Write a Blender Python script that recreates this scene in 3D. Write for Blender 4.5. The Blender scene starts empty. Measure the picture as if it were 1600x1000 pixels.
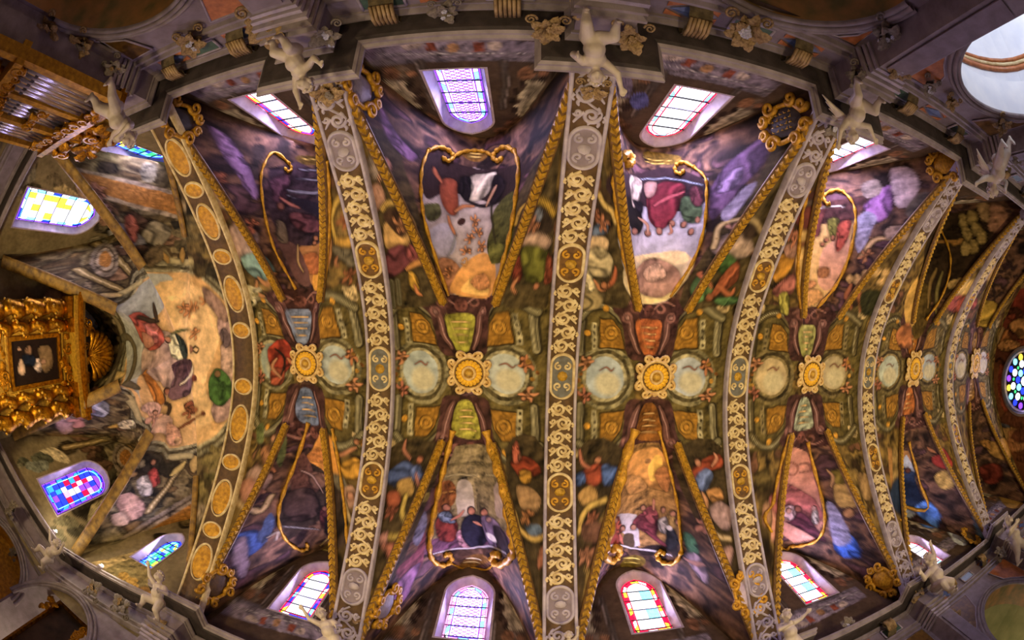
import bpy, bmesh, math, random
import numpy as np
from mathutils import Matrix, Vector
random.seed(7); RNG = np.random.default_rng(7)
scene = bpy.context.scene; COL = scene.collection
# ---------------------------------------------------------------- camera (a fisheye lens pointed at the vault)
CAMP = (-0.949, -1.526, 1.6)
AX = ((0.99938, -0.02994, 0.01847), (-0.03063, -0.99880, 0.03817), (-0.01731, 0.03871, 0.99910))   # right, up, forward
cam = bpy.data.cameras.new('camera'); cam_o = bpy.data.objects.new('camera', cam); COL.objects.link(cam_o)
cam_o.matrix_world = Matrix(((AX[0][0], AX[1][0], -AX[2][0], CAMP[0]), (AX[0][1], AX[1][1], -AX[2][1], CAMP[1]),
                             (AX[0][2], AX[1][2], -AX[2][2], CAMP[2]), (0, 0, 0, 1)))
cam.type = 'PANO'; cam.panorama_type = 'FISHEYE_EQUISOLID'
cam.fisheye_lens = 15.411; cam.fisheye_fov = math.radians(200); cam.sensor_width = 36; cam.sensor_height = 22.5
cam.clip_start = 0.05; cam.clip_end = 200
scene.camera = cam_o
scene.view_settings.view_transform = 'Standard'; scene.view_settings.look = 'None'
scene.view_settings.gamma = 1; scene.view_settings.use_curve_mapping = False
scene.view_settings.exposure = 0.42
wd = bpy.data.worlds.new('world'); scene.world = wd; wd.use_nodes = True
wd.node_tree.nodes['Background'].inputs[0].default_value = (0.62, 0.70, 1.0, 1)
wd.node_tree.nodes['Background'].inputs[1].default_value = 0.15
def light(name, kind, loc, power, color, size=1.0, target=None, spot=None):
    l = bpy.data.lights.new(name, kind); l.energy = power; l.color = color
    if kind == 'AREA': l.shape = 'RECTANGLE'; l.size = size; l.size_y = size if not isinstance(size, tuple) else size[1]
    elif kind in ('POINT', 'SPOT'): l.shadow_soft_size = size
    if spot: l.spot_size = spot; l.spot_blend = 0.8
    o = bpy.data.objects.new(name, l); COL.objects.link(o); o.location = loc
    if target is not None:
        o.rotation_euler = (Vector(target) - Vector(loc)).to_track_quat('-Z', 'Y').to_euler()
    return o
# ---------------------------------------------------------------- dimensions of the church
W = 5.5; H = 10.95; D = 4.68; RISE = 0.6
XA = [-7.826, -3.993, 0.0, 4.235, 9.105, 14.662]; XE = 20.2; XB = XA + [XE]
OA = (-10.4, 0.0)
AP = [(XA[0], -W), (XA[0], W), (-12.8, W), (-16.2, 2.67), (-16.2, -2.67), (-12.8, -W)]
SECT = []                                                # vault cells: centre, corner, corner, bay, side, rise
for i in range(6):
    a, b = XB[i], XB[i + 1]; c = [(a, -W), (b, -W), (b, W), (a, W)]
    for k in range(4): SECT.append((((a + b) / 2, 0.0), c[k], c[(k + 1) % 4], i, k, RISE if k in (0, 2) else 0))
for k in range(6): SECT.append((OA, AP[k], AP[(k + 1) % 6], -1, k, RISE if k else 0))
WARM = (1.0, 0.76, 0.38); DAY = (0.66, 0.58, 1.0)
# uplighters that stand on the floor of the nave, and daylight from the windows
for x, e in ((-5.9, 800), (-2.0, 820), (2.1, 820), (6.6, 840), (11.8, 900), (17.0, 800)):
    light('nave_uplight', 'SPOT', (x, 0.4, 1.2), e, WARM, 0.35, (x, 0.3, 9), math.radians(142 if x < -5 else 122))
light('apse_uplight', 'SPOT', (-11.2, 0.3, 2.0), 800, WARM, 0.35, (-11.4, 0.2, 9), math.radians(150))
# ---------------------------------------------------------------- helpers
def lin(c):
    if isinstance(c, str): c = [int(c[k:k + 2], 16) / 255 for k in (0, 2, 4)]
    c = np.asarray(c, float); return np.where(c <= 0.04045, c / 12.92, ((c + 0.055) / 1.055) ** 2.4)
def mesh(name, V, F, smooth=True):
    me = bpy.data.meshes.new(name); V = np.asarray(V, np.float32)
    if isinstance(F, np.ndarray) and F.ndim == 2:
        n, k = F.shape; me.vertices.add(len(V)); me.vertices.foreach_set('co', V.ravel())
        me.loops.add(n * k); me.loops.foreach_set('vertex_index', F.astype(np.int32).ravel())
        me.polygons.add(n); me.polygons.foreach_set('loop_start', np.arange(0, n * k, k, dtype=np.int32))
        me.polygons.foreach_set('loop_total', np.full(n, k, np.int32)); me.update(calc_edges=True)
    else: me.from_pydata(V.tolist(), [], [list(f) for f in F]); me.update()
    if smooth: me.polygons.foreach_set('use_smooth', np.ones(len(me.polygons), bool))
    return me
def obj(name, me, mat, parent=None, loc=None, label=None):
    o = bpy.data.objects.new(name, me); COL.objects.link(o)
    if mat is not None and me is not None and not me.materials: me.materials.append(mat)
    if parent is not None: o.parent = parent
    if loc is not None: o.location = loc
    if label: o['label'] = label
    return o
def empty(name, loc=(0, 0, 0)):
    o = bpy.data.objects.new(name, None); COL.objects.link(o); o.location = loc; return o
def tag(o, label, cat, group=None, kind=None):
    o['label'] = label; o['category'] = cat
    if group: o['group'] = group
    if kind: o['kind'] = kind
    return o
class MB:                                                # collects shapes into one mesh
    def __init__(s): s.V = []; s.F = []; s.n = 0
    def add(s, V, F):
        V = np.asarray(V, float).reshape(-1, 3); s.V.append(V); s.F += [[i + s.n for i in f] for f in F]; s.n += len(V)
    def box(s, lo, hi):
        (a, b, c), (d, e, f) = lo, hi
        s.add([(a, b, c), (d, b, c), (d, e, c), (a, e, c), (a, b, f), (d, b, f), (d, e, f), (a, e, f)],
              [(0, 3, 2, 1), (4, 5, 6, 7), (0, 1, 5, 4), (1, 2, 6, 5), (2, 3, 7, 6), (3, 0, 4, 7)])
    def tube(s, P, r, n=6, cap=True):
        P = np.asarray(P, float); m = len(P); r = np.broadcast_to(np.asarray(r, float), (m,))
        T = np.gradient(P, axis=0); T /= np.linalg.norm(T, axis=1, keepdims=True) + 1e-9
        up = np.array([0, 0, 1.0]) if abs(T[:, 2]).mean() < 0.85 else np.array([1.0, 0, 0])
        V = []
        for i in range(m):
            a = np.cross(T[i], up); a /= np.linalg.norm(a) + 1e-9; b = np.cross(a, T[i])
            for k in range(n):
                t = 2 * math.pi * k / n; V.append(P[i] + r[i] * (math.cos(t) * a + math.sin(t) * b))
        F = [(i * n + k, i * n + (k + 1) % n, (i + 1) * n + (k + 1) % n, (i + 1) * n + k) for i in range(m - 1) for k in range(n)]
        if cap: F += [tuple(range(n))[::-1], tuple((m - 1) * n + k for k in range(n))]
        s.add(V, F)
    def ball(s, c, r, nu=8, nv=6, M=None):
        V = []; r = np.broadcast_to(np.asarray(r, float), (3,))
        for j in range(nv + 1):
            p = math.pi * j / nv
            for i in range(nu):
                t = 2 * math.pi * i / nu; V.append((math.sin(p) * math.cos(t), math.sin(p) * math.sin(t), math.cos(p)))
        V = np.array(V) * r
        if M is not None: V = V @ np.asarray(M).T
        s.add(V + np.asarray(c), [(j * nu + i, (j + 1) * nu + i, (j + 1) * nu + (i + 1) % nu, j * nu + (i + 1) % nu) for j in range(nv) for i in range(nu)])
    def grid(s, G, closed=False):                        # G: rows x cols x 3
        G = np.asarray(G, float); a, b = G.shape[:2]
        s.add(G.reshape(-1, 3), [(i * b + j, i * b + (j + 1) % b, (i + 1) * b + (j + 1) % b, (i + 1) * b + j) for i in range(a - 1) for j in range(b if closed else b - 1)])
    def lathe(s, prof, n=16, M=None, c=(0, 0, 0)):       # prof: (r, h) about local z
        G = np.array([[(r * math.cos(2 * math.pi * k / n), r * math.sin(2 * math.pi * k / n), h) for k in range(n)] for r, h in prof])
        if M is not None: G = G @ np.asarray(M).T
        s.grid(G + np.asarray(c), True)
    def build(s, name, mat, parent=None, smooth=True, loc=None, label=None):
        return obj(name, mesh(name, np.concatenate(s.V), s.F, smooth), mat, parent, loc, label)
def smoothpts(P, n=5, closed=True):                      # Catmull-Rom
    P = np.asarray(P, float); m = len(P)
    if m < 3: return P
    out = []
    for i in range(m if closed else m - 1):
        if closed: a, b, c, d = P[i - 1], P[i], P[(i + 1) % m], P[(i + 2) % m]
        else: a, b, c, d = P[max(i - 1, 0)], P[i], P[i + 1], P[min(i + 2, m - 1)]
        t = np.arange(n)[:, None] / n
        out.append(0.5 * ((2 * b) + (c - a) * t + (2 * a - 5 * b + 4 * c - d) * t ** 2 + (3 * b - a - 3 * c + d) * t ** 3))
    if not closed: out.append(P[-1:])
    return np.concatenate(out)
# ---------------------------------------------------------------- materials
def nodes(name):
    m = bpy.data.materials.new(name); m.use_nodes = True; return m, m.node_tree.nodes, m.node_tree.links, m.node_tree.nodes['Principled BSDF']
def mat(name, c1, c2=None, rough=0.6, metal=0.0, scale=6.0, bump=0.0, bscale=30.0, detail=4.0, spec=0.5):
    m, N, L, B = nodes(name); a = lin(c1); b = lin(c2 if c2 else c1)
    tc = N.new('ShaderNodeTexCoord'); nz = N.new('ShaderNodeTexNoise'); nz.inputs['Scale'].default_value = scale; nz.inputs['Detail'].default_value = detail
    L.new(tc.outputs['Object'], nz.inputs['Vector'])
    rp = N.new('ShaderNodeValToRGB'); rp.color_ramp.elements[0].position = 0.32; rp.color_ramp.elements[1].position = 0.68
    rp.color_ramp.elements[0].color = (*a, 1); rp.color_ramp.elements[1].color = (*b, 1)
    L.new(nz.outputs[0], rp.inputs[0]); L.new(rp.outputs[0], B.inputs['Base Color'])
    B.inputs['Roughness'].default_value = rough; B.inputs['Metallic'].default_value = metal; B.inputs['Specular IOR Level'].default_value = spec
    if bump:
        n2 = N.new('ShaderNodeTexNoise'); n2.inputs['Scale'].default_value = bscale; n2.inputs['Detail'].default_value = 3
        L.new(tc.outputs['Object'], n2.inputs['Vector'])
        bp = N.new('ShaderNodeBump'); bp.inputs['Strength'].default_value = bump; bp.inputs['Distance'].default_value = 0.03
        L.new(n2.outputs[0], bp.inputs['Height']); L.new(bp.outputs[0], B.inputs['Normal'])
    return m
def fresco_mat():
    m, N, L, B = nodes('fresco')
    at = N.new('ShaderNodeAttribute'); at.attribute_name = 'Col'
    tc = N.new('ShaderNodeTexCoord')
    n1 = N.new('ShaderNodeTexNoise'); n1.inputs['Scale'].default_value = 7; n1.inputs['Detail'].default_value = 3; n1.inputs['Roughness'].default_value = 0.5
    L.new(tc.outputs['Object'], n1.inputs['Vector'])
    mr = N.new('ShaderNodeMapRange'); mr.inputs[1].default_value = 0.3; mr.inputs[2].default_value = 0.7; mr.inputs[3].default_value = 0.82; mr.inputs[4].default_value = 1.18
    L.new(n1.outputs[0], mr.inputs[0])
    mx = N.new('ShaderNodeVectorMath'); mx.operation = 'SCALE'; L.new(at.outputs['Color'], mx.inputs[0]); L.new(mr.outputs[0], mx.inputs['Scale'])
    L.new(mx.outputs[0], B.inputs['Base Color']); B.inputs['Roughness'].default_value = 0.75; B.inputs['Specular IOR Level'].default_value = 0.12
    n2 = N.new('ShaderNodeTexNoise'); n2.inputs['Scale'].default_value = 14; n2.inputs['Detail'].default_value = 4; L.new(tc.outputs['Object'], n2.inputs['Vector'])
    bp = N.new('ShaderNodeBump'); bp.inputs['Strength'].default_value = 0.12; bp.inputs['Distance'].default_value = 0.03
    L.new(n2.outputs[0], bp.inputs['Height']); L.new(bp.outputs[0], B.inputs['Normal'])
    return m
def glass_mat(name, c, e=3.0):                           # stained glass lit by the daylight behind it
    m, N, L, B = nodes(name); a = lin(c)
    tc = N.new('ShaderNodeTexCoord'); nz = N.new('ShaderNodeTexNoise'); nz.inputs['Scale'].default_value = 22; nz.inputs['Detail'].default_value = 2
    L.new(tc.outputs['Object'], nz.inputs['Vector'])
    mr = N.new('ShaderNodeMapRange'); mr.inputs[3].default_value = 0.5 * e; mr.inputs[4].default_value = 1.5 * e; L.new(nz.outputs[0], mr.inputs[0])
    B.inputs['Base Color'].default_value = (*(a * 0.5), 1); B.inputs['Roughness'].default_value = 0.2
    B.inputs['Emission Color'].default_value = (*a, 1); L.new(mr.outputs[0], B.inputs['Emission Strength'])
    return m
M = dict(
    fresco=fresco_mat(),
    gold=mat('gold_leaf', 'd2a436', '94701c', 0.45, 0.25, 12, 0.5, 40),
    brightgold=mat('gilding', 'd89a1e', '7d4a08', 0.28, 0.9, 9, 0.5, 30),
    ochre=mat('gold_paint', 'd9a32c', 'a06f18', 0.5, 0.25, 10, 0.3, 30),
    cream=mat('cream_stucco', 'e2cfa4', 'b79c6c', 0.6, 0, 7, 0.2, 30),
    lilac=mat('lilac_stucco', 'b9adba', '958a9c', 0.6, 0, 5, 0.2, 30),
    brown=mat('brown_ground', '664b2a', '48331a', 0.7, 0, 8, 0.3, 40),
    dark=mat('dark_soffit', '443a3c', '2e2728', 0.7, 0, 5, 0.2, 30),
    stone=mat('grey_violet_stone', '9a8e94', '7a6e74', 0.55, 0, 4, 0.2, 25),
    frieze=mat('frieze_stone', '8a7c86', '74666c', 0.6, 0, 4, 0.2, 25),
    statue=mat('statue_stucco', 'cdbfb4', 'a5968f', 0.5, 0, 4, 0.1, 20),
    leafgrey=mat('stucco_leaf', '8f8378', '5f554e', 0.6, 0, 5, 0.4, 30),
    leaftan=mat('tan_stucco_leaf', 'b89a6c', '6e5434', 0.55, 0.1, 6, 0.4, 30),
    leafblue=mat('pale_stucco_flower', 'cfcad6', '8f93a8', 0.5, 0, 6, 0.2, 30),
    bracket=mat('brown_bracket', '7a6a4c', '4e422e', 0.7, 0, 10, 0.6, 50),
    orange=mat('orange_marble', 'c47a4a', '9a5a36', 0.4, 0, 8),
    blue=mat('blue_marble', '6474a4', '4c5a88', 0.4, 0, 8),
    green=mat('green_marble', '55705e', '3e5448', 0.4, 0, 8),
    wood=mat('dark_wood', '3a2417', '20130c', 0.4, 0, 5, 0.2, 20),
    pipe=mat('organ_pipe_tin', 'd8d4dc', 'a8a0a8', 0.22, 0.9, 3),
    plaster=mat('white_plaster', 'e8eaf2', 'd8dcea', 0.8, 0, 2),
    lead=mat('lead_came', '15152a', '0c0c18', 0.5),
    floor=mat('stone_floor', 'a89880', '8c7c68', 0.5, 0, 2),
    jamb=mat('painted_jamb', 'c4b2c0', 'a08fa4', 0.6, 0, 4),
    bossgold=mat('bright_gold_paint', 'f6c422', 'd09810', 0.45, 0.1, 14, 0.4, 40),
    ring=mat('rosy_ring', '7d5a24', '553a14', 0.5, 0.1, 8),
)
G = {k: glass_mat('glass_' + k, c, e) for k, c, e in (
    ('white', 'f2f4ff', 2.4), ('cyan', '6fd8ff', 2.6), ('blue', '2338ff', 1.7), ('sky', '2f8cff', 1.8), ('violet', '7a3cff', 1.9),
    ('red', 'ff1240', 1.6), ('pink', 'ff8ad8', 2.2), ('yellow', 'ffd838', 2.4), ('green', '38d070', 1.6), ('lilac', 'c8b8ff', 3.4))}

# ---------------------------------------------------------------- placed details
ROSE = (.65, 8.85, 1.26)
M['soffitpaint'] = mat('painted_soffit', '6a6038', 'a87848', .6, 0, 3)
M['chapelbrown'] = mat('chapel_paint', '5a4632', '7c6040', .7, 0, 2)
M['chapelgreen'] = mat('chapel_green_paint', '8a8a5a', 'a8a070', .7, 0, 2)
M['canvas'] = mat('dark_oil_canvas', '1c1210', '4a382c', .35, 0, 2.5, detail=5)
M['bulb'] = glass_mat('bulb', 'fff8e8', 12)
M['bosscream'] = mat('warm_cream_gilding', 'e6c887', 'b98f48', .5, .1, 9, .3, 30)
M['bluegrey'] = mat('blue_grey_ground', '6a6c70', '524c44', .6, 0, 8)
M['aprib'] = mat('gilt_brown_rib', 'a07c34', '5e4420', .55, .1, 5, .4, 25)
CLUST = [
    (-7.48, -5.38, 3.41, -1, 0.46, 'leaftan', 'leaftan', 'tan leaf spray above the organ near the upper left corner'),
    (-7.43, -5.38, 4.20, -1, 0.43, 'leaftan', 'leafgrey', 'brown leaf spray between the organ and the upper left chapel arch'),
    (-8.14, -5.20, 4.16, -1, 0.36, 'leafgrey', 'leafblue', 'small lilac flower spray touching the organ pipes'),
    (-7.24, -5.20, 5.06, -1, 0.38, 'leafgrey', 'leaftan', 'dark leaf spray beside the putto at the organ'),
    (-5.84, -5.40, 5.62, -1, 0.46, 'leaftan', 'leafblue', 'leaf cluster with white blossoms on the upper frieze, leftmost'),
    (-4.25, -5.20, 5.57, -1, 0.62, 'leaftan', 'leaftan', 'large tan acanthus cluster above the twisting putto'),
    (-3.51, -5.00, 5.97, -1, 0.38, 'leafgrey', 'leafblue', 'pale flower drop on the flank of the first upper cornice block'),
    (-1.99, -5.30, 6.16, -1, 0.31, 'leafgrey', 'leafblue', 'small bluish shell ornament above the lattice window'),
    (-0.70, -4.95, 6.15, -1, 0.38, 'leaftan', 'leaftan', 'tan leaf drop on the altar side of the middle putto'),
    (-0.17, -5.20, 5.90, -1, 0.53, 'leaftan', 'leaftan', 'large golden acanthus spray above the middle putto'),
    (0.33, -4.95, 6.11, -1, 0.38, 'leaftan', 'leaftan', 'tan leaf drop on the entrance side of the middle putto'),
    (1.85, -5.25, 5.80, -1, 0.50, 'leaftan', 'leafblue', 'orange and pale flower cluster above the third upper window'),
    (3.90, -5.15, 5.72, -1, 0.43, 'leafgrey', 'leafgrey', 'dark leaf drop beside the winged putto'),
    (3.81, -5.40, 4.76, -1, 0.48, 'leafgrey', 'leafblue', 'mixed flower cluster next to the white chapel arch'),
    (4.29, -5.15, 5.04, -1, 0.41, 'leaftan', 'leafblue', 'white blossom cluster above the winged putto'),
    (5.51, -5.40, 5.26, -1, 0.36, 'leafgrey', 'leafblue', 'pale flower bunch on the cornice under the white arch'),
    (6.38, -5.40, 5.28, -1, 0.34, 'leaftan', 'leaftan', 'tan leaf tuft under the white arch'),
    (7.96, -5.40, 4.74, -1, 0.43, 'leaftan', 'leafgrey', 'brown leaf spray at the upper right edge'),
    (9.22, -5.15, 4.91, -1, 0.43, 'leafgrey', 'leafblue', 'pale flower spray at the right edge below the white arch'),
    (-13.82, 4.00, 4.89, 1, 0.50, 'leafgrey', 'leafgrey', 'dark leaf wreath at the lower left edge'),
    (-13.71, 5.10, 4.28, 1, 0.38, 'leafgrey', 'leafgrey', 'dark flower tuft beside the glowing lower left arch'),
    (-10.43, 5.20, 5.56, 1, 0.50, 'leafgrey', 'leaftan', 'grey-brown flower cluster above the framed painting'),
    (-9.30, 5.20, 5.73, 1, 0.50, 'leafgrey', 'leaftan', 'flower cluster between the framed painting and the standing putto'),
    (-7.92, 5.10, 5.69, 1, 0.43, 'leaftan', 'leaftan', 'brown acanthus under the standing putto'),
    (0.11, 4.75, 8.12, 1, 0.50, 'leaftan', 'leafgrey', 'gold leaf crown at the lower foot of the middle arch'),
    (6.48, 5.20, 6.66, 1, 0.41, 'leafgrey', 'leafblue', 'dark flower with pale centre on the lower cornice right'),
    (8.90, 5.00, 6.43, 1, 0.46, 'leaftan', 'leafgrey', 'leaf cluster behind the climbing putto'),
    (9.46, 5.40, 4.87, 1, 0.50, 'leaftan', 'leaftan', 'tan garland on the lower right frieze'),
    (9.56, 5.40, 4.10, 1, 0.43, 'leaftan', 'leaftan', 'tan rosette garland at the lower edge, near the right chapel'),
    (13.56, 5.15, 5.55, 1, 0.48, 'leafgrey', 'leafgrey', 'dark leaf cluster far right on the lower cornice'),
    (0.01, -4.72, 7.33, -1, 0.36, 'leaftan', 'leaftan', 'gilded mask ornament at the upper foot of the middle arch'),
    (-3.90, -4.72, 7.10, -1, 0.41, 'leaftan', 'leafgrey', 'leaf tuft where the first upper putto rests on the arch'),
    (4.08, -4.72, 6.81, -1, 0.41, 'leafgrey', 'leafblue', 'pale leaf tuft at the upper foot of the third arch'),
    (-3.85, 4.60, 7.79, 1, 0.41, 'leaftan', 'leaftan', 'tan leaf tuft at the lower foot of the second arch'),
]
CARTS = [
    ((-3.64, -4.96, 7.64), (0.98, -0.04, -0.22), 0.75, 'gilded cartouche with grey shield beside the lattice window', 'stone', None),
    ((3.81, -4.99, 7.87), (-0.97, -0.05, -0.24), 0.85, 'gilded cartouche with dark lettered shield left of the fourth upper window', 'dark', 5),
    ((8.82, -5.19, 7.23), (-0.97, -0.05, -0.25), 0.75, 'bright gold cartouche at the upper right, above the narrow arch', 'ochre', None),
    ((-7.55, -4.93, 7.32), (0.98, -0.04, -0.20), 0.75, 'gilded cartouche with dark shield beside the organ', 'dark', None),
    ((-7.48, 4.78, 7.66), (0.98, 0.04, -0.21), 0.80, 'gilded cartouche with brown shield at the lower foot of the apse arch', 'brown', None),
    ((-3.46, 4.55, 8.35), (0.97, 0.04, -0.24), 0.75, 'gilded cartouche with grey shield at the lower foot of the second arch', 'stone', None),
    ((3.97, 4.27, 8.05), (0.00, -0.80, -0.60), 0.70, 'gilded cartouche with pale shield at the lower foot of the third arch', 'jamb', None),
    ((8.70, 5.10, 7.63), (-0.96, 0.05, -0.26), 0.80, 'gilded cartouche with olive shield beside the climbing putto', 'ochre', None),
    ((14.12, 5.35, 7.40), (0.00, -1.00, -0.20), 0.70, 'gilded cartouche with brown shield at the lower right', 'brown', None),
]
FLOODS = [
    ((-13.21, 4.75, 5.99), 'small white floodlight on the apse cornice, lower left'),
    ((-10.83, 4.95, 6.22), 'small white floodlight on the cornice under the small blue window'),
    ((-15.74, -5.00, 6.13), 'small white floodlight at the left edge above the altar window'),
]
PUT = [
    ((-6.78, -4.42, 4.65), (-6.86, -3.95, 5.65), -1, 2, 'pale stucco putto beside the organ pipes', 0),
    ((-4.01, -4.80, 5.48), (-3.53, -4.20, 5.98), -1, 1, 'white stucco putto twisting on the cornice above the first upper window', 0),
    ((-0.21, -4.80, 5.48), (-0.20, -4.20, 6.17), -1, 0, 'white stucco putto with raised arm at the top of the middle arch', 0),
    ((3.69, -4.80, 5.42), (3.84, -4.20, 6.18), -1, 1, 'winged stucco putto with lifted legs beside the fourth upper window', 1),
    ((7.72, -4.80, 4.55), (7.98, -4.20, 5.62), -1, 2, 'pale putto at the upper right corner cornice', 1),
    ((-3.81, 4.50, 6.45), (-4.20, 3.95, 7.15), 1, 0, 'curly haired putto at the foot of the second arch, cut by the lower edge', 0),
    ((4.19, 4.55, 5.94), (4.27, 4.00, 6.82), 1, 2, 'stucco putto cut by the lower edge beside the fourth lower window', 0),
    ((0.09, 4.40, 6.81), (0.02, 3.95, 7.25), 1, 1, 'stucco putto at the foot of the middle arch at the lower edge', 0),
    ((9.32, 4.75, 5.29), (8.95, 4.20, 6.68), 1, 1, 'putto climbing the cornice in front of the small fifth lower window', 0),
    ((13.48, 4.75, 4.36), (13.86, 4.25, 5.87), 1, 2, 'putto far right on the lower cornice', 0),
    ((-7.81, 4.65, 5.57), (-7.91, 4.10, 6.52), 1, 0, 'standing stucco putto at the lower foot of the apse arch', 0),
    ((-12.15, 4.85, 4.62), (-11.80, 4.40, 5.60), 1, 1, 'seated putto on the apse corner of the cornice above the framed painting', 0),
]

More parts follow.
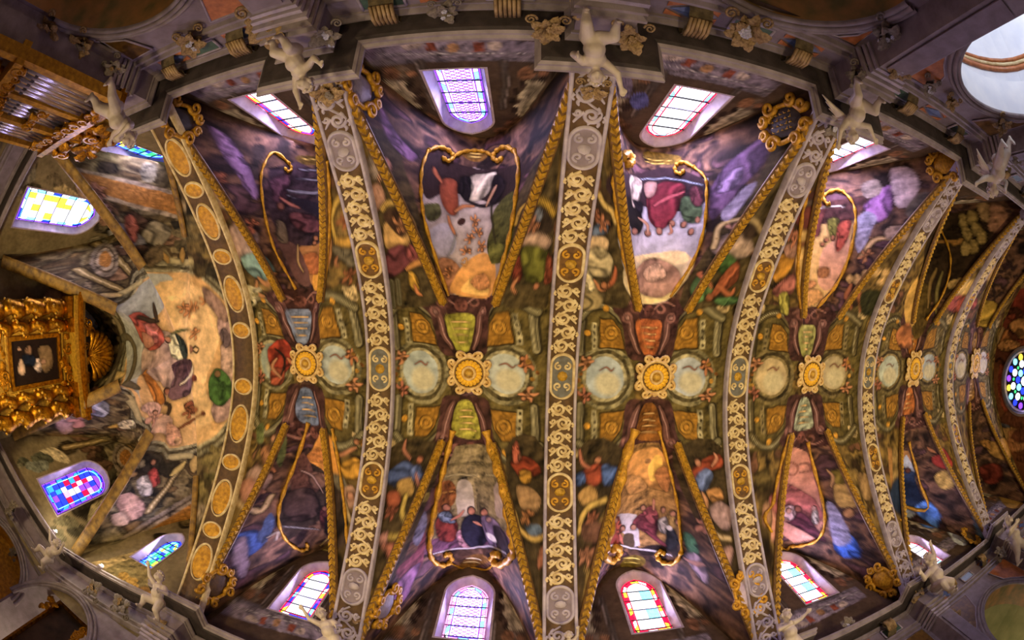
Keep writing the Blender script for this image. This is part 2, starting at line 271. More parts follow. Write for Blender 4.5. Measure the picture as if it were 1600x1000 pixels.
PAINT = '''
@arch
P m 66592f -206,-160,-176,-172,-119,-174,-66,-118,-36,-40,-54,9,-30,74,-64,142,-113,186,-159,180,-192,180
P m 66592f 162,-169,116,-185,74,-172,30,-120,8,-41,26,9,14,77,47,148,95,194,150,194,194,195
E m $4 -109,4,64,-1,-5,-71
E m $5 -109,4,55,-1,-4,-63
E m $6 -109,4,48,-1,-4,-54
E k $2 -109,4,41,0,-3,-47
E d c2b89a -103,18,33,0,-2,-33
S 8a5a4a 3.6 -121,-13,-108,-19,-97,-11,-92,-17
E m $4 79,0,69,1,-8,-70
E m $5 79,0,59,0,-7,-61
E m $6 79,0,51,0,-6,-52
E k $3 79,0,43,0,-5,-45
E d c2b89a 86,14,34,0,-3,-31
S 8a5a4a 3.9 65,-18,80,-24,93,-15,99,-21
P m 3d2f12 -131,-130,-104,-126,-84,-105,-68,-56,-126,-62
P g 9a7018 -128,-126,-104,-123,-86,-104,-72,-60,-124,-65
E f 5e4210 -103,-96,16,0,-2,-17
E g b88a24 -103,-96,14,0,-1,-14
E f 5e4210 -103,-96,8,0,-1,-8
E g b08020 -103,-96,6,0,-1,-6
P m 3d2f12 83,-137,54,-132,39,-108,35,-57,98,-64
P g 9a7018 81,-133,55,-129,41,-108,37,-62,94,-68
E f 5e4210 62,-100,18,0,-3,-17
E g b88a24 62,-100,15,0,-3,-14
E f 5e4210 62,-100,9,0,-2,-9
E g b08020 62,-100,7,0,-1,-6
P m 3d2f12 -119,145,-89,142,-71,121,-61,74,-119,80
P g 9a7018 -117,142,-90,139,-73,120,-64,78,-116,83
E f 5e4210 -92,113,17,0,0,-16
E g b88a24 -92,113,14,0,0,-13
E f 5e4210 -92,113,8,0,0,-8
E g b08020 -92,113,6,0,0,-6
P m 3d2f12 106,148,76,144,56,122,44,76,109,82
P g 9a7018 104,145,76,141,58,122,48,80,106,85
E f 5e4210 78,115,19,1,0,-17
E g b88a24 78,115,16,1,0,-14
E f 5e4210 78,115,9,0,0,-9
E g b08020 78,115,7,0,0,-6
P m $6 -145,-116,-135,-116,-130,-60,-140,-60
E f 3d3420 -139,-109,2,0,0,-4
E f 3d3420 -138,-95,2,0,-1,-4
E f 3d3420 -137,-81,2,0,0,-4
E f 3d3420 -136,-67,2,0,0,-4
P m $6 -135,74,-124,74,-123,142,-134,141
E f 3d3420 -130,83,2,0,0,-4
E f 3d3420 -129,100,2,0,0,-4
E f 3d3420 -129,117,2,0,0,-4
E f 3d3420 -129,133,2,0,0,-4
P m $6 89,-130,101,-131,114,-64,101,-64
E f 3d3420 97,-122,3,0,-1,-4
E f 3d3420 100,-106,3,0,-1,-4
E f 3d3420 103,-89,3,0,-1,-4
E f 3d3420 106,-73,3,0,-1,-4
P m $6 106,77,119,78,118,142,106,141
E f 3d3420 113,86,3,0,0,-4
E f 3d3420 113,102,3,0,0,-4
E f 3d3420 113,118,3,0,0,-4
E f 3d3420 112,134,2,0,0,-4
T 3f3622 18.3 -166,-151,-162,-49
T $6 13.9 -169,-151,-165,-49
T a89e7c 2.9 -171,-151,-167,-49
T 4c4430 2.1 -166,-151,-162,-49
T 3f3622 17.4 -157,63,-156,144
T $6 13.1 -160,63,-158,144
T a89e7c 2.8 -162,63,-160,144
T 4c4430 2.0 -157,63,-156,144
T 3f3622 21.9 132,-160,146,-54
T $6 16.8 128,-160,143,-54
T a89e7c 3.4 126,-160,140,-54
T 4c4430 2.5 132,-160,146,-54
T 3f3622 20.6 145,73,150,153
T $6 15.1 142,73,147,153
T a89e7c 3.0 139,72,144,153
T 4c4430 2.4 145,73,150,153
B m c8b080 -186,-169,-173,-166,-161,-171,-161,-145,-171,-142,-181,-144
S 6b5530 2.7 -180,-163,-165,-150
S d8c088 2.7 -167,-164,-176,-150
B m c8b080 -173,144,-160,148,-146,143,-149,168,-159,171,-170,169
S 6b5530 2.7 -167,151,-153,163
S d8c088 2.6 -153,149,-165,163
B m c8b080 117,-178,134,-175,148,-181,153,-153,141,-149,128,-152
S 6b5530 3.3 125,-171,147,-158
S d8c088 3.1 142,-174,133,-158
B m c8b080 132,147,149,152,166,147,160,175,147,176,134,173
S 6b5530 3.0 139,154,156,169
S d8c088 3.1 157,154,141,168
T 3d3420 20.0 -175,-121,-148,-149,-116,-153,-80,-125
T $4 14.7 -175,-121,-148,-149,-116,-153,-80,-125
T bcb28c 2.7 -175,-121,-148,-149,-116,-153,-80,-125
T 6a6042 2.2 -176,-125,-149,-153,-117,-157,-81,-129
T 3d3420 20.8 -160,144,-133,170,-102,170,-65,140
T $4 15.2 -160,144,-133,170,-102,170,-65,140
T bcb28c 2.8 -160,144,-133,170,-102,170,-65,140
T 6a6042 2.1 -160,148,-133,174,-102,174,-64,144
T 3d3420 22.9 30,-127,56,-157,92,-159,141,-135
T $4 16.8 30,-127,56,-157,92,-159,141,-135
T bcb28c 3.1 30,-127,56,-157,92,-159,141,-135
T 6a6042 2.4 30,-132,55,-161,91,-163,140,-139
T 3d3420 22.2 48,144,80,176,119,179,157,151
T $4 16.3 48,144,80,176,119,179,157,151
T bcb28c 3.0 48,144,80,176,119,179,157,151
T 6a6042 2.4 49,149,80,181,119,183,157,155
E f 5a3c0c -119,-148,7,0,-1,-7
E g d09a20 -119,-148,6,0,-1,-6
E f 5a3c0c -115,161,7,0,0,-7
E g d09a20 -115,161,6,0,0,-6
E f 5a3c0c 84,-148,8,0,-2,-8
E g d09a20 84,-148,7,0,-2,-6
E f 5a3c0c 85,166,9,0,0,-7
E g d09a20 85,166,7,1,0,-6
E f 5a3c0c -152,-95,7,0,-1,-8
E g d09a20 -152,-95,6,0,-1,-6
E f 5a3c0c -143,108,7,0,0,-7
E g d09a20 -143,108,6,0,0,-6
B m 523430 -64,-43,-30,-35,-1,-35,36,-44,39,-122,53,-154,34,-176,-21,-176,-90,-170,-106,-148,-83,-119
B m 4a2e28 -37,-43,5,-43,16,-93,12,-127,-57,-125,-56,-92
B m $0 -30,-49,-3,-49,9,-95,7,-123,-21,-127,-51,-123,-49,-95
S d8b070 3.0 -30,-66,-5,-66
S d8b070 3.0 -34,-81,-4,-81
S d8b070 3.0 -38,-95,-2,-95
S d8b070 2.9 -42,-109,0,-109
S 835a52 12.7 -40,-52,-58,-86,-65,-122,-78,-138
S a8807a 3.6 -42,-56,-58,-89,-66,-119
E m 8a605a -73,-130,11,0,-1,-11
E f 4a2c28 -73,-130,6,0,-1,-6
E m a07a74 -73,-130,4,0,0,-4
E m 84584e -55,-150,16,0,-1,-11
E f 48302a -55,-150,8,0,0,-5
S 9a6e64 5.5 -31,-145,-65,-163,-85,-154
S 835a52 12.6 7,-52,19,-87,20,-124,30,-142
S a8807a 3.4 8,-56,19,-90,21,-121
E m 8a605a 26,-133,9,-1,0,-11
E f 4a2c28 26,-133,5,0,0,-6
E m a07a74 26,-133,4,0,0,-4
E m 84584e 6,-152,11,0,0,-11
E f 48302a 6,-152,6,0,0,-6
S 9a6e64 5.6 -11,-146,14,-167,34,-159
E m 7d4e44 -21,-145,14,0,0,-13
E f 4a2c26 -26,-144,3,0,0,-2
E f 4a2c26 -16,-144,3,0,0,-2
B m 523430 -59,60,-25,52,6,53,43,61,56,138,76,168,56,196,9,212,-69,183,-88,163,-69,134
B m 4a2e28 -30,60,12,62,30,112,31,149,-36,146,-43,108
B m $1 -22,66,6,68,24,116,26,147,2,154,-29,145,-35,112
S d8b070 3.1 -19,85,6,86
S d8b070 3.0 -20,100,10,102
S d8b070 3.0 -20,115,13,117
S d8b070 3.0 -21,131,17,132
S 835a52 17.9 -33,69,-46,102,-49,138,-60,153
S a8807a 3.6 -34,73,-46,105,-50,135
E m 8a605a -56,145,15,5,0,-11
E f 4a2c28 -56,145,8,2,0,-6
E m a07a74 -56,145,5,0,0,-4
E m 84584e -24,178,14,3,-2,-14
E f 48302a -24,178,7,2,-1,-7
S 9a6e64 7.9 -5,175,-33,191,-66,168
S 835a52 12.8 16,71,31,105,37,144,48,161
S a8807a 3.4 17,75,32,108,38,141
E m 8a605a 44,152,8,-3,-1,-12
E f 4a2c28 44,152,4,-2,-1,-7
E m a07a74 44,152,3,-1,-1,-5
E m 84584e 29,179,9,-2,-2,-13
E f 48302a 29,179,5,-1,-1,-6
S 9a6e64 5.8 13,175,38,193,54,177
E m 7d4e44 4,175,12,-1,-2,-15
E f 4a2c26 0,173,2,0,0,-3
E f 4a2c26 9,173,2,0,0,-3
E m 6b4a22 -152,-30,12,0,-1,-11
B s bf8660 -152,-37,-146,-33,-149,-26,-153,-22,-158,-26,-156,-32
S bf8660 6.0 -147,-31,-141,-31,-136,-32
S bf8660 5.8 -153,-35,-159,-36,-160,-42
S bf8660 7.0 -153,-24,-152,-17,-157,-12
S bf8660 6.9 -156,-26,-163,-25,-169,-22
E f 5a3a20 -146,-39,5,0,0,-5
E s bf8660 -146,-38,4,0,0,-4
E m 6b4a22 -150,44,12,0,0,-11
B s b07058 -143,45,-148,51,-154,46,-156,40,-152,37,-146,41
S b07058 6.0 -149,49,-151,55,-151,60
S b07058 5.8 -144,44,-142,38,-137,39
S b07058 6.8 -155,41,-162,40,-165,34
S b07058 7.1 -152,38,-152,31,-153,25
E f 5a3a20 -142,52,5,0,0,-5
E s b07058 -143,52,4,0,0,-4
E m 6b4a22 121,-24,15,0,-1,-12
B s b87a52 113,-26,119,-32,126,-25,128,-19,123,-16,116,-21
S b87a52 7.0 120,-30,123,-35,123,-41
S b87a52 6.5 115,-25,112,-19,105,-21
S b87a52 7.9 127,-19,135,-17,138,-10
S b87a52 7.9 123,-17,122,-10,123,-3
E f 5a3a20 112,-34,6,0,-1,-5
E s b87a52 114,-34,5,0,-1,-4
E m 6b4a22 128,46,15,0,-1,-12
B s bf8660 127,53,120,48,125,41,131,38,135,43,132,49
S bf8660 7.1 122,46,114,44,108,45
S bf8660 6.8 128,51,135,53,135,60
S bf8660 8.2 131,40,130,32,138,29
S bf8660 8.3 134,42,142,43,150,41
E f 5a3a20 119,54,6,0,0,-5
E s bf8660 119,53,5,0,0,-4
E m b88a2c -156,23,4,0,0,-4
E m 8a5a20 -160,-3,4,0,0,-4
E m 8a5a20 -164,19,4,0,0,-5
E m 7d7030 -161,11,4,0,0,-4
E m a0762c -163,26,4,0,0,-4
E m a0762c 127,-28,5,0,-1,-5
E m 7d7030 -164,21,4,0,0,-5
E m 8a5a20 148,-5,5,0,-1,-5
E m 8a5a20 -164,11,4,0,0,-5
E m b88a2c 137,11,5,0,-1,-5
@v
B m 55482c -344,-459,-298,-328,-258,-166,-329,-138,-378,-150,-374,-320
B m 55482c -44,-434,-116,-337,-131,-157,-72,-145,-36,-159,-38,-321
B m 55482c -9,-433,78,-326,135,-166,74,-157,18,-174
B m 55482c 393,-496,334,-354,255,-170,325,-159,383,-190,405,-297
B m 4c3f28 -370,173,-255,166,-312,361,-347,434,-384,346
B m 4c3f28 -116,157,-34,155,-22,417,-74,363
B m 4c3f28 43,154,143,162,75,306,38,400
B m 4c3f28 264,171,391,165,414,404,339,353
N fresco_panel -302,-420,-263,-459,-208,-465,-106,-433,-108,-334,-129,-234,-155,-169,-196,-166,-245,-167,-273,-244,-294,-331
P k b0a29c -302,-420,-208,-465,-106,-433,-108,-334,-129,-234,-155,-169,-196,-166,-245,-167,-273,-244,-294,-331
B f 3a2a28 -304,-425,-264,-467,-104,-437,-107,-374,-146,-366,-206,-387,-258,-391,-291,-360
B c a87850 -270,-231,-244,-242,-222,-210,-233,-170,-253,-177
B k d8a050 -241,-174,-231,-216,-199,-253,-171,-259,-147,-223,-159,-167,-202,-163
B f f0c468 -220,-175,-204,-203,-176,-208,-164,-169
B c c08850 -204,-196,-176,-217,-160,-190,-182,-176
B k a9a4b0 -281,-296,-254,-318,-237,-278,-250,-248,-269,-252
B m 5c5c2c -157,-351,-118,-380,-108,-320,-124,-246,-152,-234,-171,-274,-161,-315
B m 6f7030 -164,-273,-135,-275,-134,-241,-158,-235
S 3f3a20 4.6 -159,-397,-162,-338,-149,-278
B m 5a5a34 -293,-342,-272,-358,-267,-328,-284,-315
B r cfc0a8 -217,-442,-157,-445,-169,-403,-194,-381,-223,-388
B r 241c20 -237,-436,-215,-434,-216,-380,-237,-395
B r 2a2024 -161,-438,-133,-411,-146,-371,-167,-371
S 2a2024 7.6 -223,-382,-191,-368,-153,-368
B s 9a4f30 -269,-416,-246,-420,-238,-367,-242,-342,-257,-343,-270,-374
S bb7a48 8.4 -243,-350,-227,-366,-204,-367
S a8603a 8.0 -270,-408,-279,-423,-283,-435
E f 4a3028 -228,-329,8,-1,0,-9
S b87848 6.6 -255,-335,-245,-312,-238,-295
S 8f9090 2.9 -238,-295,-244,-272,-251,-248
S b58a68 7.8 -176,-367,-162,-398,-154,-412
B s c98a50 -209,-298,-204,-296,-206,-291,-209,-288,-212,-290,-211,-295
S c98a50 4.3 -205,-294,-200,-295,-197,-296
S c98a50 4.1 -209,-297,-214,-297,-215,-301
S c98a50 4.9 -209,-289,-208,-283,-211,-280
S c98a50 5.0 -211,-290,-216,-288,-220,-286
E f 8a5a30 -205,-300,4,0,0,-4
E s c98a50 -204,-299,3,0,0,-3
B s c98a50 -185,-309,-187,-303,-193,-305,-196,-309,-194,-312,-189,-311
S c98a50 4.5 -189,-304,-188,-300,-186,-296
S c98a50 4.3 -187,-309,-187,-314,-183,-314
S c98a50 5.0 -195,-309,-200,-307,-204,-311
S c98a50 5.2 -194,-311,-196,-316,-199,-320
E f 8a5a30 -183,-304,4,0,0,-4
E s c98a50 -184,-304,3,0,0,-3
B s c98a50 -214,-268,-211,-263,-216,-260,-220,-260,-221,-263,-218,-267
S c98a50 4.2 -213,-262,-209,-260,-206,-259
S c98a50 4.0 -215,-267,-218,-270,-216,-274
S c98a50 4.8 -219,-261,-221,-256,-226,-255
S c98a50 4.8 -220,-263,-225,-265,-229,-265
E f 8a5a30 -209,-267,4,0,0,-4
E s c98a50 -209,-266,3,0,0,-3
B s c98a50 -179,-270,-185,-269,-187,-275,-186,-279,-182,-279,-180,-275
S c98a50 4.4 -185,-271,-189,-268,-191,-265
S c98a50 4.2 -180,-271,-176,-274,-173,-271
S c98a50 5.0 -185,-278,-189,-282,-188,-287
S c98a50 5.0 -183,-279,-179,-282,-177,-286
E f 8a5a30 -181,-266,4,0,0,-4
E s c98a50 -182,-267,3,0,0,-3
B s c98a50 -250,-219,-245,-218,-246,-212,-249,-209,-252,-211,-251,-215
S c98a50 3.9 -246,-216,-242,-217,-240,-219
S c98a50 3.6 -250,-218,-254,-217,-254,-221
S c98a50 4.4 -249,-210,-247,-205,-250,-202
S c98a50 4.3 -251,-211,-255,-209,-257,-206
E f 8a5a30 -246,-222,3,0,0,-3
E s c98a50 -246,-221,2,0,0,-3
B s c98a50 -196,-331,-200,-328,-204,-332,-205,-337,-201,-339,-198,-335
S c98a50 4.4 -201,-329,-203,-325,-203,-321
S c98a50 4.2 -197,-332,-194,-336,-190,-334
S c98a50 5.1 -204,-336,-209,-338,-210,-343
S c98a50 5.2 -202,-338,-201,-343,-201,-348
E f 8a5a30 -196,-326,4,0,0,-4
E s c98a50 -197,-326,3,0,0,-3
T b88a48 4.1 -223,-240,-215,-247,-215,-232,-224,-233
R ochre 6.5 -296,-466,-301,-422,-299,-369,-291,-312,-271,-238,-247,-164
R ochre 8.1 -113,-473,-103,-425,-107,-360,-115,-296,-129,-234,-149,-167
R ochre 8.7 -296,-466,-282,-487,-265,-490,-257,-478,-265,-463,-275,-467
R ochre 10.2 -113,-473,-134,-500,-155,-501,-164,-487,-151,-472,-140,-476
R ochre 8.2 -257,-478,-239,-500,-212,-511,-184,-506,-164,-487
E g 8a6420 -211,-498,30,1,-1,-16
S e8c860 3.3 -228,-500,-193,-504
S e8c860 3.3 -225,-492,-195,-495
B r 8a6488 -353,-514,-344,-485,-327,-458,-308,-444,-316,-422,-335,-437,-347,-468
B c a8806c -373,-355,-349,-360,-349,-331,-367,-319,-381,-328
B s c48a68 -336,-380,-341,-376,-343,-381,-342,-385,-339,-387,-337,-384
S c48a68 4.7 -341,-377,-346,-374,-348,-371
S c48a68 4.4 -336,-380,-335,-387,-332,-386
S c48a68 5.5 -341,-384,-346,-387,-345,-391
S c48a68 5.0 -339,-386,-338,-393,-337,-399
E f 5a3a20 -337,-374,3,-1,1,-4
E s c48a68 -338,-374,3,0,1,-3
S c08a6a 6.1 -353,-366,-336,-388,-338,-403
B c c8a060 -360,-296,-332,-303,-312,-275,-325,-255,-363,-255
B m 4a3426 -356,-314,-326,-322,-310,-299,-325,-273,-351,-298
B s b07a52 -320,-293,-327,-290,-330,-294,-330,-299,-326,-301,-322,-297
S b07a52 5.1 -328,-291,-331,-287,-333,-283
S b07a52 4.9 -321,-294,-317,-298,-313,-296
S b07a52 5.9 -329,-298,-336,-300,-336,-306
S b07a52 5.7 -327,-300,-324,-305,-322,-310
E f 5a3a20 -322,-288,5,0,1,-4
E s b07a52 -323,-288,4,0,1,-3
T 6a5428 9.0 -358,-320,-343,-331,-321,-328,-308,-309,-303,-282
T c0a050 6.6 -358,-320,-343,-331,-321,-328,-308,-309,-303,-282
E f 7d6430 -350,-326,2,0,0,-1
E f 7d6430 -332,-330,1,0,0,-1
E f 7d6430 -314,-319,1,-1,0,-2
E f 7d6430 -305,-295,1,0,0,-2
B r 6d3a42 -362,-250,-333,-262,-302,-253,-301,-234,-331,-214,-369,-196,-374,-222
B r 8a4a4c -313,-262,-296,-250,-305,-231,-323,-238
S c08a48 10.2 -326,-214,-299,-229,-280,-224
B r b8902c -321,-210,-306,-201,-305,-178,-314,-170,-324,-183
S b87848 8.1 -313,-183,-309,-168,-301,-163
T 777058 10.1 -362,-191,-363,-140
T 4a422c 2.2 -362,-191,-363,-140
T 777058 9.7 -348,-193,-349,-146
T 4a422c 2.1 -348,-193,-349,-146
B m 3c3026 -105,-306,-80,-332,-47,-320,-40,-290,-66,-276,-99,-275
B c a88c7c -102,-276,-69,-287,-39,-273,-50,-255,-87,-258
B s b07858 -71,-294,-78,-292,-81,-297,-80,-302,-75,-303,-72,-298
S b07858 5.1 -78,-293,-82,-290,-84,-286
S b07858 4.7 -72,-295,-68,-298,-64,-296
S b07858 5.7 -79,-301,-85,-304,-84,-310
S b07858 5.8 -76,-302,-73,-307,-71,-311
E f 5a3a20 -73,-289,4,0,0,-4
E s b07858 -74,-289,4,0,0,-3
E m 7d8498 -65,-314,7,0,0,-8
T 6a5428 10.1 -108,-307,-97,-335,-75,-337,-53,-332,-38,-317
T b8962c 7.4 -108,-307,-97,-335,-75,-337,-53,-332,-38,-317
E f 7d6430 -102,-321,2,1,0,-2
E f 7d6430 -86,-336,1,1,0,-2
E f 7d6430 -64,-335,1,0,0,-1
E f 7d6430 -45,-325,1,0,0,-1
B r 6a6a28 -95,-256,-52,-259,-35,-225,-59,-195,-87,-201
B r 7d3a28 -114,-252,-98,-242,-92,-206,-109,-193
B r 8a4830 -45,-248,-30,-223,-33,-198,-48,-197
S b07850 7.7 -102,-201,-112,-183,-104,-173
E s a87050 -63,-189,6,0,0,-6
N fresco_panel 58,-388,216,-491,306,-422,297,-321,278,-252,243,-181,182,-162,134,-176,92,-274
P k b3aebd 58,-388,307,-441,297,-321,278,-252,243,-181,182,-162,134,-176,92,-274
B k d8c4a4 113,-235,216,-270,281,-262,243,-179,182,-159,135,-174
B f f0d890 127,-204,181,-179,245,-213,243,-179,182,-159,139,-171
B k e8d0a0 138,-259,256,-283,266,-253,182,-246
B c b48c78 137,-197,152,-237,204,-264,253,-242,255,-205,221,-178,170,-181
B c caa48c 172,-230,213,-253,230,-227,191,-211
B f 3c2a30 58,-389,231,-492,307,-433,300,-385,260,-376,169,-381,72,-346
S 8f98a8 3.8 140,-444,243,-463,300,-428
B r 22201f 91,-361,156,-389,175,-347,160,-312,125,-320
B r c8b8a8 137,-439,179,-449,165,-389,140,-370
B r 26222a 141,-385,178,-390,172,-362
B r a06a84 65,-368,102,-392,96,-347,74,-338
B r 7d2a38 195,-420,236,-453,274,-438,266,-391,245,-354,219,-331,194,-356
S a85058 8.6 210,-390,245,-413,272,-421
B s b08a80 186,-441,219,-453,213,-419,191,-409
B r 566a4c 267,-407,292,-397,297,-359,280,-342,266,-360
B r 6d3a44 285,-431,300,-415,295,-381,281,-395
E f 4a3020 144,-312,13,-4,0,-7
E s ad7862 146,-314,11,-3,1,-7
E f 4a3020 187,-319,9,-1,0,-8
E s ad7862 188,-321,8,-1,0,-7
E f 4a3020 217,-327,7,0,0,-8
E s ad7862 217,-329,7,0,0,-7
E f 4a3020 267,-342,5,1,0,-8
E s ad7862 268,-344,4,1,1,-7
E f 4a3020 278,-323,5,1,1,-8
E s ad7862 279,-325,4,1,1,-7
E f 4a3020 289,-348,4,1,0,-7
E s ad7862 289,-349,4,1,1,-7
E f 4a3020 247,-347,6,1,0,-8
E s ad7862 247,-349,6,0,0,-7
S b88a70 8.6 162,-351,186,-342,188,-321
S ad7862 6.8 242,-346,244,-328,238,-322
B m 4a6a9a 62,-381,92,-417,94,-385,68,-362
R ochre 6.9 90,-442,60,-383,69,-345,83,-306,107,-246,144,-171
R ochre 6.8 294,-476,306,-444,305,-403,297,-324,278,-252,240,-178
R ochre 14.9 90,-442,122,-485,144,-492,136,-470,118,-455
R ochre 8.5 294,-476,280,-496,267,-493,263,-477,272,-468,279,-476
E g 7d6420 234,-517,42,9,2,-17
S d8b850 2.9 192,-516,259,-509
S d8b850 2.9 197,-506,253,-500
B m 4c3a28 5,-360,54,-354,78,-306,33,-271
B r 6a7a98 34,-280,40,-302,60,-310,66,-293,48,-281
B s b87a58 61,-303,55,-299,50,-303,48,-308,52,-310,57,-307
S b87a58 5.2 54,-300,52,-296,52,-292
S b87a58 4.9 59,-304,62,-308,67,-307
S b87a58 5.7 49,-308,43,-309,41,-314
S b87a58 5.8 52,-309,53,-315,52,-320
E f 5a3a20 61,-297,4,0,-1,-4
E s b87a58 60,-297,4,0,-1,-3
B s b07050 42,-321,41,-316,36,-317,32,-319,33,-322,38,-322
S b07050 3.9 40,-316,41,-313,43,-310
S b07050 3.6 41,-321,39,-324,43,-326
S b07050 4.4 33,-319,28,-317,24,-320
S b07050 4.4 33,-321,31,-325,27,-328
E f 5a3a20 45,-317,4,0,-1,-3
E s b07050 44,-317,3,0,0,-3
T 6a5428 10.2 22,-341,36,-351,49,-337,68,-326,78,-308
T c8ab66 7.5 22,-341,36,-351,49,-337,68,-326,78,-308
E f 7d6430 29,-346,1,0,0,-1
E f 7d6430 43,-344,1,0,0,-1
E f 7d6430 59,-331,1,0,0,-1
E f 7d6430 73,-317,2,0,0,-1
B c cdb08a 24,-262,36,-282,71,-278,63,-253,35,-251
B r b8a884 28,-251,58,-266,85,-244,80,-212,54,-211,36,-218
B r a08e66 21,-197,49,-208,78,-189,70,-147,26,-148
B r cfc09a 22,-220,39,-225,57,-189,42,-182
S a8603c 9.2 93,-230,92,-203,76,-187
S b07850 7.9 52,-204,70,-187,85,-195
E f 4a3020 74,-193,8,0,-1,-7
E s a8704c 75,-194,7,0,-1,-6
B s a87858 21,-379,36,-375,36,-353,24,-356
B c a58e80 305,-289,323,-309,372,-301,395,-276,354,-263,311,-268
B s b88a76 335,-307,329,-305,327,-313,328,-320,330,-320,332,-313
S b88a76 5.0 328,-308,326,-304,324,-298
S b88a76 6.5 333,-309,338,-313,345,-310
S b88a76 5.9 328,-319,325,-325,326,-332
S b88a76 5.8 330,-319,333,-325,334,-332
E f 5a3a20 335,-301,6,-1,-2,-5
E s b88a76 333,-302,5,0,-2,-4
B m 3c2e24 332,-336,370,-331,388,-310,353,-302
T 6a5428 9.2 307,-283,314,-323,333,-337,368,-334,392,-317
T b9a274 6.8 307,-283,314,-323,333,-337,368,-334,392,-317
E f 7d6430 310,-303,1,0,0,-2
E f 7d6430 324,-330,1,0,0,-2
E f 7d6430 345,-333,2,0,-1,-1
E f 7d6430 380,-326,2,0,-1,-1
B r 4a6a38 306,-264,335,-272,364,-248,328,-230
B r 6a8c54 275,-207,292,-226,326,-190,293,-169,276,-180
B r a05a38 325,-212,357,-258,375,-220,323,-179
S b87048 8.8 316,-201,289,-224,290,-233
S b06a44 11.2 327,-206,366,-189,372,-201
E f 4a3020 316,-178,11,-1,-3,-9
E s 9a6040 316,-180,10,0,-2,-8
B r 54764a 328,-176,375,-187,404,-177,357,-164
B r 6f5278 308,-402,328,-457,352,-483,369,-495,369,-455,338,-394,309,-342
B r 947aa4 317,-405,333,-441,346,-443,337,-406
B m 8d84a0 321,-359,346,-401,354,-398,327,-337
N fresco_panel -685,-456,-652,-493,-443,-393,-473,-312,-499,-242,-529,-169,-579,-174,-624,-192,-652,-265,-674,-352
P m 43323a -685,-456,-652,-493,-443,-393,-473,-312,-499,-242,-529,-169,-579,-174,-624,-192,-652,-265,-674,-352
B k b07e48 -621,-275,-487,-281,-505,-216,-551,-174,-584,-183,-617,-235
B f e8ab3c -583,-210,-558,-214,-523,-190,-558,-171,-581,-177
B c b4703c -616,-253,-578,-261,-564,-214,-601,-215
B k 6d4e4a -664,-291,-625,-272,-589,-189,-622,-192,-649,-260
B r 5c3a48 -679,-427,-659,-450,-656,-377,-672,-382
B r 6d4148 -643,-361,-598,-350,-568,-321,-614,-310,-644,-337
S a8685a 6.5 -663,-389,-648,-377,-634,-372
S a06a54 6.5 -581,-340,-473,-323,-463,-333
E f 4a3020 -661,-368,5,-2,-1,-9
E s 7d5044 -661,-370,4,-1,-1,-8
E f 4a3020 -587,-296,10,1,-1,-7
E s a06a4c -586,-297,8,1,-1,-6
E f 4a3020 -589,-283,7,0,-1,-6
E s a06a4c -588,-285,6,0,-1,-5
S 83808a 3.9 -647,-473,-607,-477
S 83808a 4.0 -648,-446,-602,-450
S 83808a 8.8 -655,-411,-584,-416
S 83808a 2.7 -655,-398,-470,-346
B f 2c2430 -634,-396,-471,-344,-478,-323,-625,-368
B r 7a6a58 -664,-332,-652,-327,-644,-285,-657,-286
S b89a68 4.2 -626,-278,-622,-238,-610,-215
R ochre 6.7 -663,-480,-684,-498,-691,-459,-689,-409,-675,-321,-656,-247,-623,-173
R ochre 6.8 -443,-400,-456,-354,-484,-278,-527,-173
R ochre 6.5 -663,-480,-658,-468,-662,-459,-668,-467
E g 6b5420 -632,-503,24,-4,-2,-14
S d8b850 3.3 -645,-502,-616,-510
B r 8d6a94 -741,-505,-726,-499,-708,-459,-689,-392,-694,-374,-713,-423,-730,-463
B m 3a2e2a -706,-494,-694,-505,-693,-454,-695,-420
B c a88c80 -746,-300,-696,-313,-682,-274,-721,-231,-760,-252
B c b0988c -724,-258,-687,-273,-679,-253,-717,-231
B r 7d9a94 -738,-245,-687,-253,-664,-237,-656,-205,-685,-190,-732,-214
T 6a5428 11.8 -762,-346,-730,-348,-711,-330,-695,-292
T b4a284 8.3 -762,-346,-730,-348,-711,-330,-695,-292
E f 7d6430 -746,-347,3,0,2,-1
E f 7d6430 -720,-339,2,0,1,-2
E f 7d6430 -703,-311,2,0,1,-2
B s b8704c -692,-320,-688,-319,-689,-310,-690,-304,-693,-307,-692,-314
S b8704c 4.7 -689,-316,-685,-318,-683,-322
S b8704c 4.4 -692,-318,-695,-316,-696,-323
S b8704c 5.8 -690,-306,-689,-299,-691,-293
S b8704c 5.3 -692,-307,-695,-303,-701,-300
E f 5a3a20 -690,-325,3,-1,0,-5
E s b8704c -689,-324,2,-1,0,-4
B s b06a48 -723,-393,-725,-390,-726,-396,-726,-402,-724,-404,-723,-398
S b06a48 3.8 -725,-392,-726,-387,-732,-384
S b06a48 3.6 -722,-394,-721,-399,-720,-396
S b06a48 4.4 -726,-401,-727,-404,-728,-411
S b06a48 4.8 -725,-403,-724,-409,-723,-415
E f 5a3a20 -723,-387,2,-1,-1,-5
E s b06a48 -723,-387,1,-1,-1,-4
B s b08a70 -742,-380,-719,-374,-727,-348,-754,-355
S a87848 14.2 -703,-196,-680,-184,-657,-208
S a87848 12.7 -709,-190,-718,-163,-699,-157
B m 6b7050 -808,-206,-761,-213,-764,-175,-807,-166
B m bfb596 -765,-160,-731,-168,-730,-137,-764,-129
B m 3a4434 -807,-63,-761,-73,-760,65,-802,85
B m 5a5a38 -791,-83,-774,-90,-765,-83,-762,-76,-781,-73,-794,-78
B m b5ab88 -732,-167,-760,-162,-763,-172,-757,-181,-731,-181,-721,-173
B m 8a8058 -724,-154,-736,-156,-735,-161,-725,-165,-715,-164,-714,-157
B m b5ab88 -758,-56,-756,-51,-756,-47,-774,-45,-775,-50,-772,-57
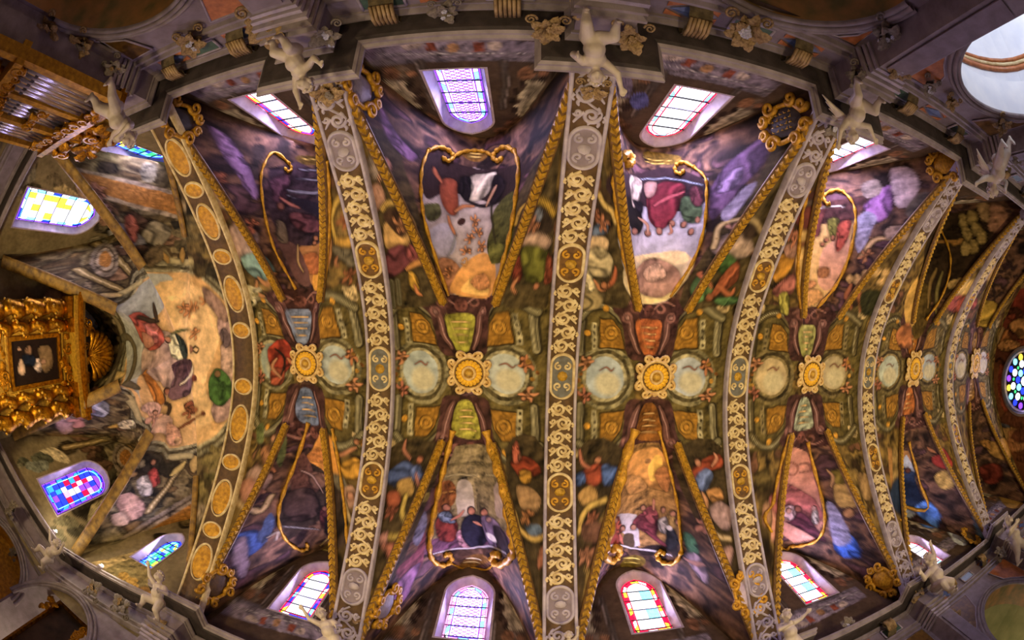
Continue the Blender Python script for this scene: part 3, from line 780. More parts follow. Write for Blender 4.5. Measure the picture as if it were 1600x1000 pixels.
B m 5a5a38 -777,-47,-763,-48,-755,-45,-755,-38,-766,-31,-776,-38
B m 8a8058 -801,4,-809,-7,-788,-18,-759,-15,-761,-3,-779,4
B m b5ab88 -772,-78,-771,-83,-762,-86,-754,-83,-756,-78,-764,-77
B m b5ab88 -724,-177,-713,-177,-700,-174,-711,-166,-723,-163,-737,-170
B m 5a5a38 -762,-127,-783,-133,-776,-141,-759,-148,-736,-142,-744,-132
B r a03c24 -713,-22,-665,-53,-637,-31,-646,16,-690,43
B r b05a3c -700,20,-660,25,-669,60,-701,57
S b87850 10.2 -650,-7,-628,10
S 2c2018 6.9 -687,-28,-659,-6,-670,34
S b08060 9.1 -685,-4,-700,20,-670,42
T 7d6428 11.7 -421,-352,-448,-337,-469,-310,-470,-276,-439,-263
T bd9e44 7.8 -421,-352,-448,-337,-469,-310,-470,-276,-439,-263
B s a8683c -437,-311,-431,-308,-436,-302,-443,-300,-446,-303,-442,-308
S a8683c 5.7 -433,-306,-427,-306,-421,-307
S a8683c 5.5 -438,-310,-445,-311,-444,-316
S a8683c 6.5 -442,-301,-443,-295,-450,-291
S a8683c 6.8 -445,-302,-453,-302,-460,-300
E f 5a3a20 -430,-313,5,0,1,-4
E s a8683c -430,-312,4,0,1,-3
B c b89038 -478,-271,-441,-275,-428,-263,-453,-256
B r 6f6652 -483,-257,-446,-254,-427,-231,-453,-221,-473,-237
B s 9a623c -459,-210,-450,-209,-452,-201,-457,-196,-463,-197,-462,-204
S 9a623c 6.4 -451,-206,-444,-208,-439,-212
S 9a623c 6.2 -459,-208,-467,-206,-468,-211
S 9a623c 7.6 -457,-197,-455,-191,-460,-185
S 9a623c 7.6 -461,-198,-469,-194,-475,-189
E f 5a3a20 -452,-214,6,0,1,-5
E s 9a623c -451,-213,4,0,1,-4
S a06c48 7.1 -476,-239,-485,-227,-477,-221
B m 8a7a70 -368,-395,-344,-399,-353,-373,-373,-369
N fresco_panel 458,-394,778,-468,773,-388,753,-295,723,-226,680,-174,584,-167,541,-228,498,-306
P k d0ac68 456,-395,778,-468,773,-388,753,-295,723,-226,680,-174,584,-167,541,-228,498,-306
B k c8987a 708,-328,762,-363,749,-291,717,-223,689,-241
B m 553430 456,-393,778,-472,773,-406,747,-381,724,-400,507,-341
B r 6d3a34 479,-369,717,-459,712,-400,685,-359,506,-331
B r 7d7a30 728,-409,750,-413,743,-371,728,-364
B r a04c38 749,-399,771,-406,762,-359,741,-322,737,-347
B c 9a6a40 691,-276,717,-280,716,-256,693,-255
B c b98450 562,-229,677,-244,671,-224,634,-218
B c c89858 573,-200,681,-221,697,-195,640,-172
E f 4a3020 680,-360,8,-1,1,-7
E s a06a48 682,-362,7,-1,1,-6
E f 4a3020 708,-340,6,0,1,-7
E s a06a48 709,-343,6,0,1,-6
E f 4a3020 717,-355,6,0,1,-7
E s a06a48 719,-357,5,0,0,-6
E f 4a3020 529,-307,144,-34,-3,-5
E s a06a48 530,-309,144,-35,-3,-4
E f 4a3020 732,-358,5,0,0,-7
E s a06a48 732,-361,4,0,1,-6
R ochre 8.1 463,-399,474,-363,510,-294,546,-228,584,-170
R ochre 8.6 768,-489,779,-450,775,-388,755,-295,726,-223,683,-171
R ochre 9.6 768,-489,755,-496,732,-482,732,-459,741,-458
S c8c0b0 3.2 471,-374,723,-446,763,-443
B r c08a20 448,-265,500,-288,513,-254,483,-221
B r a86860 481,-207,526,-244,546,-205,499,-193
B c a07868 467,-297,497,-308,510,-278,483,-279
S b87858 9.5 461,-327,487,-315,486,-298
B s b8785c 481,-320,475,-316,466,-320,463,-325,468,-327,475,-324
S b8785c 6.3 472,-318,470,-313,472,-309
S b8785c 6.0 478,-321,481,-325,488,-324
S b8785c 7.1 464,-325,455,-326,452,-331
S b8785c 7.2 467,-326,467,-332,465,-336
E f 5a3a20 482,-314,6,-1,-2,-4
E s b8785c 480,-314,5,0,-2,-3
B r a8a048 505,-197,531,-201,552,-153,526,-156
B c c2a068 759,-249,768,-264,777,-250,767,-235
B c c2a068 750,-251,758,-263,764,-251,757,-239
B c c2a068 789,-271,801,-286,838,-275,824,-260
B c c2a068 841,-269,854,-285,893,-274,879,-258
B c c2a068 774,-261,782,-274,799,-262,788,-249
B c c2a068 839,-249,852,-264,886,-253,873,-239
T 6a5428 10.4 776,-308,795,-347,813,-354,843,-343
T bb9c70 7.3 776,-308,795,-347,813,-354,843,-343
E f 7d6430 785,-327,1,0,0,-2
E f 7d6430 804,-350,2,0,1,-2
E f 7d6430 819,-347,1,0,0,-2
B c a48a78 813,-371,827,-385,863,-378,875,-353,820,-350
B s a8744c 784,-322,788,-318,786,-310,782,-306,780,-309,782,-317
S a8744c 5.1 788,-316,790,-316,794,-318
S a8744c 5.0 783,-320,780,-320,780,-327
S a8744c 5.9 783,-307,783,-299,780,-294
S a8744c 6.0 781,-309,777,-308,772,-304
E f 5a3a20 788,-325,3,0,1,-6
E s a8744c 788,-323,3,0,1,-5
S a86a42 10.0 759,-236,750,-203,776,-176
S a86a42 17.1 766,-225,805,-197,819,-171
B m 3a3a20 794,-213,873,-227,901,-167,836,-161
B r 94649c 793,-438,815,-481,832,-489,825,-431,807,-396
B c b09aa0 833,-528,851,-531,858,-487,846,-436,830,-438
B m 8a7a70 796,-501,816,-513,817,-476,798,-464
B m 8d88a0 775,-397,796,-429,806,-401,773,-319
B m 645a50 838,-419,859,-462,865,-444,851,-395
B m 3e2f20 963,-389,1356,-525,1414,-497,1332,-289,1223,-220
B m 5c4a20 1062,-211,1242,-284,1247,-159,1189,-94
B c a38c52 1353,-512,1366,-506,1363,-472,1349,-470
B c a38c52 1369,-522,1382,-516,1378,-481,1365,-480
B c a38c52 1371,-482,1383,-476,1382,-443,1368,-441
B c a38c52 1353,-468,1366,-463,1363,-428,1350,-427
B c a38c52 1376,-456,1388,-451,1386,-417,1373,-415
B c a38c52 1360,-424,1373,-420,1371,-386,1357,-384
B c a38c52 1345,-418,1359,-414,1357,-380,1343,-378
B c b08468 1399,-531,1415,-544,1426,-506,1412,-451,1396,-461
B c a88a60 1389,-548,1405,-545,1399,-488,1387,-496
T 6a5428 12.6 989,-389,1310,-421,1330,-412,1344,-427
T a87c38 8.4 989,-389,1310,-421,1330,-412,1344,-427
E f 7d6430 1302,-438,2,0,1,-3
E f 7d6430 1320,-416,2,0,1,-3
E f 7d6430 1336,-420,2,0,1,-3
B c c8a868 1308,-263,1332,-300,1475,-301,1528,-261,1393,-239
B r a05048 1296,-214,1362,-246,1547,-249,1563,-207,1393,-191
B c b59468 1464,-343,1515,-365,1857,-349,1572,-310
B r b8983c 1618,-220,1842,-256,1829,-177,1788,-149
S 8a7040 10.5 1280,-329,1255,-264,1247,-200
S 877a48 9.6 1295,-319,1277,-255,1271,-181
B k c8a050 1022,-209,1023,-264,1052,-266,1187,-156,1094,-135
R ochre 8.9 1308,-461,1318,-384,1310,-309,1282,-224,1238,-158
B r b0703c 1036,-114,1096,-145,1161,-84,1091,-65
N fresco_panel -617,244,-565,168,-519,160,-483,241,-454,302,-433,352,-630,550,-677,475,-679,396,-662,330
P m 463830 -617,244,-565,168,-519,160,-483,241,-454,302,-433,352,-677,475,-679,396,-662,330
P k d8983c -619,253,-566,169,-518,162,-481,244,-561,280,-593,268
B c c08038 -614,239,-573,213,-557,242,-600,257
B m 6d4a40 -648,281,-620,235,-602,291,-596,339,-647,360
B r 54403c -659,333,-612,340,-609,413,-651,431,-670,384
B r 5a2c2c -609,413,-582,388,-581,442,-611,470
B r 2c2424 -589,423,-458,313,-452,339,-595,506
B r 7a5a4c -613,291,-563,290,-586,338,-612,334
S 8d8886 4.1 -679,422,-654,452,-620,476
E f 4a3020 -593,399,8,-2,2,-9
E s 8a5a48 -593,401,8,-2,1,-8
S a88a80 5.4 -631,278,-607,301,-588,348
R ochre 9.5 -600,149,-638,249,-666,328,-680,394,-679,465,-666,519,-654,525,-653,506
R ochre 6.8 -516,146,-481,234,-454,302,-436,353
E g 6a5524 -615,549,165,-187,5,-23
S e8d080 2.6 -630,534,-460,364
B r a07048 -709,213,-680,198,-667,229,-677,255,-697,239
E f 4a3020 -679,182,9,-1,-1,-7
E s b08060 -678,184,7,-1,-1,-6
S a87850 7.8 -678,206,-660,209,-655,199
S a87048 7.9 -679,234,-671,265
B m 6f7848 -659,190,-646,177,-653,235,-664,255
B m 6f7848 -732,167,-714,156,-705,196,-725,198
B c a88878 -739,269,-706,248,-675,269,-689,304,-716,299
S b07c60 10.9 -723,305,-703,289,-688,309
B s a87862 -746,286,-712,275,-690,300,-703,322,-736,318
T 6a5428 11.4 -749,324,-709,337,-694,355,-680,326
T c0a478 8.1 -749,324,-709,337,-694,355,-680,326
E f 7d6430 -729,331,2,0,-1,-1
E f 7d6430 -702,346,0,1,0,-2
E f 7d6430 -687,341,1,1,0,-2
B r 3f5a9a -728,397,-718,387,-705,401,-701,443,-716,462,-727,457
B c 8d7888 -728,406,-716,410,-726,506,-734,498
B m 4a5a80 -703,407,-685,370,-685,410,-703,448
S b0a090 4.7 -696,434,-684,436,-691,456
B r c09028 -484,219,-449,199,-424,222,-433,239,-467,240
S b8805c 8.7 -494,200,-473,190,-452,180
E f 4a3020 -453,165,8,-1,-1,-7
E s b8805c -452,167,7,-1,-1,-6
B r a87a20 -448,166,-418,150,-422,183
B m 7d7460 -500,236,-475,239,-455,262,-487,259
B c b08a70 -470,263,-445,254,-428,278,-447,295,-465,286
E f 4a3020 -449,271,10,-1,-2,-8
E s b88668 -448,272,9,-1,-1,-7
T 6a5428 10.8 -460,285,-439,313,-415,325
T aa966c 7.6 -460,285,-439,313,-415,325
E f 7d6430 -449,299,2,0,-1,-1
E f 7d6430 -427,319,2,-1,0,-2
B r a05040 -414,340,-401,333,-396,368,-411,362
N fresco_panel -229,171,-151,160,-128,209,-104,280,-89,367,-193,478,-288,434,-271,323,-252,240
P m 95855f -229,171,-151,160,-128,209,-104,280,-89,367,-193,478,-288,434,-271,323,-252,240
T a89a74 5.0 -251,240,-189,245,-120,213
T 776a48 3.2 -247,214,-189,215,-131,193
E m a8966c -171,240,11,-5,0,-15
B k b8ab9c -228,276,-212,257,-193,277,-190,352,-227,362
B k b8a496 -139,255,-124,225,-109,247,-101,285,-132,326
P m 8d7e5c -189,262,-142,241,-148,279,-154,346,-181,361,-183,297
S 6f6248 3.8 -177,295,-178,360
B m 9a602c -267,256,-235,259,-231,310,-248,331,-267,327
S c08a40 4.8 -265,278,-233,288
T 7d4a22 2.4 -258,259,-260,314
T 7d4a22 2.5 -246,262,-247,318
B m 7a5068 -284,396,-223,424,-95,335,-89,367,-193,478,-288,434
B r 8a3a30 -270,346,-248,337,-228,395,-244,438,-271,402
B r 7a88a0 -267,336,-248,340,-233,378,-256,367
S b87860 8.8 -241,368,-224,363,-215,349
B r b0808a -235,420,-215,411,-201,472,-222,472
B r 29263a -219,385,-194,357,-161,367,-155,429,-190,477,-218,441
B r 7c6880 -171,357,-135,341,-109,360,-106,396,-144,441,-165,398
B r 40343c -141,366,-110,351,-101,384,-128,424
B f d8d0c8 -158,402,-138,395,-134,408,-151,417
E f 2c2020 -251,324,8,4,0,-11
E s b57a60 -250,326,7,4,0,-10
E f 2c2020 -196,347,10,-2,0,-12
E s b57a60 -195,349,8,-2,0,-10
E f 2c2020 -165,340,10,-6,0,-12
E s b57a60 -164,342,9,-6,0,-10
S b87c64 10.1 -191,383,-171,386
E s b08a80 -151,356,7,-6,0,-8
R ochre 11.7 -236,129,-252,199,-267,273,-281,350,-288,413,-283,464,-266,502,-250,499,-254,472,-264,470
R ochre 15.3 -156,123,-134,183,-112,241,-96,302,-87,347,-94,396,-117,461,-137,474,-131,442,-118,430
R ochre 5.4 -250,514,-224,550,-195,550,-159,538,-134,483
S c4bcc0 5.1 -282,443,-247,464,-193,474,-108,406
E g 8a6430 -194,523,43,-28,1,-25
S f0e0c0 5.2 -214,516,-173,512
S e0c890 5.2 -221,529,-177,527
B m 8a4a58 -330,400,-305,393,-289,359,-299,446,-319,470
B r 9a6a94 -344,478,-329,434,-303,438,-310,468,-330,509
B m 7d7a94 -307,351,-289,304,-285,337,-300,382
B r 4a5a8c -370,220,-332,195,-298,210,-288,223,-331,243,-367,239
B r 5f70a8 -321,212,-301,199,-291,222,-307,229
S a8705a 8.1 -336,154,-337,175,-321,189
E f 4a3020 -302,187,8,-1,-1,-7
E s a86a50 -301,188,7,0,-1,-6
S a87060 7.7 -306,217,-296,240
B c a8884a -347,235,-316,227,-307,253,-332,261
B m 8a7a3c -301,254,-277,261,-282,280,-297,266
B s a0583c -367,258,-341,253,-333,272,-354,281
B s 9a5a44 -353,285,-345,286,-345,292,-349,296,-353,294,-354,290
S 9a5a44 5.0 -346,288,-340,286,-336,284
S 9a5a44 4.9 -352,287,-358,288,-361,284
S 9a5a44 5.8 -349,295,-345,299,-349,303
S 9a5a44 5.5 -352,294,-358,297,-362,300
E f 5a3a20 -348,282,5,0,-1,-4
E s 9a5a44 -347,283,4,-1,-1,-3
T 6a5428 11.7 -323,260,-327,288,-318,309,-329,327,-353,329
T b39c4c 8.6 -323,260,-327,288,-318,309,-329,327,-353,329
E f 7d6430 -325,274,2,0,0,-1
E f 7d6430 -323,299,2,-1,0,-2
E f 7d6430 -324,318,2,0,0,-2
E f 7d6430 -341,328,2,0,0,-2
B c b08078 -368,330,-352,323,-349,351,-364,346
S a86a58 8.2 -359,344,-336,359,-334,391
B s a86a58 -351,343,-332,339,-326,363,-341,362
B r 8a3c20 -104,184,-63,173,-38,202,-80,213
B r b88a28 -84,203,-60,200,-62,222,-81,219
B c 9a7a54 -89,229,-59,231,-37,251,-50,273,-79,265
T 6a5428 10.2 -93,274,-78,303,-49,317,-24,309
T c0a054 7.5 -93,274,-78,303,-49,317,-24,309
E f 7d6430 -85,289,2,0,0,-2
E f 7d6430 -63,310,2,0,0,-2
E f 7d6430 -37,313,2,0,0,-1
B s b07848 -68,275,-61,276,-62,281,-65,285,-69,284,-70,280
S b07848 4.8 -62,277,-57,276,-53,274
S b07848 4.6 -68,276,-74,278,-76,274
S b07848 5.2 -65,285,-62,289,-65,293
S b07848 5.5 -68,284,-73,287,-77,290
E f 5a3a20 -64,272,4,0,0,-4
E s b07848 -63,272,4,0,0,-3
B m 5a6a80 -68,297,-41,295,-36,309,-57,311
B s a06a50 -39,335,-28,327,-30,354,-43,360
B s a07058 -94,156,-81,175,-93,184
B r b06048 -102,157,-92,143,-85,181,-97,184
N fresco_panel 162,160,237,157,266,228,288,303,307,402,241,471,110,394,117,289,137,209
P m a8824c 162,160,237,157,266,228,288,303,307,402,241,471,110,394,117,289,137,209
B c dca45c 156,213,179,179,236,170,263,222,264,273,216,275,174,269
B f f4c860 221,231,230,191,247,193,247,235,234,260
B c b8804c 237,241,252,213,269,240,265,278
E m a07850 217,205,7,-1,-1,-8
B c c8985c 154,237,204,248,225,279,184,292
P f c4bcc4 149,334,215,360,238,462,219,475,201,427,161,392
B r 7d3a46 207,388,233,351,266,370,267,411,289,427,247,418
B r 9a5058 228,351,244,328,261,352,252,382
S 7d3a46 13.4 245,410,274,426,289,427
S b07a68 6.4 248,338,248,319,245,309
B r 9a4638 101,336,140,356,176,424,177,471,131,424
B r b05a40 140,337,160,347,180,405,157,393
S b86a58 11.2 173,412,194,456
B f 5a4a38 189,420,217,426,225,472,198,469
B r a09894 262,364,279,345,286,383,273,399
B r a88a50 277,331,289,322,294,365,285,373
B r 2a2a30 281,392,291,370,304,405,292,437
E f d0c8c8 285,373,4,-3,-1,-7
E f 4a3020 145,341,12,11,-3,-11
E s b08068 146,345,11,10,-2,-9
E f 4a3020 179,393,10,5,-2,-11
E s b08068 180,397,8,4,-2,-9
E f 4a3020 211,399,8,0,-2,-10
E s b08068 213,402,7,0,-2,-9
E f 4a3020 224,336,7,-1,-1,-9
E s b08068 225,338,6,-1,-1,-8
E f 4a3020 267,329,5,-3,-1,-8
E s b08068 268,331,4,-3,-1,-7
E f 4a3020 285,328,5,-3,-1,-8
E s b08068 285,330,4,-3,-1,-7
E f 4a3020 293,344,4,-4,-1,-8
E s b08068 294,346,3,-4,-1,-7
R ochre 18.8 166,118,138,191,115,270,107,362,97,382
R ochre 7.1 234,126,263,209,286,287,302,366,312,420
R ochre 16.3 97,382,149,483,178,495,180,468,158,442,152,454
R ochre 10.9 312,420,308,461,293,482,279,473,283,451,291,456
S cfc8cc 5.3 105,393,217,475,300,449
E g 7d6a28 230,526,31,-14,-4,-24
S f0e070 4.3 204,513,248,511
S e8d868 4.4 212,532,249,527
B r 9a4a30 47,202,87,185,106,207,72,228
B r 4a6298 33,209,53,200,58,219,39,226
B r 4f68a0 92,190,129,195,123,220,97,226
S b07058 7.9 43,157,50,182,67,192
E f 4a3020 84,177,8,0,0,-7
E s b07858 85,179,7,0,0,-6
B c b08c50 40,242,69,226,82,254,52,262
T 6a5428 11.9 40,307,50,278,69,262,99,254
T c3a555 8.7 40,307,50,278,69,262,99,254
E f 7d6430 45,293,2,0,0,-2
E f 7d6430 60,270,2,0,0,-1
E f 7d6430 84,259,2,0,0,-2
B s a86a4c 68,277,75,278,74,284,70,288,66,286,66,282
S a86a4c 4.9 75,280,80,280,84,277
S a86a4c 4.7 68,278,62,279,61,275
S a86a4c 5.7 70,287,73,292,69,295
S a86a4c 5.7 67,286,61,288,56,291
E f 5a3a20 74,274,5,0,0,-4
E s a86a4c 74,275,4,0,0,-3
B m 6a4a3c 46,295,82,290,88,317,54,321
B s b88062 51,339,60,339,60,345,56,350,51,349,50,343
S b88062 5.8 59,341,65,339,70,336
S b88062 5.4 51,340,45,342,41,338
S b88062 6.0 56,348,60,354,57,359
S b88062 6.6 52,348,45,351,41,355
E f 5a3a20 56,334,6,0,0,-4
E s b88062 57,335,5,0,0,-3
S b89a50 3.4 49,360,59,370,51,376
B r 98482c 294,219,320,191,380,176,383,205,335,215,306,238
B r 6e80b4 311,224,339,203,357,222,330,250
E f 4a3020 320,189,9,1,0,-8
E s b07c60 320,191,8,1,0,-7
S b88068 9.0 356,201,372,186,366,175
S b8865c 9.8 327,252,334,272,326,283
B r b08048 337,250,371,246,378,268,347,272
B c a08484 338,284,370,272,401,294,381,324,350,310
T 6a5428 11.1 333,297,347,328,383,340
T bba47c 7.8 333,297,347,328,383,340
E f 7d6430 340,312,2,0,0,-2
E f 7d6430 365,334,2,0,0,-2
B s b07a68 324,307,328,303,329,312,328,321,326,323,324,315
S b07a68 5.9 329,307,335,304,340,301
S b07a68 5.6 325,309,322,316,319,311
S b07a68 7.0 328,320,331,325,330,334
S b07a68 7.2 326,322,324,330,322,339
E f 5a3a20 326,299,6,0,0,-5
E s b07a68 327,300,5,0,0,-4
B r 4a7a60 305,368,318,359,331,391,321,416
B r a08aa0 318,424,330,400,349,435,344,463
B s b08a80 356,358,385,354,368,388,360,394
S a87a70 9.5 318,433,330,429,340,415
N fresco_panel 574,179,703,217,753,334,776,408,778,481,744,519,492,353,511,294,544,233
P k c48c78 574,179,703,217,753,334,776,408,778,481,744,519,492,353,511,294,544,233
T a06a58 4.9 561,223,654,246,686,265,681,289,642,282
T 96685a 4.3 684,257,711,252,721,272,698,281
B r a86460 535,271,712,335,761,373,769,424,715,440,518,313
B r 5a2c38 500,357,695,450,727,409,762,435,779,480
B r c0a0a0 679,403,709,390,723,429,704,442
E f 4a3020 720,397,8,-2,-3,-11
E s 8a5648 722,399,7,-2,-3,-10
E f 4a3020 699,407,8,-1,-3,-10
E s b88a78 701,410,7,-1,-3,-9
E f 4a3020 754,385,5,-3,-2,-9
E s b89088 754,387,5,-2,-2,-8
B r a8a098 752,399,762,390,769,431,759,430
R ochre 8.1 593,151,553,220,515,288,494,339,710,537,740,532
R ochre 9.8 697,188,749,314,778,407,781,479,758,521,740,532
B c b39450 773,308,787,276,831,309,809,344,789,355
E f 4a3020 806,365,7,-6,-3,-17
E s a87c50 806,367,6,-5,-2,-15
B m 8a7a2c 762,259,802,247,789,285,773,293
B r 3868c8 804,468,813,425,830,440,839,477,828,502,814,495
B m 8c88a8 771,367,785,358,822,435,807,474
S b08a60 7.2 754,263,766,278,768,306
B r 6a5a30 476,226,516,223,518,257,479,259
B s a88060 482,291,505,287,501,323,476,326
B c 9a7c50 838,267,892,281,885,324,836,321
P k a87c48 1003,223,1247,289,1303,401,1323,513,982,392,975,331
P m 9a8050 1030,226,1213,280,1032,308,990,318
B k b4bcca 1236,311,1281,355,1325,511,1300,522
B r 2a3a58 1023,299,1261,351,1295,395,1325,511,974,382
E f 4a3020 1261,356,9,-1,-3,-11
E s 6a4034 1263,358,8,-1,-2,-9
R ochre 10.3 1236,252,1303,388,1324,501,973,393
B r a03a30 1314,299,1359,267,1398,314,1340,331
S b07850 8.9 1298,268,1315,278
B c bb9c50 1333,365,1353,333,1374,371,1357,404
B r 5a90e0 1320,503,1337,457,1368,489,1376,548
B m 6a8a90 1396,382,1412,444,1460,509,1439,524
B c b89450 1413,340,1487,342,1473,377
B r 7a3428 1878,441,1923,411,1942,476,1912,506
B c c0944c 1880,323,2008,318,2016,378,1910,386
B r b08040 1852,329,1879,317,1893,362
B r 44382a -1189,-373,-1180,-347,-1459,-357
B r 8a6a4c -1087,-297,-1107,-300,-1122,-315,-1117,-336,-1087,-340,-1066,-319
B r 44382a -1217,-519,-1207,-518,-1203,-496,-1216,-484,-1224,-488,-1226,-514
B r 7d6f54 -1165,-386,-1169,-403,-1155,-423,-1143,-408,-1129,-392,-1146,-384
B r 8a6a4c -1188,-435,-1177,-447,-1165,-438,-1168,-425,-1177,-418,-1187,-423
B r 92866a -1183,-460,-1169,-472,-1154,-469,-1143,-440,-1166,-416,-1181,-440
B r 92866a -1208,-426,-1213,-438,-1214,-448,-1207,-455,-1199,-450,-1199,-436
B r 44382a -1417,-314,-1402,-288,-1440,-291,-1476,-313,-1474,-337,-1437,-339
B r 92866a -1163,-405,-1167,-396,-1175,-397,-1179,-410,-1172,-420,-1162,-416
B r 7d6f54 -1180,-386,-1165,-382,-1167,-369,-1169,-359,-1179,-354,-1187,-371
B r 92866a -1528,-331,-1509,-352,-1480,-328,-1495,-316
B r 8a6a4c -1387,-206,-1430,-242,-1411,-258,-1352,-249,-1326,-219,-1352,-202
B r 44382a -1133,-274,-1141,-252,-1343,-274,-1162,-283,-1156,-295,-1138,-300
B r 6a5040 -1494,-324,-1175,-334,-1156,-308,-1161,-280,-1422,-290
B r 6a5040 -1184,-363,-1175,-391,-1157,-381,-1139,-351,-1163,-336,-1182,-337
B r 6a5040 -1457,-271,-1486,-313,-1447,-317,-1400,-280,-1381,-245,-1417,-247
B r 7d6f54 -1181,-384,-1170,-361,-1183,-339,-1196,-376
B r 92866a -1120,-297,-1152,-314,-1149,-344,-1134,-369,-1098,-346,-1104,-319
B r 8a6a4c -1213,-411,-1197,-403,-1188,-374
B r 8a6a4c -1098,-261,-1114,-245,-1134,-251,-1140,-265,-1133,-285,-1112,-277
B m 3a3428 -870,-305,-1063,-328,-1094,-351,-1084,-376,-856,-331,-845,-318
B m 5c5034 -877,-296,-846,-277,-889,-257,-1044,-275,-1079,-290,-1070,-319
B m 786a48 -849,-358,-824,-359,-811,-352,-826,-344,-846,-341,-862,-351
B m 5c5034 -1152,-506,-1143,-529,-841,-423,-843,-414,-1124,-490,-1138,-492
B m 5c5034 -1153,-489,-1146,-507,-1131,-512,-844,-406,-1124,-472,-1141,-474
B m 786a48 -807,-406,-824,-404,-837,-408,-845,-415,-825,-416,-807,-414
B m 786a48 -879,-293,-1075,-322,-1076,-350,-877,-321,-836,-320,-838,-299
B m 4a3c28 -1054,-279,-887,-273,-865,-263,-852,-239,-914,-226,-1055,-252
B m 3a3428 -836,-289,-851,-297,-836,-308,-813,-311,-805,-303,-814,-294
B m 5c5034 -1143,-515,-1145,-543,-829,-428,-800,-416,-834,-406,-1134,-497
B m 3a3428 -1072,-336,-891,-315,-862,-318,-859,-308,-866,-299,-899,-297
B m 786a48 -861,-323,-839,-315,-848,-305,-871,-300,-892,-303,-887,-319
B m 786a48 -1108,-448,-858,-388,-833,-393,-815,-388,-809,-373,-847,-369
B m 3a3428 -822,-272,-824,-259,-849,-252,-877,-252,-891,-268,-855,-275
B m 3a3428 -834,-363,-819,-349,-843,-336,-1077,-377,-1096,-396,-1096,-425
B m 3a3428 -830,-385,-814,-378,-822,-369,-850,-365,-1100,-436,-1112,-464
B r 544428 -1322,-143,-1337,-161,-1325,-171,-1291,-160,-1283,-140,-1306,-136
B r 8a7450 -1500,-49,-1598,-88,-1471,-89,-1426,-76
B r 544428 -1506,-19,-1464,-36,-1419,-42,-1379,-39,-1398,-24,-1456,-11
B r 544428 -1413,-16,-1406,0,-1424,16,-1482,17,-1524,4,-1470,-15
B r 6a5638 -1450,-43,-1612,-32,-1471,-97,-1364,-96,-1351,-74
B r 94805c -1247,-83,-1337,-58,-1448,-64,-1386,-90,-1284,-115,-1253,-101
B r 6a5638 -1530,-192,-1616,-196,-1550,-206,-1507,-221,-1493,-220,-1474,-207
B r 94805c -1400,-179,-1411,-182,-1421,-194,-1419,-200,-1404,-195,-1393,-180
B r 8a7450 -1452,1,-1459,-18,-1406,-29,-1359,-29,-1351,-13,-1400,6
B r 544428 -1312,-125,-1392,-125,-1456,-137,-1363,-155,-1356,-166,-1317,-152
B r 544428 -1556,-84,-1445,-103,-1380,-106,-1357,-97,-1399,-83,-1500,-72
B r 6a5638 -1474,-33,-1414,-46,-1367,-47,-1372,-33,-1409,-26,-1447,-23
B r 6a5638 -1546,-40,-1420,-59,-1335,-62,-1324,-46,-1401,-25,-1474,-25
B r 94805c -1476,-200,-1471,-209,-1442,-198,-1501,-170
B r 6a5638 -1457,352,-1443,367,-1459,384
B r 9a8660 -1487,212,-1469,209,-1472,228,-1506,264,-1527,268,-1525,250
B r 6a5638 -1474,309,-1461,313,-1465,331,-1491,340,-1506,338,-1490,321
B r 7a5c40 -1562,301,-1533,291,-1535,307
B r 6a5638 -1505,358,-1443,349,-1419,380
B r 7a5c40 -1406,290,-1432,308,-1451,304,-1440,279,-1411,267,-1379,264
B r 8d7a58 -1414,305,-1366,319,-1447,365,-1499,364,-1487,342,-1451,308
B r 9a8660 -1486,255,-1519,266,-1502,240,-1479,211,-1458,210,-1457,225
B r 7a5c40 -1331,138,-1376,172,-1394,173,-1435,160,-1499,145,-1402,136
B r 4c4028 -1409,193,-1441,214,-1447,208,-1444,193,-1424,174,-1397,165
B r 4c4028 -1421,178,-1502,160,-1452,140,-1359,145,-1388,188,-1415,191
B r 3e3628 -1121,347,-1149,379,-1171,351,-1161,304,-1131,304
B r 5c543c -1256,535,-1261,519,-1251,485,-1242,503,-1241,536
B r 8a7c58 -1221,424,-1213,426,-1197,440,-1202,464,-1217,472,-1228,447
B r 5c543c -1191,397,-1204,410,-1192,372
B r 3e3628 -1191,395,-1193,435,-1215,447
B r 5c543c -1174,489,-1180,515,-1200,507,-1208,484,-1200,448,-1183,457
B r 5c543c -1158,495,-1181,505,-1198,487,-1199,453,-1180,437,-1159,465
B r 5c543c -1176,444,-1165,453,-1166,469,-1172,481,-1182,465,-1184,447
B r 8a7c58 -1180,337,-1181,354,-1189,379
B r 5c543c -1245,474,-1244,490,-1249,504,-1255,492
B r 8a7c58 -1167,313,-1163,334,-1177,340
B r 5c543c -1219,462,-1218,476,-1218,490,-1227,487,-1231,470,-1226,458
B r 8a7c58 -1222,546,-1249,540,-1247,512,-1236,497,-1222,513
B m 37301f -1163,455,-1155,434,-1143,436,-1133,454,-1136,473,-1157,480
B m 4a4028 -1141,495,-1120,500,-1108,520,-1115,543,-1134,547,-1147,522
B m 7a6a44 -826,403,-846,380,-813,380,-802,394
B m 4a4028 -864,246,-870,260,-1052,350,-1079,329,-1060,299,-903,236
B m 7a6a44 -840,250,-845,265,-885,274,-1061,348,-913,258,-883,250
B m 6a5c38 -827,333,-847,346,-873,346,-878,334,-866,325,-845,326
B m 7a6a44 -1130,349,-1115,357,-1113,371,-1119,381,-1132,387,-1136,365
B m 37301f -1173,419,-1161,415,-1156,428,-1153,443,-1163,449,-1170,438
B m 37301f -1130,348,-1112,354,-1118,379,-1130,391,-1142,382,-1147,355
B m 4a4028 -1155,499,-1141,475,-1115,483,-1121,519,-1161,533
B m 37301f -1141,368,-1142,343,-1129,324,-1106,342,-1100,371,-1131,394
B m 7a6a44 -1169,403,-1169,380,-1152,367,-1144,379,-1133,408,-1154,417
B m 6a5c38 -871,234,-865,238,-870,248,-889,253,-916,247,-903,236
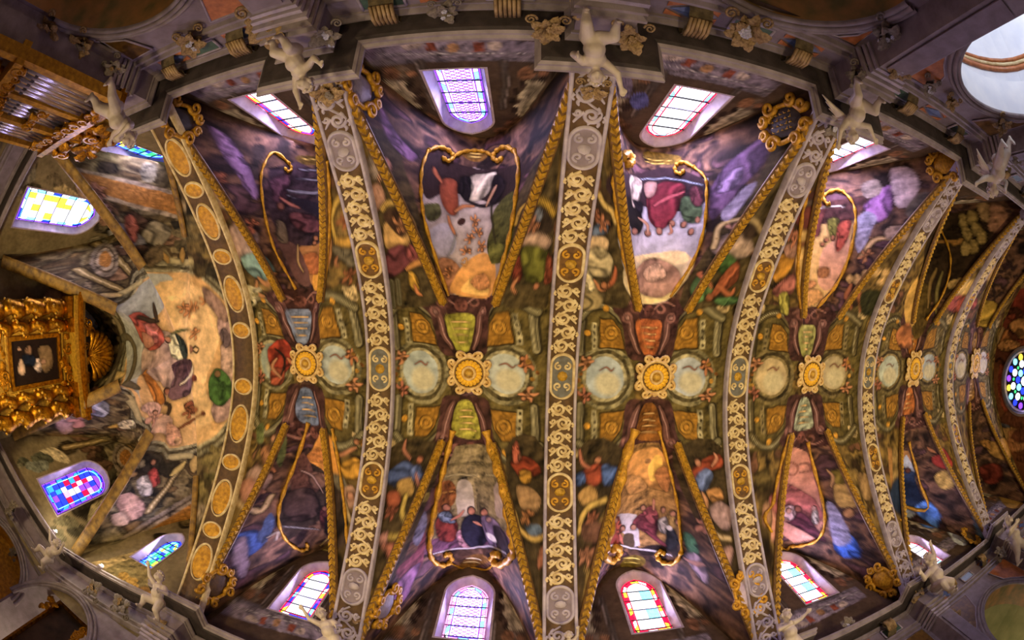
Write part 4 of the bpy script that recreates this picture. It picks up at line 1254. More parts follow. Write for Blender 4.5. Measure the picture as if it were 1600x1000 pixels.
B m 7a6a44 -1079,396,-1094,419,-1110,415,-1117,403,-1115,380,-1094,387
B m 4a4028 -1092,419,-1087,402,-1071,397,-888,305,-886,312,-1080,425
B m 6a5c38 -1140,541,-1122,512,-869,363,-835,374,-852,389
B m 4a4028 -787,389,-810,401,-842,397,-860,386,-823,371,-787,375
B m 7a6a44 -1129,474,-1131,494,-1146,497,-1157,485,-1150,458,-1138,459
B m 6a5c38 -1153,531,-1175,518,-1169,489,-1147,483,-1134,505,-1130,539
B m 6a5c38 -1155,518,-1156,488,-1134,468,-1116,490,-1121,536,-1143,543
T 4a3a20 22.7 -1518,-334,-1387,-265,-1287,-200
T a08850 15.1 -1518,-334,-1387,-265,-1287,-200
T c8b078 5.0 -1518,-334,-1387,-265,-1287,-200
T 4a3a20 15.3 -1184,487,-1139,418,-1095,350
T a08850 10.2 -1184,487,-1139,418,-1095,350
T c8b078 3.4 -1184,487,-1139,418,-1095,350
T 4a3a20 18.5 -1475,-241,-1388,-200,-1323,-176
T a08850 12.3 -1475,-241,-1388,-200,-1323,-176
T c8b078 4.1 -1475,-241,-1388,-200,-1323,-176
B m 4a3e28 -1315,-170,-1321,-249,-1107,-264,-908,-241,-840,-200,-792,-145,-780,-56,-782,49,-790,142,-824,211,-898,260,-1111,341,-1151,301,-1373,277,-1313,153,-1430,53,-1382,-75
B m 8a8264 -1303,-162,-1308,-238,-1105,-254,-915,-233,-847,-193,-800,-140,-787,-53,-790,48,-797,138,-831,206,-903,253,-1108,330,-1149,292,-1358,267,-1305,149,-1412,51,-1371,-71
B m 5c5238 -1291,-153,-1292,-225,-1101,-241,-922,-223,-856,-185,-810,-134,-798,-50,-800,47,-807,134,-841,199,-911,245,-1105,315,-1145,280,-1341,254,-1295,143,-1390,49,-1356,-66
B m a39a78 -1282,-147,-1281,-215,-1099,-232,-928,-216,-863,-179,-818,-129,-805,-48,-807,46,-814,131,-847,194,-915,238,-1102,305,-1142,272,-1329,245,-1287,139,-1376,48,-1347,-62
N fresco_panel -1273,-141,-1270,-206,-1098,-224,-933,-209,-870,-173,-825,-124,-812,-46,-814,46,-822,128,-854,189,-921,232,-1100,295,-1139,263,-1317,236,-1280,135,-1360,47,-1336,-59
B k d2aa70 -1273,-141,-1270,-206,-1098,-224,-933,-209,-870,-173,-825,-124,-812,-46,-814,46,-822,128,-854,189,-921,232,-1100,295,-1139,263,-1317,236,-1280,135,-1360,47,-1336,-59
B k a9aaa4 -1283,-141,-1258,-200,-1094,-218,-1100,-142,-1206,-65,-1185,32,-1247,113,-1295,210,-1272,123,-1381,8
B k cfa468 -934,-205,-826,-120,-819,5,-828,128,-890,191,-942,14
B k dfba80 -1109,-196,-902,-168,-871,-60,-940,83,-874,158,-1031,210,-1027,20,-1094,-86
B c c2a596 -1260,23,-1168,-47,-1079,-41,-1047,44,-1087,109,-1186,94
B c b89a8c -1190,-6,-1086,-3,-1069,79,-1153,116
B r b45a48 -1242,-106,-1177,-84,-1117,-30,-1206,11,-1270,-29
B r c8786a -1198,-75,-1146,-62,-1164,-17,-1215,-24
S 4a3a28 14.0 -1225,-95,-1190,-84,-1152,-79
S 4a3a28 14.6 -1190,-133,-1174,-107,-1160,-81
B s c08870 -1242,-43,-1192,-35,-1190,-6,-1246,2
B r dcd4aa -1107,-41,-1052,-40,-1017,5,-1045,25,-1092,18
B r 39423a -1069,-50,-1023,-27,-1018,12,-1033,24,-1054,-15
E f 4a3020 -1106,-28,15,-1,-1,-11
E s c08a68 -1104,-30,13,0,-2,-9
S 6a6a40 7.8 -1091,-46,-1038,-59,-1005,-63
T 5a4828 4.7 -981,-19,-966,-11,-977,0,-993,-8,-981,-19
B s 9a6a50 -1004,-18,-990,-8,-1003,4
B r b2741f -1204,63,-1186,94,-1159,137,-1110,151,-1209,180,-1221,126
S 4a3828 10.4 -1149,139,-1099,158,-1109,197
E f 4a3020 -1121,124,32,-6,-3,-10
E s a87050 -1116,125,27,-5,-5,-8
B r 7c5c66 -1085,91,-1009,29,-992,98,-1068,143,-1096,139
S d8c8b0 9.0 -1058,97,-1001,64,-998,36
E m 8a4a38 -985,72,12,-1,-1,-9
B m 5c4048 -1096,44,-1009,19,-1003,54,-1069,79
B c b8968c -857,-127,-830,-108,-825,-28,-859,-18,-880,-76
B c c0a08c -874,-25,-831,-20,-827,72,-870,59
B c b09086 -859,75,-825,80,-833,152,-871,173,-902,145
B r 4a6c30 -922,74,-896,38,-846,54,-833,95,-861,130,-913,120
E f 5a6a30 -892,49,15,-1,-1,-10
E s 8a6a40 -890,51,12,-1,0,-8
B m 3c5826 -889,78,-860,68,-855,110,-878,116
B r 9a5a3a -1053,158,-1008,139,-964,153,-1031,186
B s 9a6038 -1030,165,-1012,165,-1024,178,-1037,185,-1044,182,-1039,173
S 9a6038 16.0 -1017,169,-967,154,-959,151
S 9a6038 9.6 -1032,168,-1046,169,-1046,161
S 9a6038 13.3 -1036,183,-1036,192,-1047,200
S 9a6038 10.6 -1042,182,-1055,185,-1064,190
E f 5a3a20 -1012,158,41,-12,3,-7
E s 9a6038 -1011,159,23,-6,2,-6
S 7a4a28 7.9 -1093,238,-1043,212,-930,158
E m 7a4a2c -932,158,10,-1,-2,-6
B c cfa894 -1298,215,-1223,174,-1102,193,-1113,252,-1139,239
B s c89a80 -1239,216,-1201,211,-1204,223,-1232,237,-1257,239,-1252,227
S c89a80 11.7 -1204,215,-1131,193,-1118,187
S c89a80 16.1 -1240,219,-1265,225,-1266,215
S c89a80 20.9 -1233,235,-1202,236,-1238,254
S c89a80 20.9 -1251,237,-1281,247,-1302,257
E f 5a3a20 -1212,205,29,-7,-2,-7
E s c89a80 -1209,207,25,-6,-1,-6
B c c8987c -1108,213,-1083,238,-1083,280,-1117,281
B s c78a50 -993,-119,-976,-117,-980,-110,-989,-106,-1007,-107,-1005,-114
S c78a50 7.7 -977,-115,-968,-116,-960,-119
S c78a50 12.5 -993,-118,-1017,-116,-1021,-122
S c78a50 8.6 -989,-107,-987,-100,-996,-95
S c78a50 13.3 -1002,-108,-1021,-105,-1032,-101
E f 9a6a38 -975,-123,7,0,2,-5
E s c78a50 -975,-122,6,0,1,-4
B s c78a50 -950,-130,-956,-123,-967,-125,-972,-129,-966,-134,-957,-133
S c78a50 7.3 -960,-124,-961,-118,-959,-114
S c78a50 7.3 -952,-130,-951,-137,-942,-138
S c78a50 10.3 -970,-130,-985,-127,-1010,-131
S c78a50 8.6 -967,-133,-967,-139,-970,-144
E f 9a6a38 -948,-125,7,0,2,-5
E s c78a50 -949,-124,6,0,2,-4
B s c78a50 -1026,-131,-1015,-125,-1028,-119,-1039,-118,-1043,-123,-1036,-128
S c78a50 13.0 -1020,-123,-1004,-121,-981,-121
S c78a50 8.1 -1028,-129,-1039,-132,-1035,-138
S c78a50 9.4 -1037,-119,-1041,-112,-1050,-111
S c78a50 8.2 -1041,-122,-1051,-124,-1059,-124
E f 9a6a38 -1010,-130,23,0,-1,-5
E s c78a50 -1010,-129,16,0,-1,-4
B s c78a50 -897,-148,-897,-141,-908,-139,-916,-140,-915,-145,-905,-147
S c78a50 6.8 -900,-141,-896,-136,-891,-134
S c78a50 6.8 -900,-147,-904,-152,-896,-156
S c78a50 8.3 -915,-140,-923,-135,-932,-136
S c78a50 8.0 -914,-144,-920,-148,-928,-150
E f 9a6a38 -890,-145,7,0,1,-5
E s c78a50 -891,-144,5,0,2,-4
B s c78a50 -982,-61,-970,-61,-972,-53,-978,-48,-986,-49,-986,-55
S c78a50 7.3 -971,-58,-962,-61,-955,-64
S c78a50 7.3 -982,-59,-992,-57,-995,-62
S c78a50 8.8 -979,-49,-975,-43,-981,-37
S c78a50 8.9 -984,-49,-995,-45,-1002,-40
E f 9a6a38 -973,-66,7,0,1,-5
E s c78a50 -972,-65,7,0,1,-4
B c a08070 -901,-179,-849,-144,-833,-95,-864,-94,-906,-143
B r 6d5a5a -873,-60,-852,-74,-832,-45,-859,-18
E m c8a078 -1092,273,10,0,2,-12
T b8a878 21.6 -1314,-164,-1274,-200
T b8a878 26.4 -1306,160,-1332,250
T b8a878 16.7 -1092,-255,-913,-242
T b8a878 19.0 -1113,325,-1061,322
E m 8a7a64 -1442,-276,37,0,-52,-61
E m 5c4c38 -1442,-276,27,0,-39,-47
E m a89478 -1442,-276,23,0,-34,-40
E g b07a30 -1442,-276,16,0,-25,-29
E m 8a7a64 -1100,-422,270,63,250,24
E m 5c4c38 -1100,-422,258,62,243,31
E m a89478 -1100,-422,252,62,-7,-41
E g b07a30 -1100,-422,242,61,-6,-29
E m 8a7a64 -1110,526,279,-164,16,-69
E m 5c4c38 -1110,526,269,-162,12,-53
E m a89478 -1110,526,264,-162,11,-46
E g b07a30 -1110,526,254,-160,8,-33
B s b07a5c -1213,-435,-1215,-425,-1219,-428,-1222,-436,-1221,-443,-1217,-440
S b07a5c 6.2 -1217,-426,-1216,-417,-1214,-409
S b07a5c 6.0 -1215,-436,-1215,-446,-1211,-447
S b07a5c 7.3 -1222,-436,-1226,-433,-1228,-441
S b07a5c 7.4 -1221,-440,-1223,-451,-1224,-459
E f 5a3a20 -1212,-426,3,-1,-1,-7
E s b07a5c -1212,-425,2,-1,-1,-6
B s b88a70 -1205,-389,-1202,-382,-1208,-385
S b88a70 5.7 -1203,-380,-1199,-377,-1196,-376
S b88a70 17.3 -1206,-387,-1209,-391,-1209,-399
E f 5a3a20 -1202,-390,4,-1,-1,-7
E s b88a70 -1201,-388,2,-1,-1,-5
B r bcb6b2 -1188,-355,-1168,-341,-1163,-294,-1437,-320
B r ad6654 -1181,-367,-1171,-381,-1160,-353,-1160,-306,-1170,-315
B s c49a8a -1506,223,-1472,205,-1515,261,-1557,297,-1561,285
B s b07862 -1453,209,-1457,221,-1476,238,-1490,246,-1485,235,-1467,220
S b07862 13.6 -1462,226,-1459,229,-1450,227
S b07862 12.2 -1458,214,-1461,210,-1447,195
S b07862 16.6 -1486,242,-1504,262,-1518,270
S b07862 14.9 -1484,236,-1491,236,-1501,240
E f 5a3a20 -1443,206,4,1,11,-12
E s b07862 -1446,209,4,1,9,-10
B r b6b4b4 -1423,145,-1368,175,-1422,234,-1440,223
B s b08a80 -1466,147,-1434,136,-1418,202,-1444,211
S b07848 16.1 -1434,136,-1348,155,-1331,163
S c8a040 14.6 -1459,288,-1401,272
B r d8c8a0 -1415,266,-1361,255,-1374,288,-1433,296
B r b04a3c -1167,366,-1149,348,-1149,396,-1166,410
B r bcb0a0 -1183,379,-1164,368,-1167,428,-1182,428
E f 4a3020 -1150,328,4,2,1,-9
E s 9a6a4c -1150,330,4,2,1,-8
B c b8907a -1214,419,-1196,410,-1182,453,-1194,493,-1214,490
B c c0a088 -1226,462,-1211,466,-1213,505,-1228,496
S b08a50 32.0 -1188,355,-1371,365,-1330,308
S c0a860 14.0 -1125,382,-1086,344
S b89a58 28.0 -1070,373,-1049,327
S c8b888 32.0 -1389,346,-1277,293
S c8ae70 16.6 -1355,-160,-1312,-156
S c8ae70 30.9 -1515,36,-1416,19
S c8ae70 29.0 -1413,108,-1322,91
S a88440 14.9 -1109,-278,-1096,-251
S a88440 20.1 -1060,-289,-1053,-255
T 8a7a58 38.6 -1380,-78,-1424,53,-1325,158
T 5c5038 11.5 -1357,-79,-1404,51,-1319,159
T 6a6048 26.4 -1416,-11,-1336,-16,-1261,112,-1275,111
B m 6d5c40 -1144,-267,-1119,-306,-1107,-266,-1130,-235
B m 8a7a48 -892,256,-864,246,-835,248,-831,261,-865,269,-882,264
B m 8a7a48 -848,331,-862,335,-873,330,-870,321,-849,320,-838,325
B m 8a7a48 -824,253,-815,268,-855,278,-898,274,-887,257,-843,240
B m 4e4428 -1083,427,-1073,403,-870,299,-842,303,-851,318,-876,324
B m 6a6238 -841,301,-866,298,-879,293,-862,286,-835,284,-827,289
B m 8a7a48 -853,228,-837,231,-853,241,-870,242,-880,239,-876,227
B m 8a7a48 -866,327,-881,332,-1080,438,-888,317,-866,316,-861,320
B m 54482c -841,-205,-879,-207,-889,-224,-849,-237,-817,-229,-811,-218
B m 54482c -924,-223,-908,-231,-889,-232,-884,-226,-887,-218,-906,-217
B m 54482c -911,-199,-924,-211,-915,-224,-885,-227,-850,-220,-870,-208
B m 3a3424 -895,-272,-884,-278,-870,-285,-857,-279,-862,-272,-873,-270
B m 7d6a3c -861,-246,-870,-260,-857,-268,-827,-270,-814,-259,-834,-248
B m 6d5c38 -833,-311,-822,-304,-843,-300,-869,-302,-869,-311,-848,-313
B m 6d5c38 -887,-261,-1045,-291,-878,-284,-840,-288,-833,-272,-855,-259
B m 3a3424 -880,-209,-861,-225,-834,-222,-811,-213,-832,-198,-862,-201
B m 8d8468 -1174,-537,-1154,-530,-1152,-483,-1170,-488
@e
B k b89868 93,926,308,914,480,1077,370,1131
B r 8a3c28 284,1089,174,911,335,913,394,1041
B c b08a58 200,1021,147,909,228,914
B r 8a4a28 799,1104,794,991,858,948,879,1056
B r 5a5a60 833,1048,805,942,864,909,893,982
B r a87038 480,1077,379,1020,363,955,473,990
B m 8a4428 533,1048,701,1038,796,922,808,829,414,909
B r 7a3c28 535,1049,528,1134,491,1106,464,1052,482,961,517,977
B r 5c3420 332,920,357,955,356,1032,329,1044,309,1013,310,952
B r 5c3420 531,911,559,1002,543,1111,485,1083,458,995,492,932
B r 5c3420 422,875,439,912,446,986,415,1018,388,958,391,876
B r b08048 503,1040,481,1084,455,1047,449,999,461,926,488,971
B r 7a3c28 358,960,394,940,406,1025,381,1077,356,1056,337,983
B r b08048 419,969,385,1015,352,924,373,839,406,860,442,916
B r b08048 494,1003,485,1041,459,1037,449,993,462,954,482,952
B c 6a4028 928,745,943,787,945,828,929,833,912,798,908,755
B c b08c50 835,864,854,881,862,944,843,959,819,918,815,879
B c 6a4028 725,879,749,793,804,828,811,923,805,1002,757,967
B c b08c50 825,930,834,858,868,880,891,951,882,1031,840,1011
B c a87848 831,920,813,855,825,780,867,831,884,892,857,923
B c a87848 852,886,842,783,900,810,912,868,916,946,880,935
B c a87848 916,877,907,921,883,902,873,844,889,823,906,838
B c 6a4028 857,902,823,879,796,791,818,732,853,766,869,847
@b0
P m 463830 -236,1821,-345,2204,-266,2175,-6,1672,133,1390,217,1195,153,1123,37,1140,-60,1257,-138,1447
S d8c070 5.4 158,1137,188,1137
@b4
B r 5a90e0 511,1090,644,1112,597,998,470,917,426,977
B k c8d0d8 640,1047,586,891,490,738,449,793
@b5
B c a8843c 608,922,810,864,507,682,411,775
@a4
B r 44382a 167,1031,215,1037,243,1087,205,1143,151,1161,154,1089
B r 5a5040 170,1142,158,1089,163,1013,201,1012,218,1051,218,1131
B r 7d6f54 288,876,304,846,338,842,347,892,330,962,283,942
B r 92866a 102,1030,129,1017,143,1058,135,1087,107,1119,87,1082
B r 7d6f54 230,910,220,925,203,929,196,901,211,868,229,886
B r 7d6f54 242,933,208,976,185,924,195,859,227,837,254,879
B r 5a5040 231,936,249,914,268,916,273,935,263,965,249,970
B r 6a5040 99,1090,157,1109,184,1174,144,1264,92,1275,60,1196
B r 92866a 211,1070,190,1075,168,1066,177,1032,198,1012,212,1039
B r 7d6f54 262,1114,230,1169,191,1139,187,1078,219,1038,245,1060
B r 8a6a4c 242,939,292,971,284,1037,244,1093,201,1069,211,982
B c b89a80 329,822,354,847,346,905,288,932,279,883
B c a8826c 271,955,292,1010,221,1085,191,1031
B s b88a70 262,1015,252,1033,240,1027,235,1015,243,1004,255,1007
S b88a70 16.0 237,1015,223,1020,217,1007
S b88a70 15.6 242,1007,244,989,241,975
B r bcb6b2 179,1072,215,1103,197,1191,119,1254,103,1183
S 2c2420 19.5 179,1072,195,1096,216,1109
B m b5a070 322,719,319,777,280,888,250,870,265,808,249,803
B m b0a070 -24,716,28,759,13,843,26,907,-12,886,-29,797
T 4a4030 5.1 364,634,244,649
B m 7d7460 323,582,351,634,269,659,249,605
B m 7a6c50 319,688,336,696,349,714,342,748,323,745,309,723
B m 5c5038 328,587,315,591,302,568,308,538,323,540,333,561
B m 7a6c50 267,716,248,680,256,626,289,626,308,658,290,696
B m 7a6c50 320,771,307,759,299,728,316,704,335,722,338,760
B m 4c4230 268,650,279,624,295,634,300,655,296,691,278,678
B m 4c4230 281,619,302,650,290,696,263,685,248,665,263,627
@a3
B r 8a7450 227,1143,236,1104,248,1105,256,1137,248,1180,233,1163
B r 8a7450 307,1196,310,1131,328,1084,354,1107,349,1168,332,1213
B r 6a5638 296,1231,299,1151,332,1101,357,1157,351,1225,324,1267
B r 8a7450 251,1109,255,1142,244,1174,231,1173,221,1137,232,1116
B r 94805c 471,905,482,942,471,1002,438,984,429,935,442,890
B s c2a08c 404,838,446,881,437,940,386,941,379,876
B s a87860 446,939,446,992,402,993,399,954
B r b4b6be 407,993,388,1075,340,1138,303,1123,320,1061
S b08468 22.6 385,980,339,1034,292,1087
S a87a58 18.2 324,1124,314,1188
B m 30201c 383,889,389,994,350,980,356,921
@a2
B r 4c4028 339,899,312,888,315,832,342,808,362,838,363,881
B r 6a5638 315,977,329,939,352,916,371,961,357,998,324,1021
B r 6a5638 280,1117,285,1155,263,1169,251,1157,250,1124,262,1113
B r 7a5c40 221,1021,242,953,275,918,301,962,300,1019,249,1060
B r 6a5638 264,1059,258,1084,239,1096,224,1068,233,1043,253,1033
B r 8d7a58 320,880,334,863,349,877,347,901,335,917,321,915
B r 6a5638 281,971,271,1015,258,1056,222,1039,217,977,244,960
B r 8d7a58 183,1156,187,1080,222,1039,250,1061,252,1122,228,1163
B r 7a5c40 383,898,384,951,367,975,344,978,337,940,354,908
B r 6a5638 294,1037,298,1097,283,1169,238,1180,217,1100,257,1056
B r 7a5c40 325,981,300,991,293,967,299,923,319,913,332,947
B r 4c4028 236,1023,262,990,281,1006,286,1045,268,1077,243,1060
B r 3e3628 124,1278,102,1181,148,1129,196,1109,201,1191,184,1283
B r 5c543c 0,740,18,718,44,726,46,767,23,799,-9,796
B r 7d745a 145,863,121,889,95,862,120,812,144,774,167,823
B r 5c543c 221,1018,190,1019,173,979,190,946,210,953,230,981
B r 8a7c58 141,860,118,847,130,792,162,779,170,816,164,854
B r 8a7c58 220,1019,257,1018,295,1032,289,1137,235,1153,216,1080
B r 3e3628 203,943,196,991,155,997,146,939,166,892,197,909
B r 3e3628 92,868,98,818,133,790,157,821,138,876,112,887
B r 5c543c 200,1048,193,1000,210,959,235,937,251,1000,234,1037
B r 5c543c 170,1008,174,940,228,917,228,985,219,1039,177,1060
B r 5c543c 106,1033,99,978,117,929,156,931,162,989,136,1042
B r 3e3628 142,912,150,992,108,1035,65,1013,65,928,113,897
B r 8a7c58 73,879,80,807,136,774,149,835,131,909,83,935
B r 6a5038 110,817,134,783,159,791,164,842,136,869,113,869
B r 8a7c58 182,1008,193,1059,170,1106,150,1091,125,1051,159,1007
B r 8a7c58 167,1082,193,1022,246,1011,250,1084,244,1141,195,1131
B r 5c543c 54,751,57,771,53,796,37,795,27,772,41,753
B r 3e3628 126,840,93,829,86,791,102,737,130,732,149,784
B r 8a7c58 210,1121,193,1164,165,1163,165,1114,182,1076,196,1091
B r 6a5038 216,936,249,899,268,950,251,985,220,1024,202,984
B r 3e3628 64,858,41,814,69,769,115,750,114,815,99,871
B r 3e3628 131,891,119,834,115,776,163,749,187,787,180,866
T 4a3a20 27.1 341,845,324,1004,314,1143
T a08850 18.1 341,845,324,1004,314,1143
T c8b078 6.0 341,845,324,1004,314,1143
E m 8a7a64 223,1093,-20,58,63,51
E m 5c4c38 223,1093,-15,45,48,39
E m a89478 223,1093,-13,38,41,33
E g b07a30 223,1093,-9,27,30,24
B m c0b088 356,729,360,791,322,833,283,839,295,798,320,766
B m b8a878 115,817,114,875,74,857,67,801,73,767
B m 5c5c48 345,678,354,701,356,730,337,748,325,727,325,696
B m 5c5c48 329,629,340,606,354,621,359,640,348,660,328,665
B m 5c5c48 332,679,344,709,339,759,311,772,303,744,302,699
B m 7d8070 285,683,310,655,329,670,327,697,316,742,290,733
B m 7d8070 304,692,304,658,316,637,330,643,335,667,319,687
B m 7d8070 303,691,309,672,319,651,327,659,324,685,317,697
B m 8a8468 325,611,335,602,343,614,341,628,335,638,324,634
B m 6a6248 109,597,110,630,92,638,78,637,85,601,102,586
B m 4c4634 86,711,68,738,53,730,39,708,56,669,81,662
B m 6a6248 122,696,101,720,89,693,97,659,121,631,129,663
B m 6a6248 106,686,113,714,90,726,74,720,78,690,88,673
B m 6a6248 53,642,52,603,68,557,92,574,87,609,69,643
B m 6a6248 76,577,100,557,105,597,89,651,68,636,57,618
@a1
B r 8a7c58 446,852,441,799,484,758,530,792,545,844,503,877
B m 7a6a44 237,1025,277,1023,311,1050,304,1100,259,1100,221,1054
B m 4a4028 455,1083,485,1146,439,1181,385,1124,349,1070,405,1032
B m 37301f 314,1057,299,1038,314,1021,333,1024,359,1046,339,1066
B m 37301f 359,953,329,962,305,928,326,902,359,910,378,930
B m 6a5c38 325,1038,372,1067,398,1131,368,1159,299,1120,294,1069
B m b8a068 428,651,374,761,320,920,310,893,336,757,380,642
B m 8a7a4c 360,625,317,802,184,722,226,648
B m 7a6a40 260,696,264,717,258,737,232,738,224,716,231,695
B m a88438 272,697,270,681,286,671,305,676,309,702,289,710
B m a88438 248,692,228,695,211,679,220,666,240,655,252,667
B m 7a6a40 266,671,248,685,233,672,229,658,242,643,261,646
B m a88438 271,680,273,701,260,709,239,708,241,691,249,676
B m 8d6a30 166,691,181,668,199,672,213,686,195,707,180,701
@lun
P m 84788a -155,711,126,731,128,783,-159,771
P m 8a4a38 -49,725,-35,727,-39,755,-55,753
P m 8a4a38 24,733,39,733,37,761,21,760
P m 6d6474 -159,771,128,783,128,795,-157,786
B m b8a6a0 -88,723,-54,725,-68,742,-87,743
B m b8a6a0 45,733,68,737,62,757,47,753
E m a07a58 -10,748,10,1,2,-15
S b8b0b8 3.1 -151,746,-20,765,127,766
T 574c4a 9.5 -69,783,-74,866,-78,983
T 574c4a 9.3 66,792,66,874,55,988
T 7d7070 3.9 -77,781,-82,878,-84,989
T 7d7070 3.7 71,792,73,874,62,988
B m b8aa94 -155,857,-125,848,-109,856,-117,887,-108,911,-120,945,-107,960,-122,997,-143,1015,-149,940
S 8a7d6c 4.2 -152,864,-138,912,-137,1002
S 8a7d6c 4.2 -126,853,-132,913
E m 3a2c28 -108,866,7,1,4,-15
E m 3a2c28 -99,898,7,1,4,-16
E m 3a2c28 -99,942,9,1,4,-20
E m 3a2c28 -115,985,7,1,4,-16
E m 3a2c28 -112,835,8,1,4,-17
S 2e2420 24.4 -172,801,-191,932,-169,1060,-105,1202
S 7d6a5a 6.6 -165,803,-180,928,-156,1043,-98,1165
B m 54443c -104,857,-111,847,-105,829,-95,822,-87,836,-93,852
B m 6b5a50 -120,819,-104,811,-103,833,-114,850,-128,848,-131,828
B m 6b5a50 -122,823,-119,803,-107,789,-95,802,-98,813,-108,826
B m 7a6a62 -123,821,-116,821,-111,826,-114,838,-123,838,-129,832
B m 86604a -128,811,-118,808,-121,823,-124,829,-136,832,-135,818
B m 86604a -96,815,-86,818,-87,832,-96,835,-104,836,-104,821
B m 86604a -115,813,-120,835,-138,844,-147,827,-139,806,-122,793
B m 5a4034 -99,1052,-89,1034,-77,1025,-68,1042,-77,1064,-91,1075
B m 7a5a48 -120,1144,-130,1143,-130,1121,-118,1110,-107,1116,-113,1138
B m 6b4a3a -101,1074,-93,1087,-98,1114,-109,1119,-121,1110,-117,1090
B m 5a4034 -121,1077,-108,1080,-110,1103,-118,1118,-132,1120,-135,1100
B m 6b4a3a -114,1058,-102,1041,-94,1046,-89,1061,-99,1073,-110,1078
B m 7a5a48 -101,1056,-117,1048,-122,1020,-103,1004,-91,1010,-84,1037
B m b8aa94 137,875,116,861,102,867,103,898,91,921,94,956,81,968,86,1006,99,1026,118,954
S 8a7d6c 4.1 133,880,114,925,97,1012
S 8a7d6c 4.1 116,866,109,926
E m 3a2c28 99,878,7,0,0,-15
E m 3a2c28 86,907,7,0,0,-16
E m 3a2c28 79,950,9,0,0,-20
E m 3a2c28 83,993,7,0,0,-16
E m 3a2c28 108,847,8,-1,0,-17
S 2e2420 23.4 159,824,151,951,111,1071,34,1205
S 7d6a5a 6.3 154,824,143,946,104,1054,36,1169
B m 54443c 133,866,123,857,124,840,132,831,143,842,142,858
B m 6b5a50 111,834,123,823,130,843,124,862,112,863,103,845
B m 6b5a50 110,838,108,818,114,803,129,812,130,823,123,837
B m 7a6a62 110,836,116,835,122,838,122,850,114,852,107,848
B m 86604a 103,829,112,823,113,837,112,844,102,850,99,836
B m 86604a 129,825,140,825,142,838,134,843,127,846,123,832
B m 86604a 117,826,118,849,104,862,91,848,93,826,105,810
B m 5a4034 69,1058,77,1039,87,1028,98,1043,93,1065,81,1078
B m 7a5a48 68,1149,58,1149,54,1128,64,1115,75,1120,74,1142
B m 6b4a3a 73,1079,83,1090,83,1117,73,1123,60,1117,60,1097
B m 5a4034 57,1084,70,1085,71,1108,67,1123,54,1127,47,1109
B m 6b4a3a 59,1065,67,1048,76,1051,84,1065,76,1077,66,1084
B m 6b4a3a 73,1112,73,1140,49,1160,37,1138,35,1103,59,1090
@t2
B m 5a5ca0 101,893,125,872,144,925,121,948
B m 7d7090 59,837,84,818,101,893,74,900
@pic
B r 8a6a54 -10,692,-18,715,10,718,17,695
B s c8a890 15,668,43,686,60,672,49,652
B r d8c0b8 33,716,22,751,46,771,62,740
B r 1c2438 6,677,10,724,38,729,38,687
B c 8a7050 -6,748,-8,800,46,806,65,768
E s b08870 33,767,1,11,-7,1
E s c09880 -12,665,1,8,-5,0
'''  # purple drapery of the upper right webs has window light mixed into its colour
# ---------------------------------------------------------------- fresco painting: pigment laid on the surfaces in their own plan coordinates
def hsh(i, j, s): 
    h = np.sin(i * 127.1 + j * 311.7 + s * 74.7) * 43758.5453; return h - np.floor(h)
def vnoise(P, s=0):
    i = np.floor(P); f = P - i; f = f * f * (3 - 2 * f); a, b = i[:, 0], i[:, 1]
    return (hsh(a, b, s) * (1 - f[:, 0]) + hsh(a + 1, b, s) * f[:, 0]) * (1 - f[:, 1]) + (hsh(a, b + 1, s) * (1 - f[:, 0]) + hsh(a + 1, b + 1, s) * f[:, 0]) * f[:, 1]
def fbm(P, s=0): return 0.55 * vnoise(P, s) + 0.3 * vnoise(P * 2.1, s + 1) + 0.15 * vnoise(P * 4.3, s + 2)
def emboss(P, sc, s):                                    # brushed modelling: light and dark sides of noise forms
    return fbm(P * sc, s) - fbm(P * sc + 0.28, s)
def seg_d(P, A, B):
    d = B - A; l = (d * d).sum() + 1e-12; t = np.clip(((P - A) @ d) / l, 0, 1); q = P - A - t[:, None] * d
    return np.sqrt((q * q).sum(1)), t
def inside(P, Q):
    c = np.zeros(len(P), bool); j = len(Q) - 1
    for i in range(len(Q)):
        (xi, yi), (xj, yj) = Q[i], Q[j]
        if yi != yj: c ^= ((yi > P[:, 1]) != (yj > P[:, 1])) & (P[:, 0] < (xj - xi) * (P[:, 1] - yi) / (yj - yi) + xi)
        j = i
    return c
TINT = np.array([1.0, 1.0, 1.0])
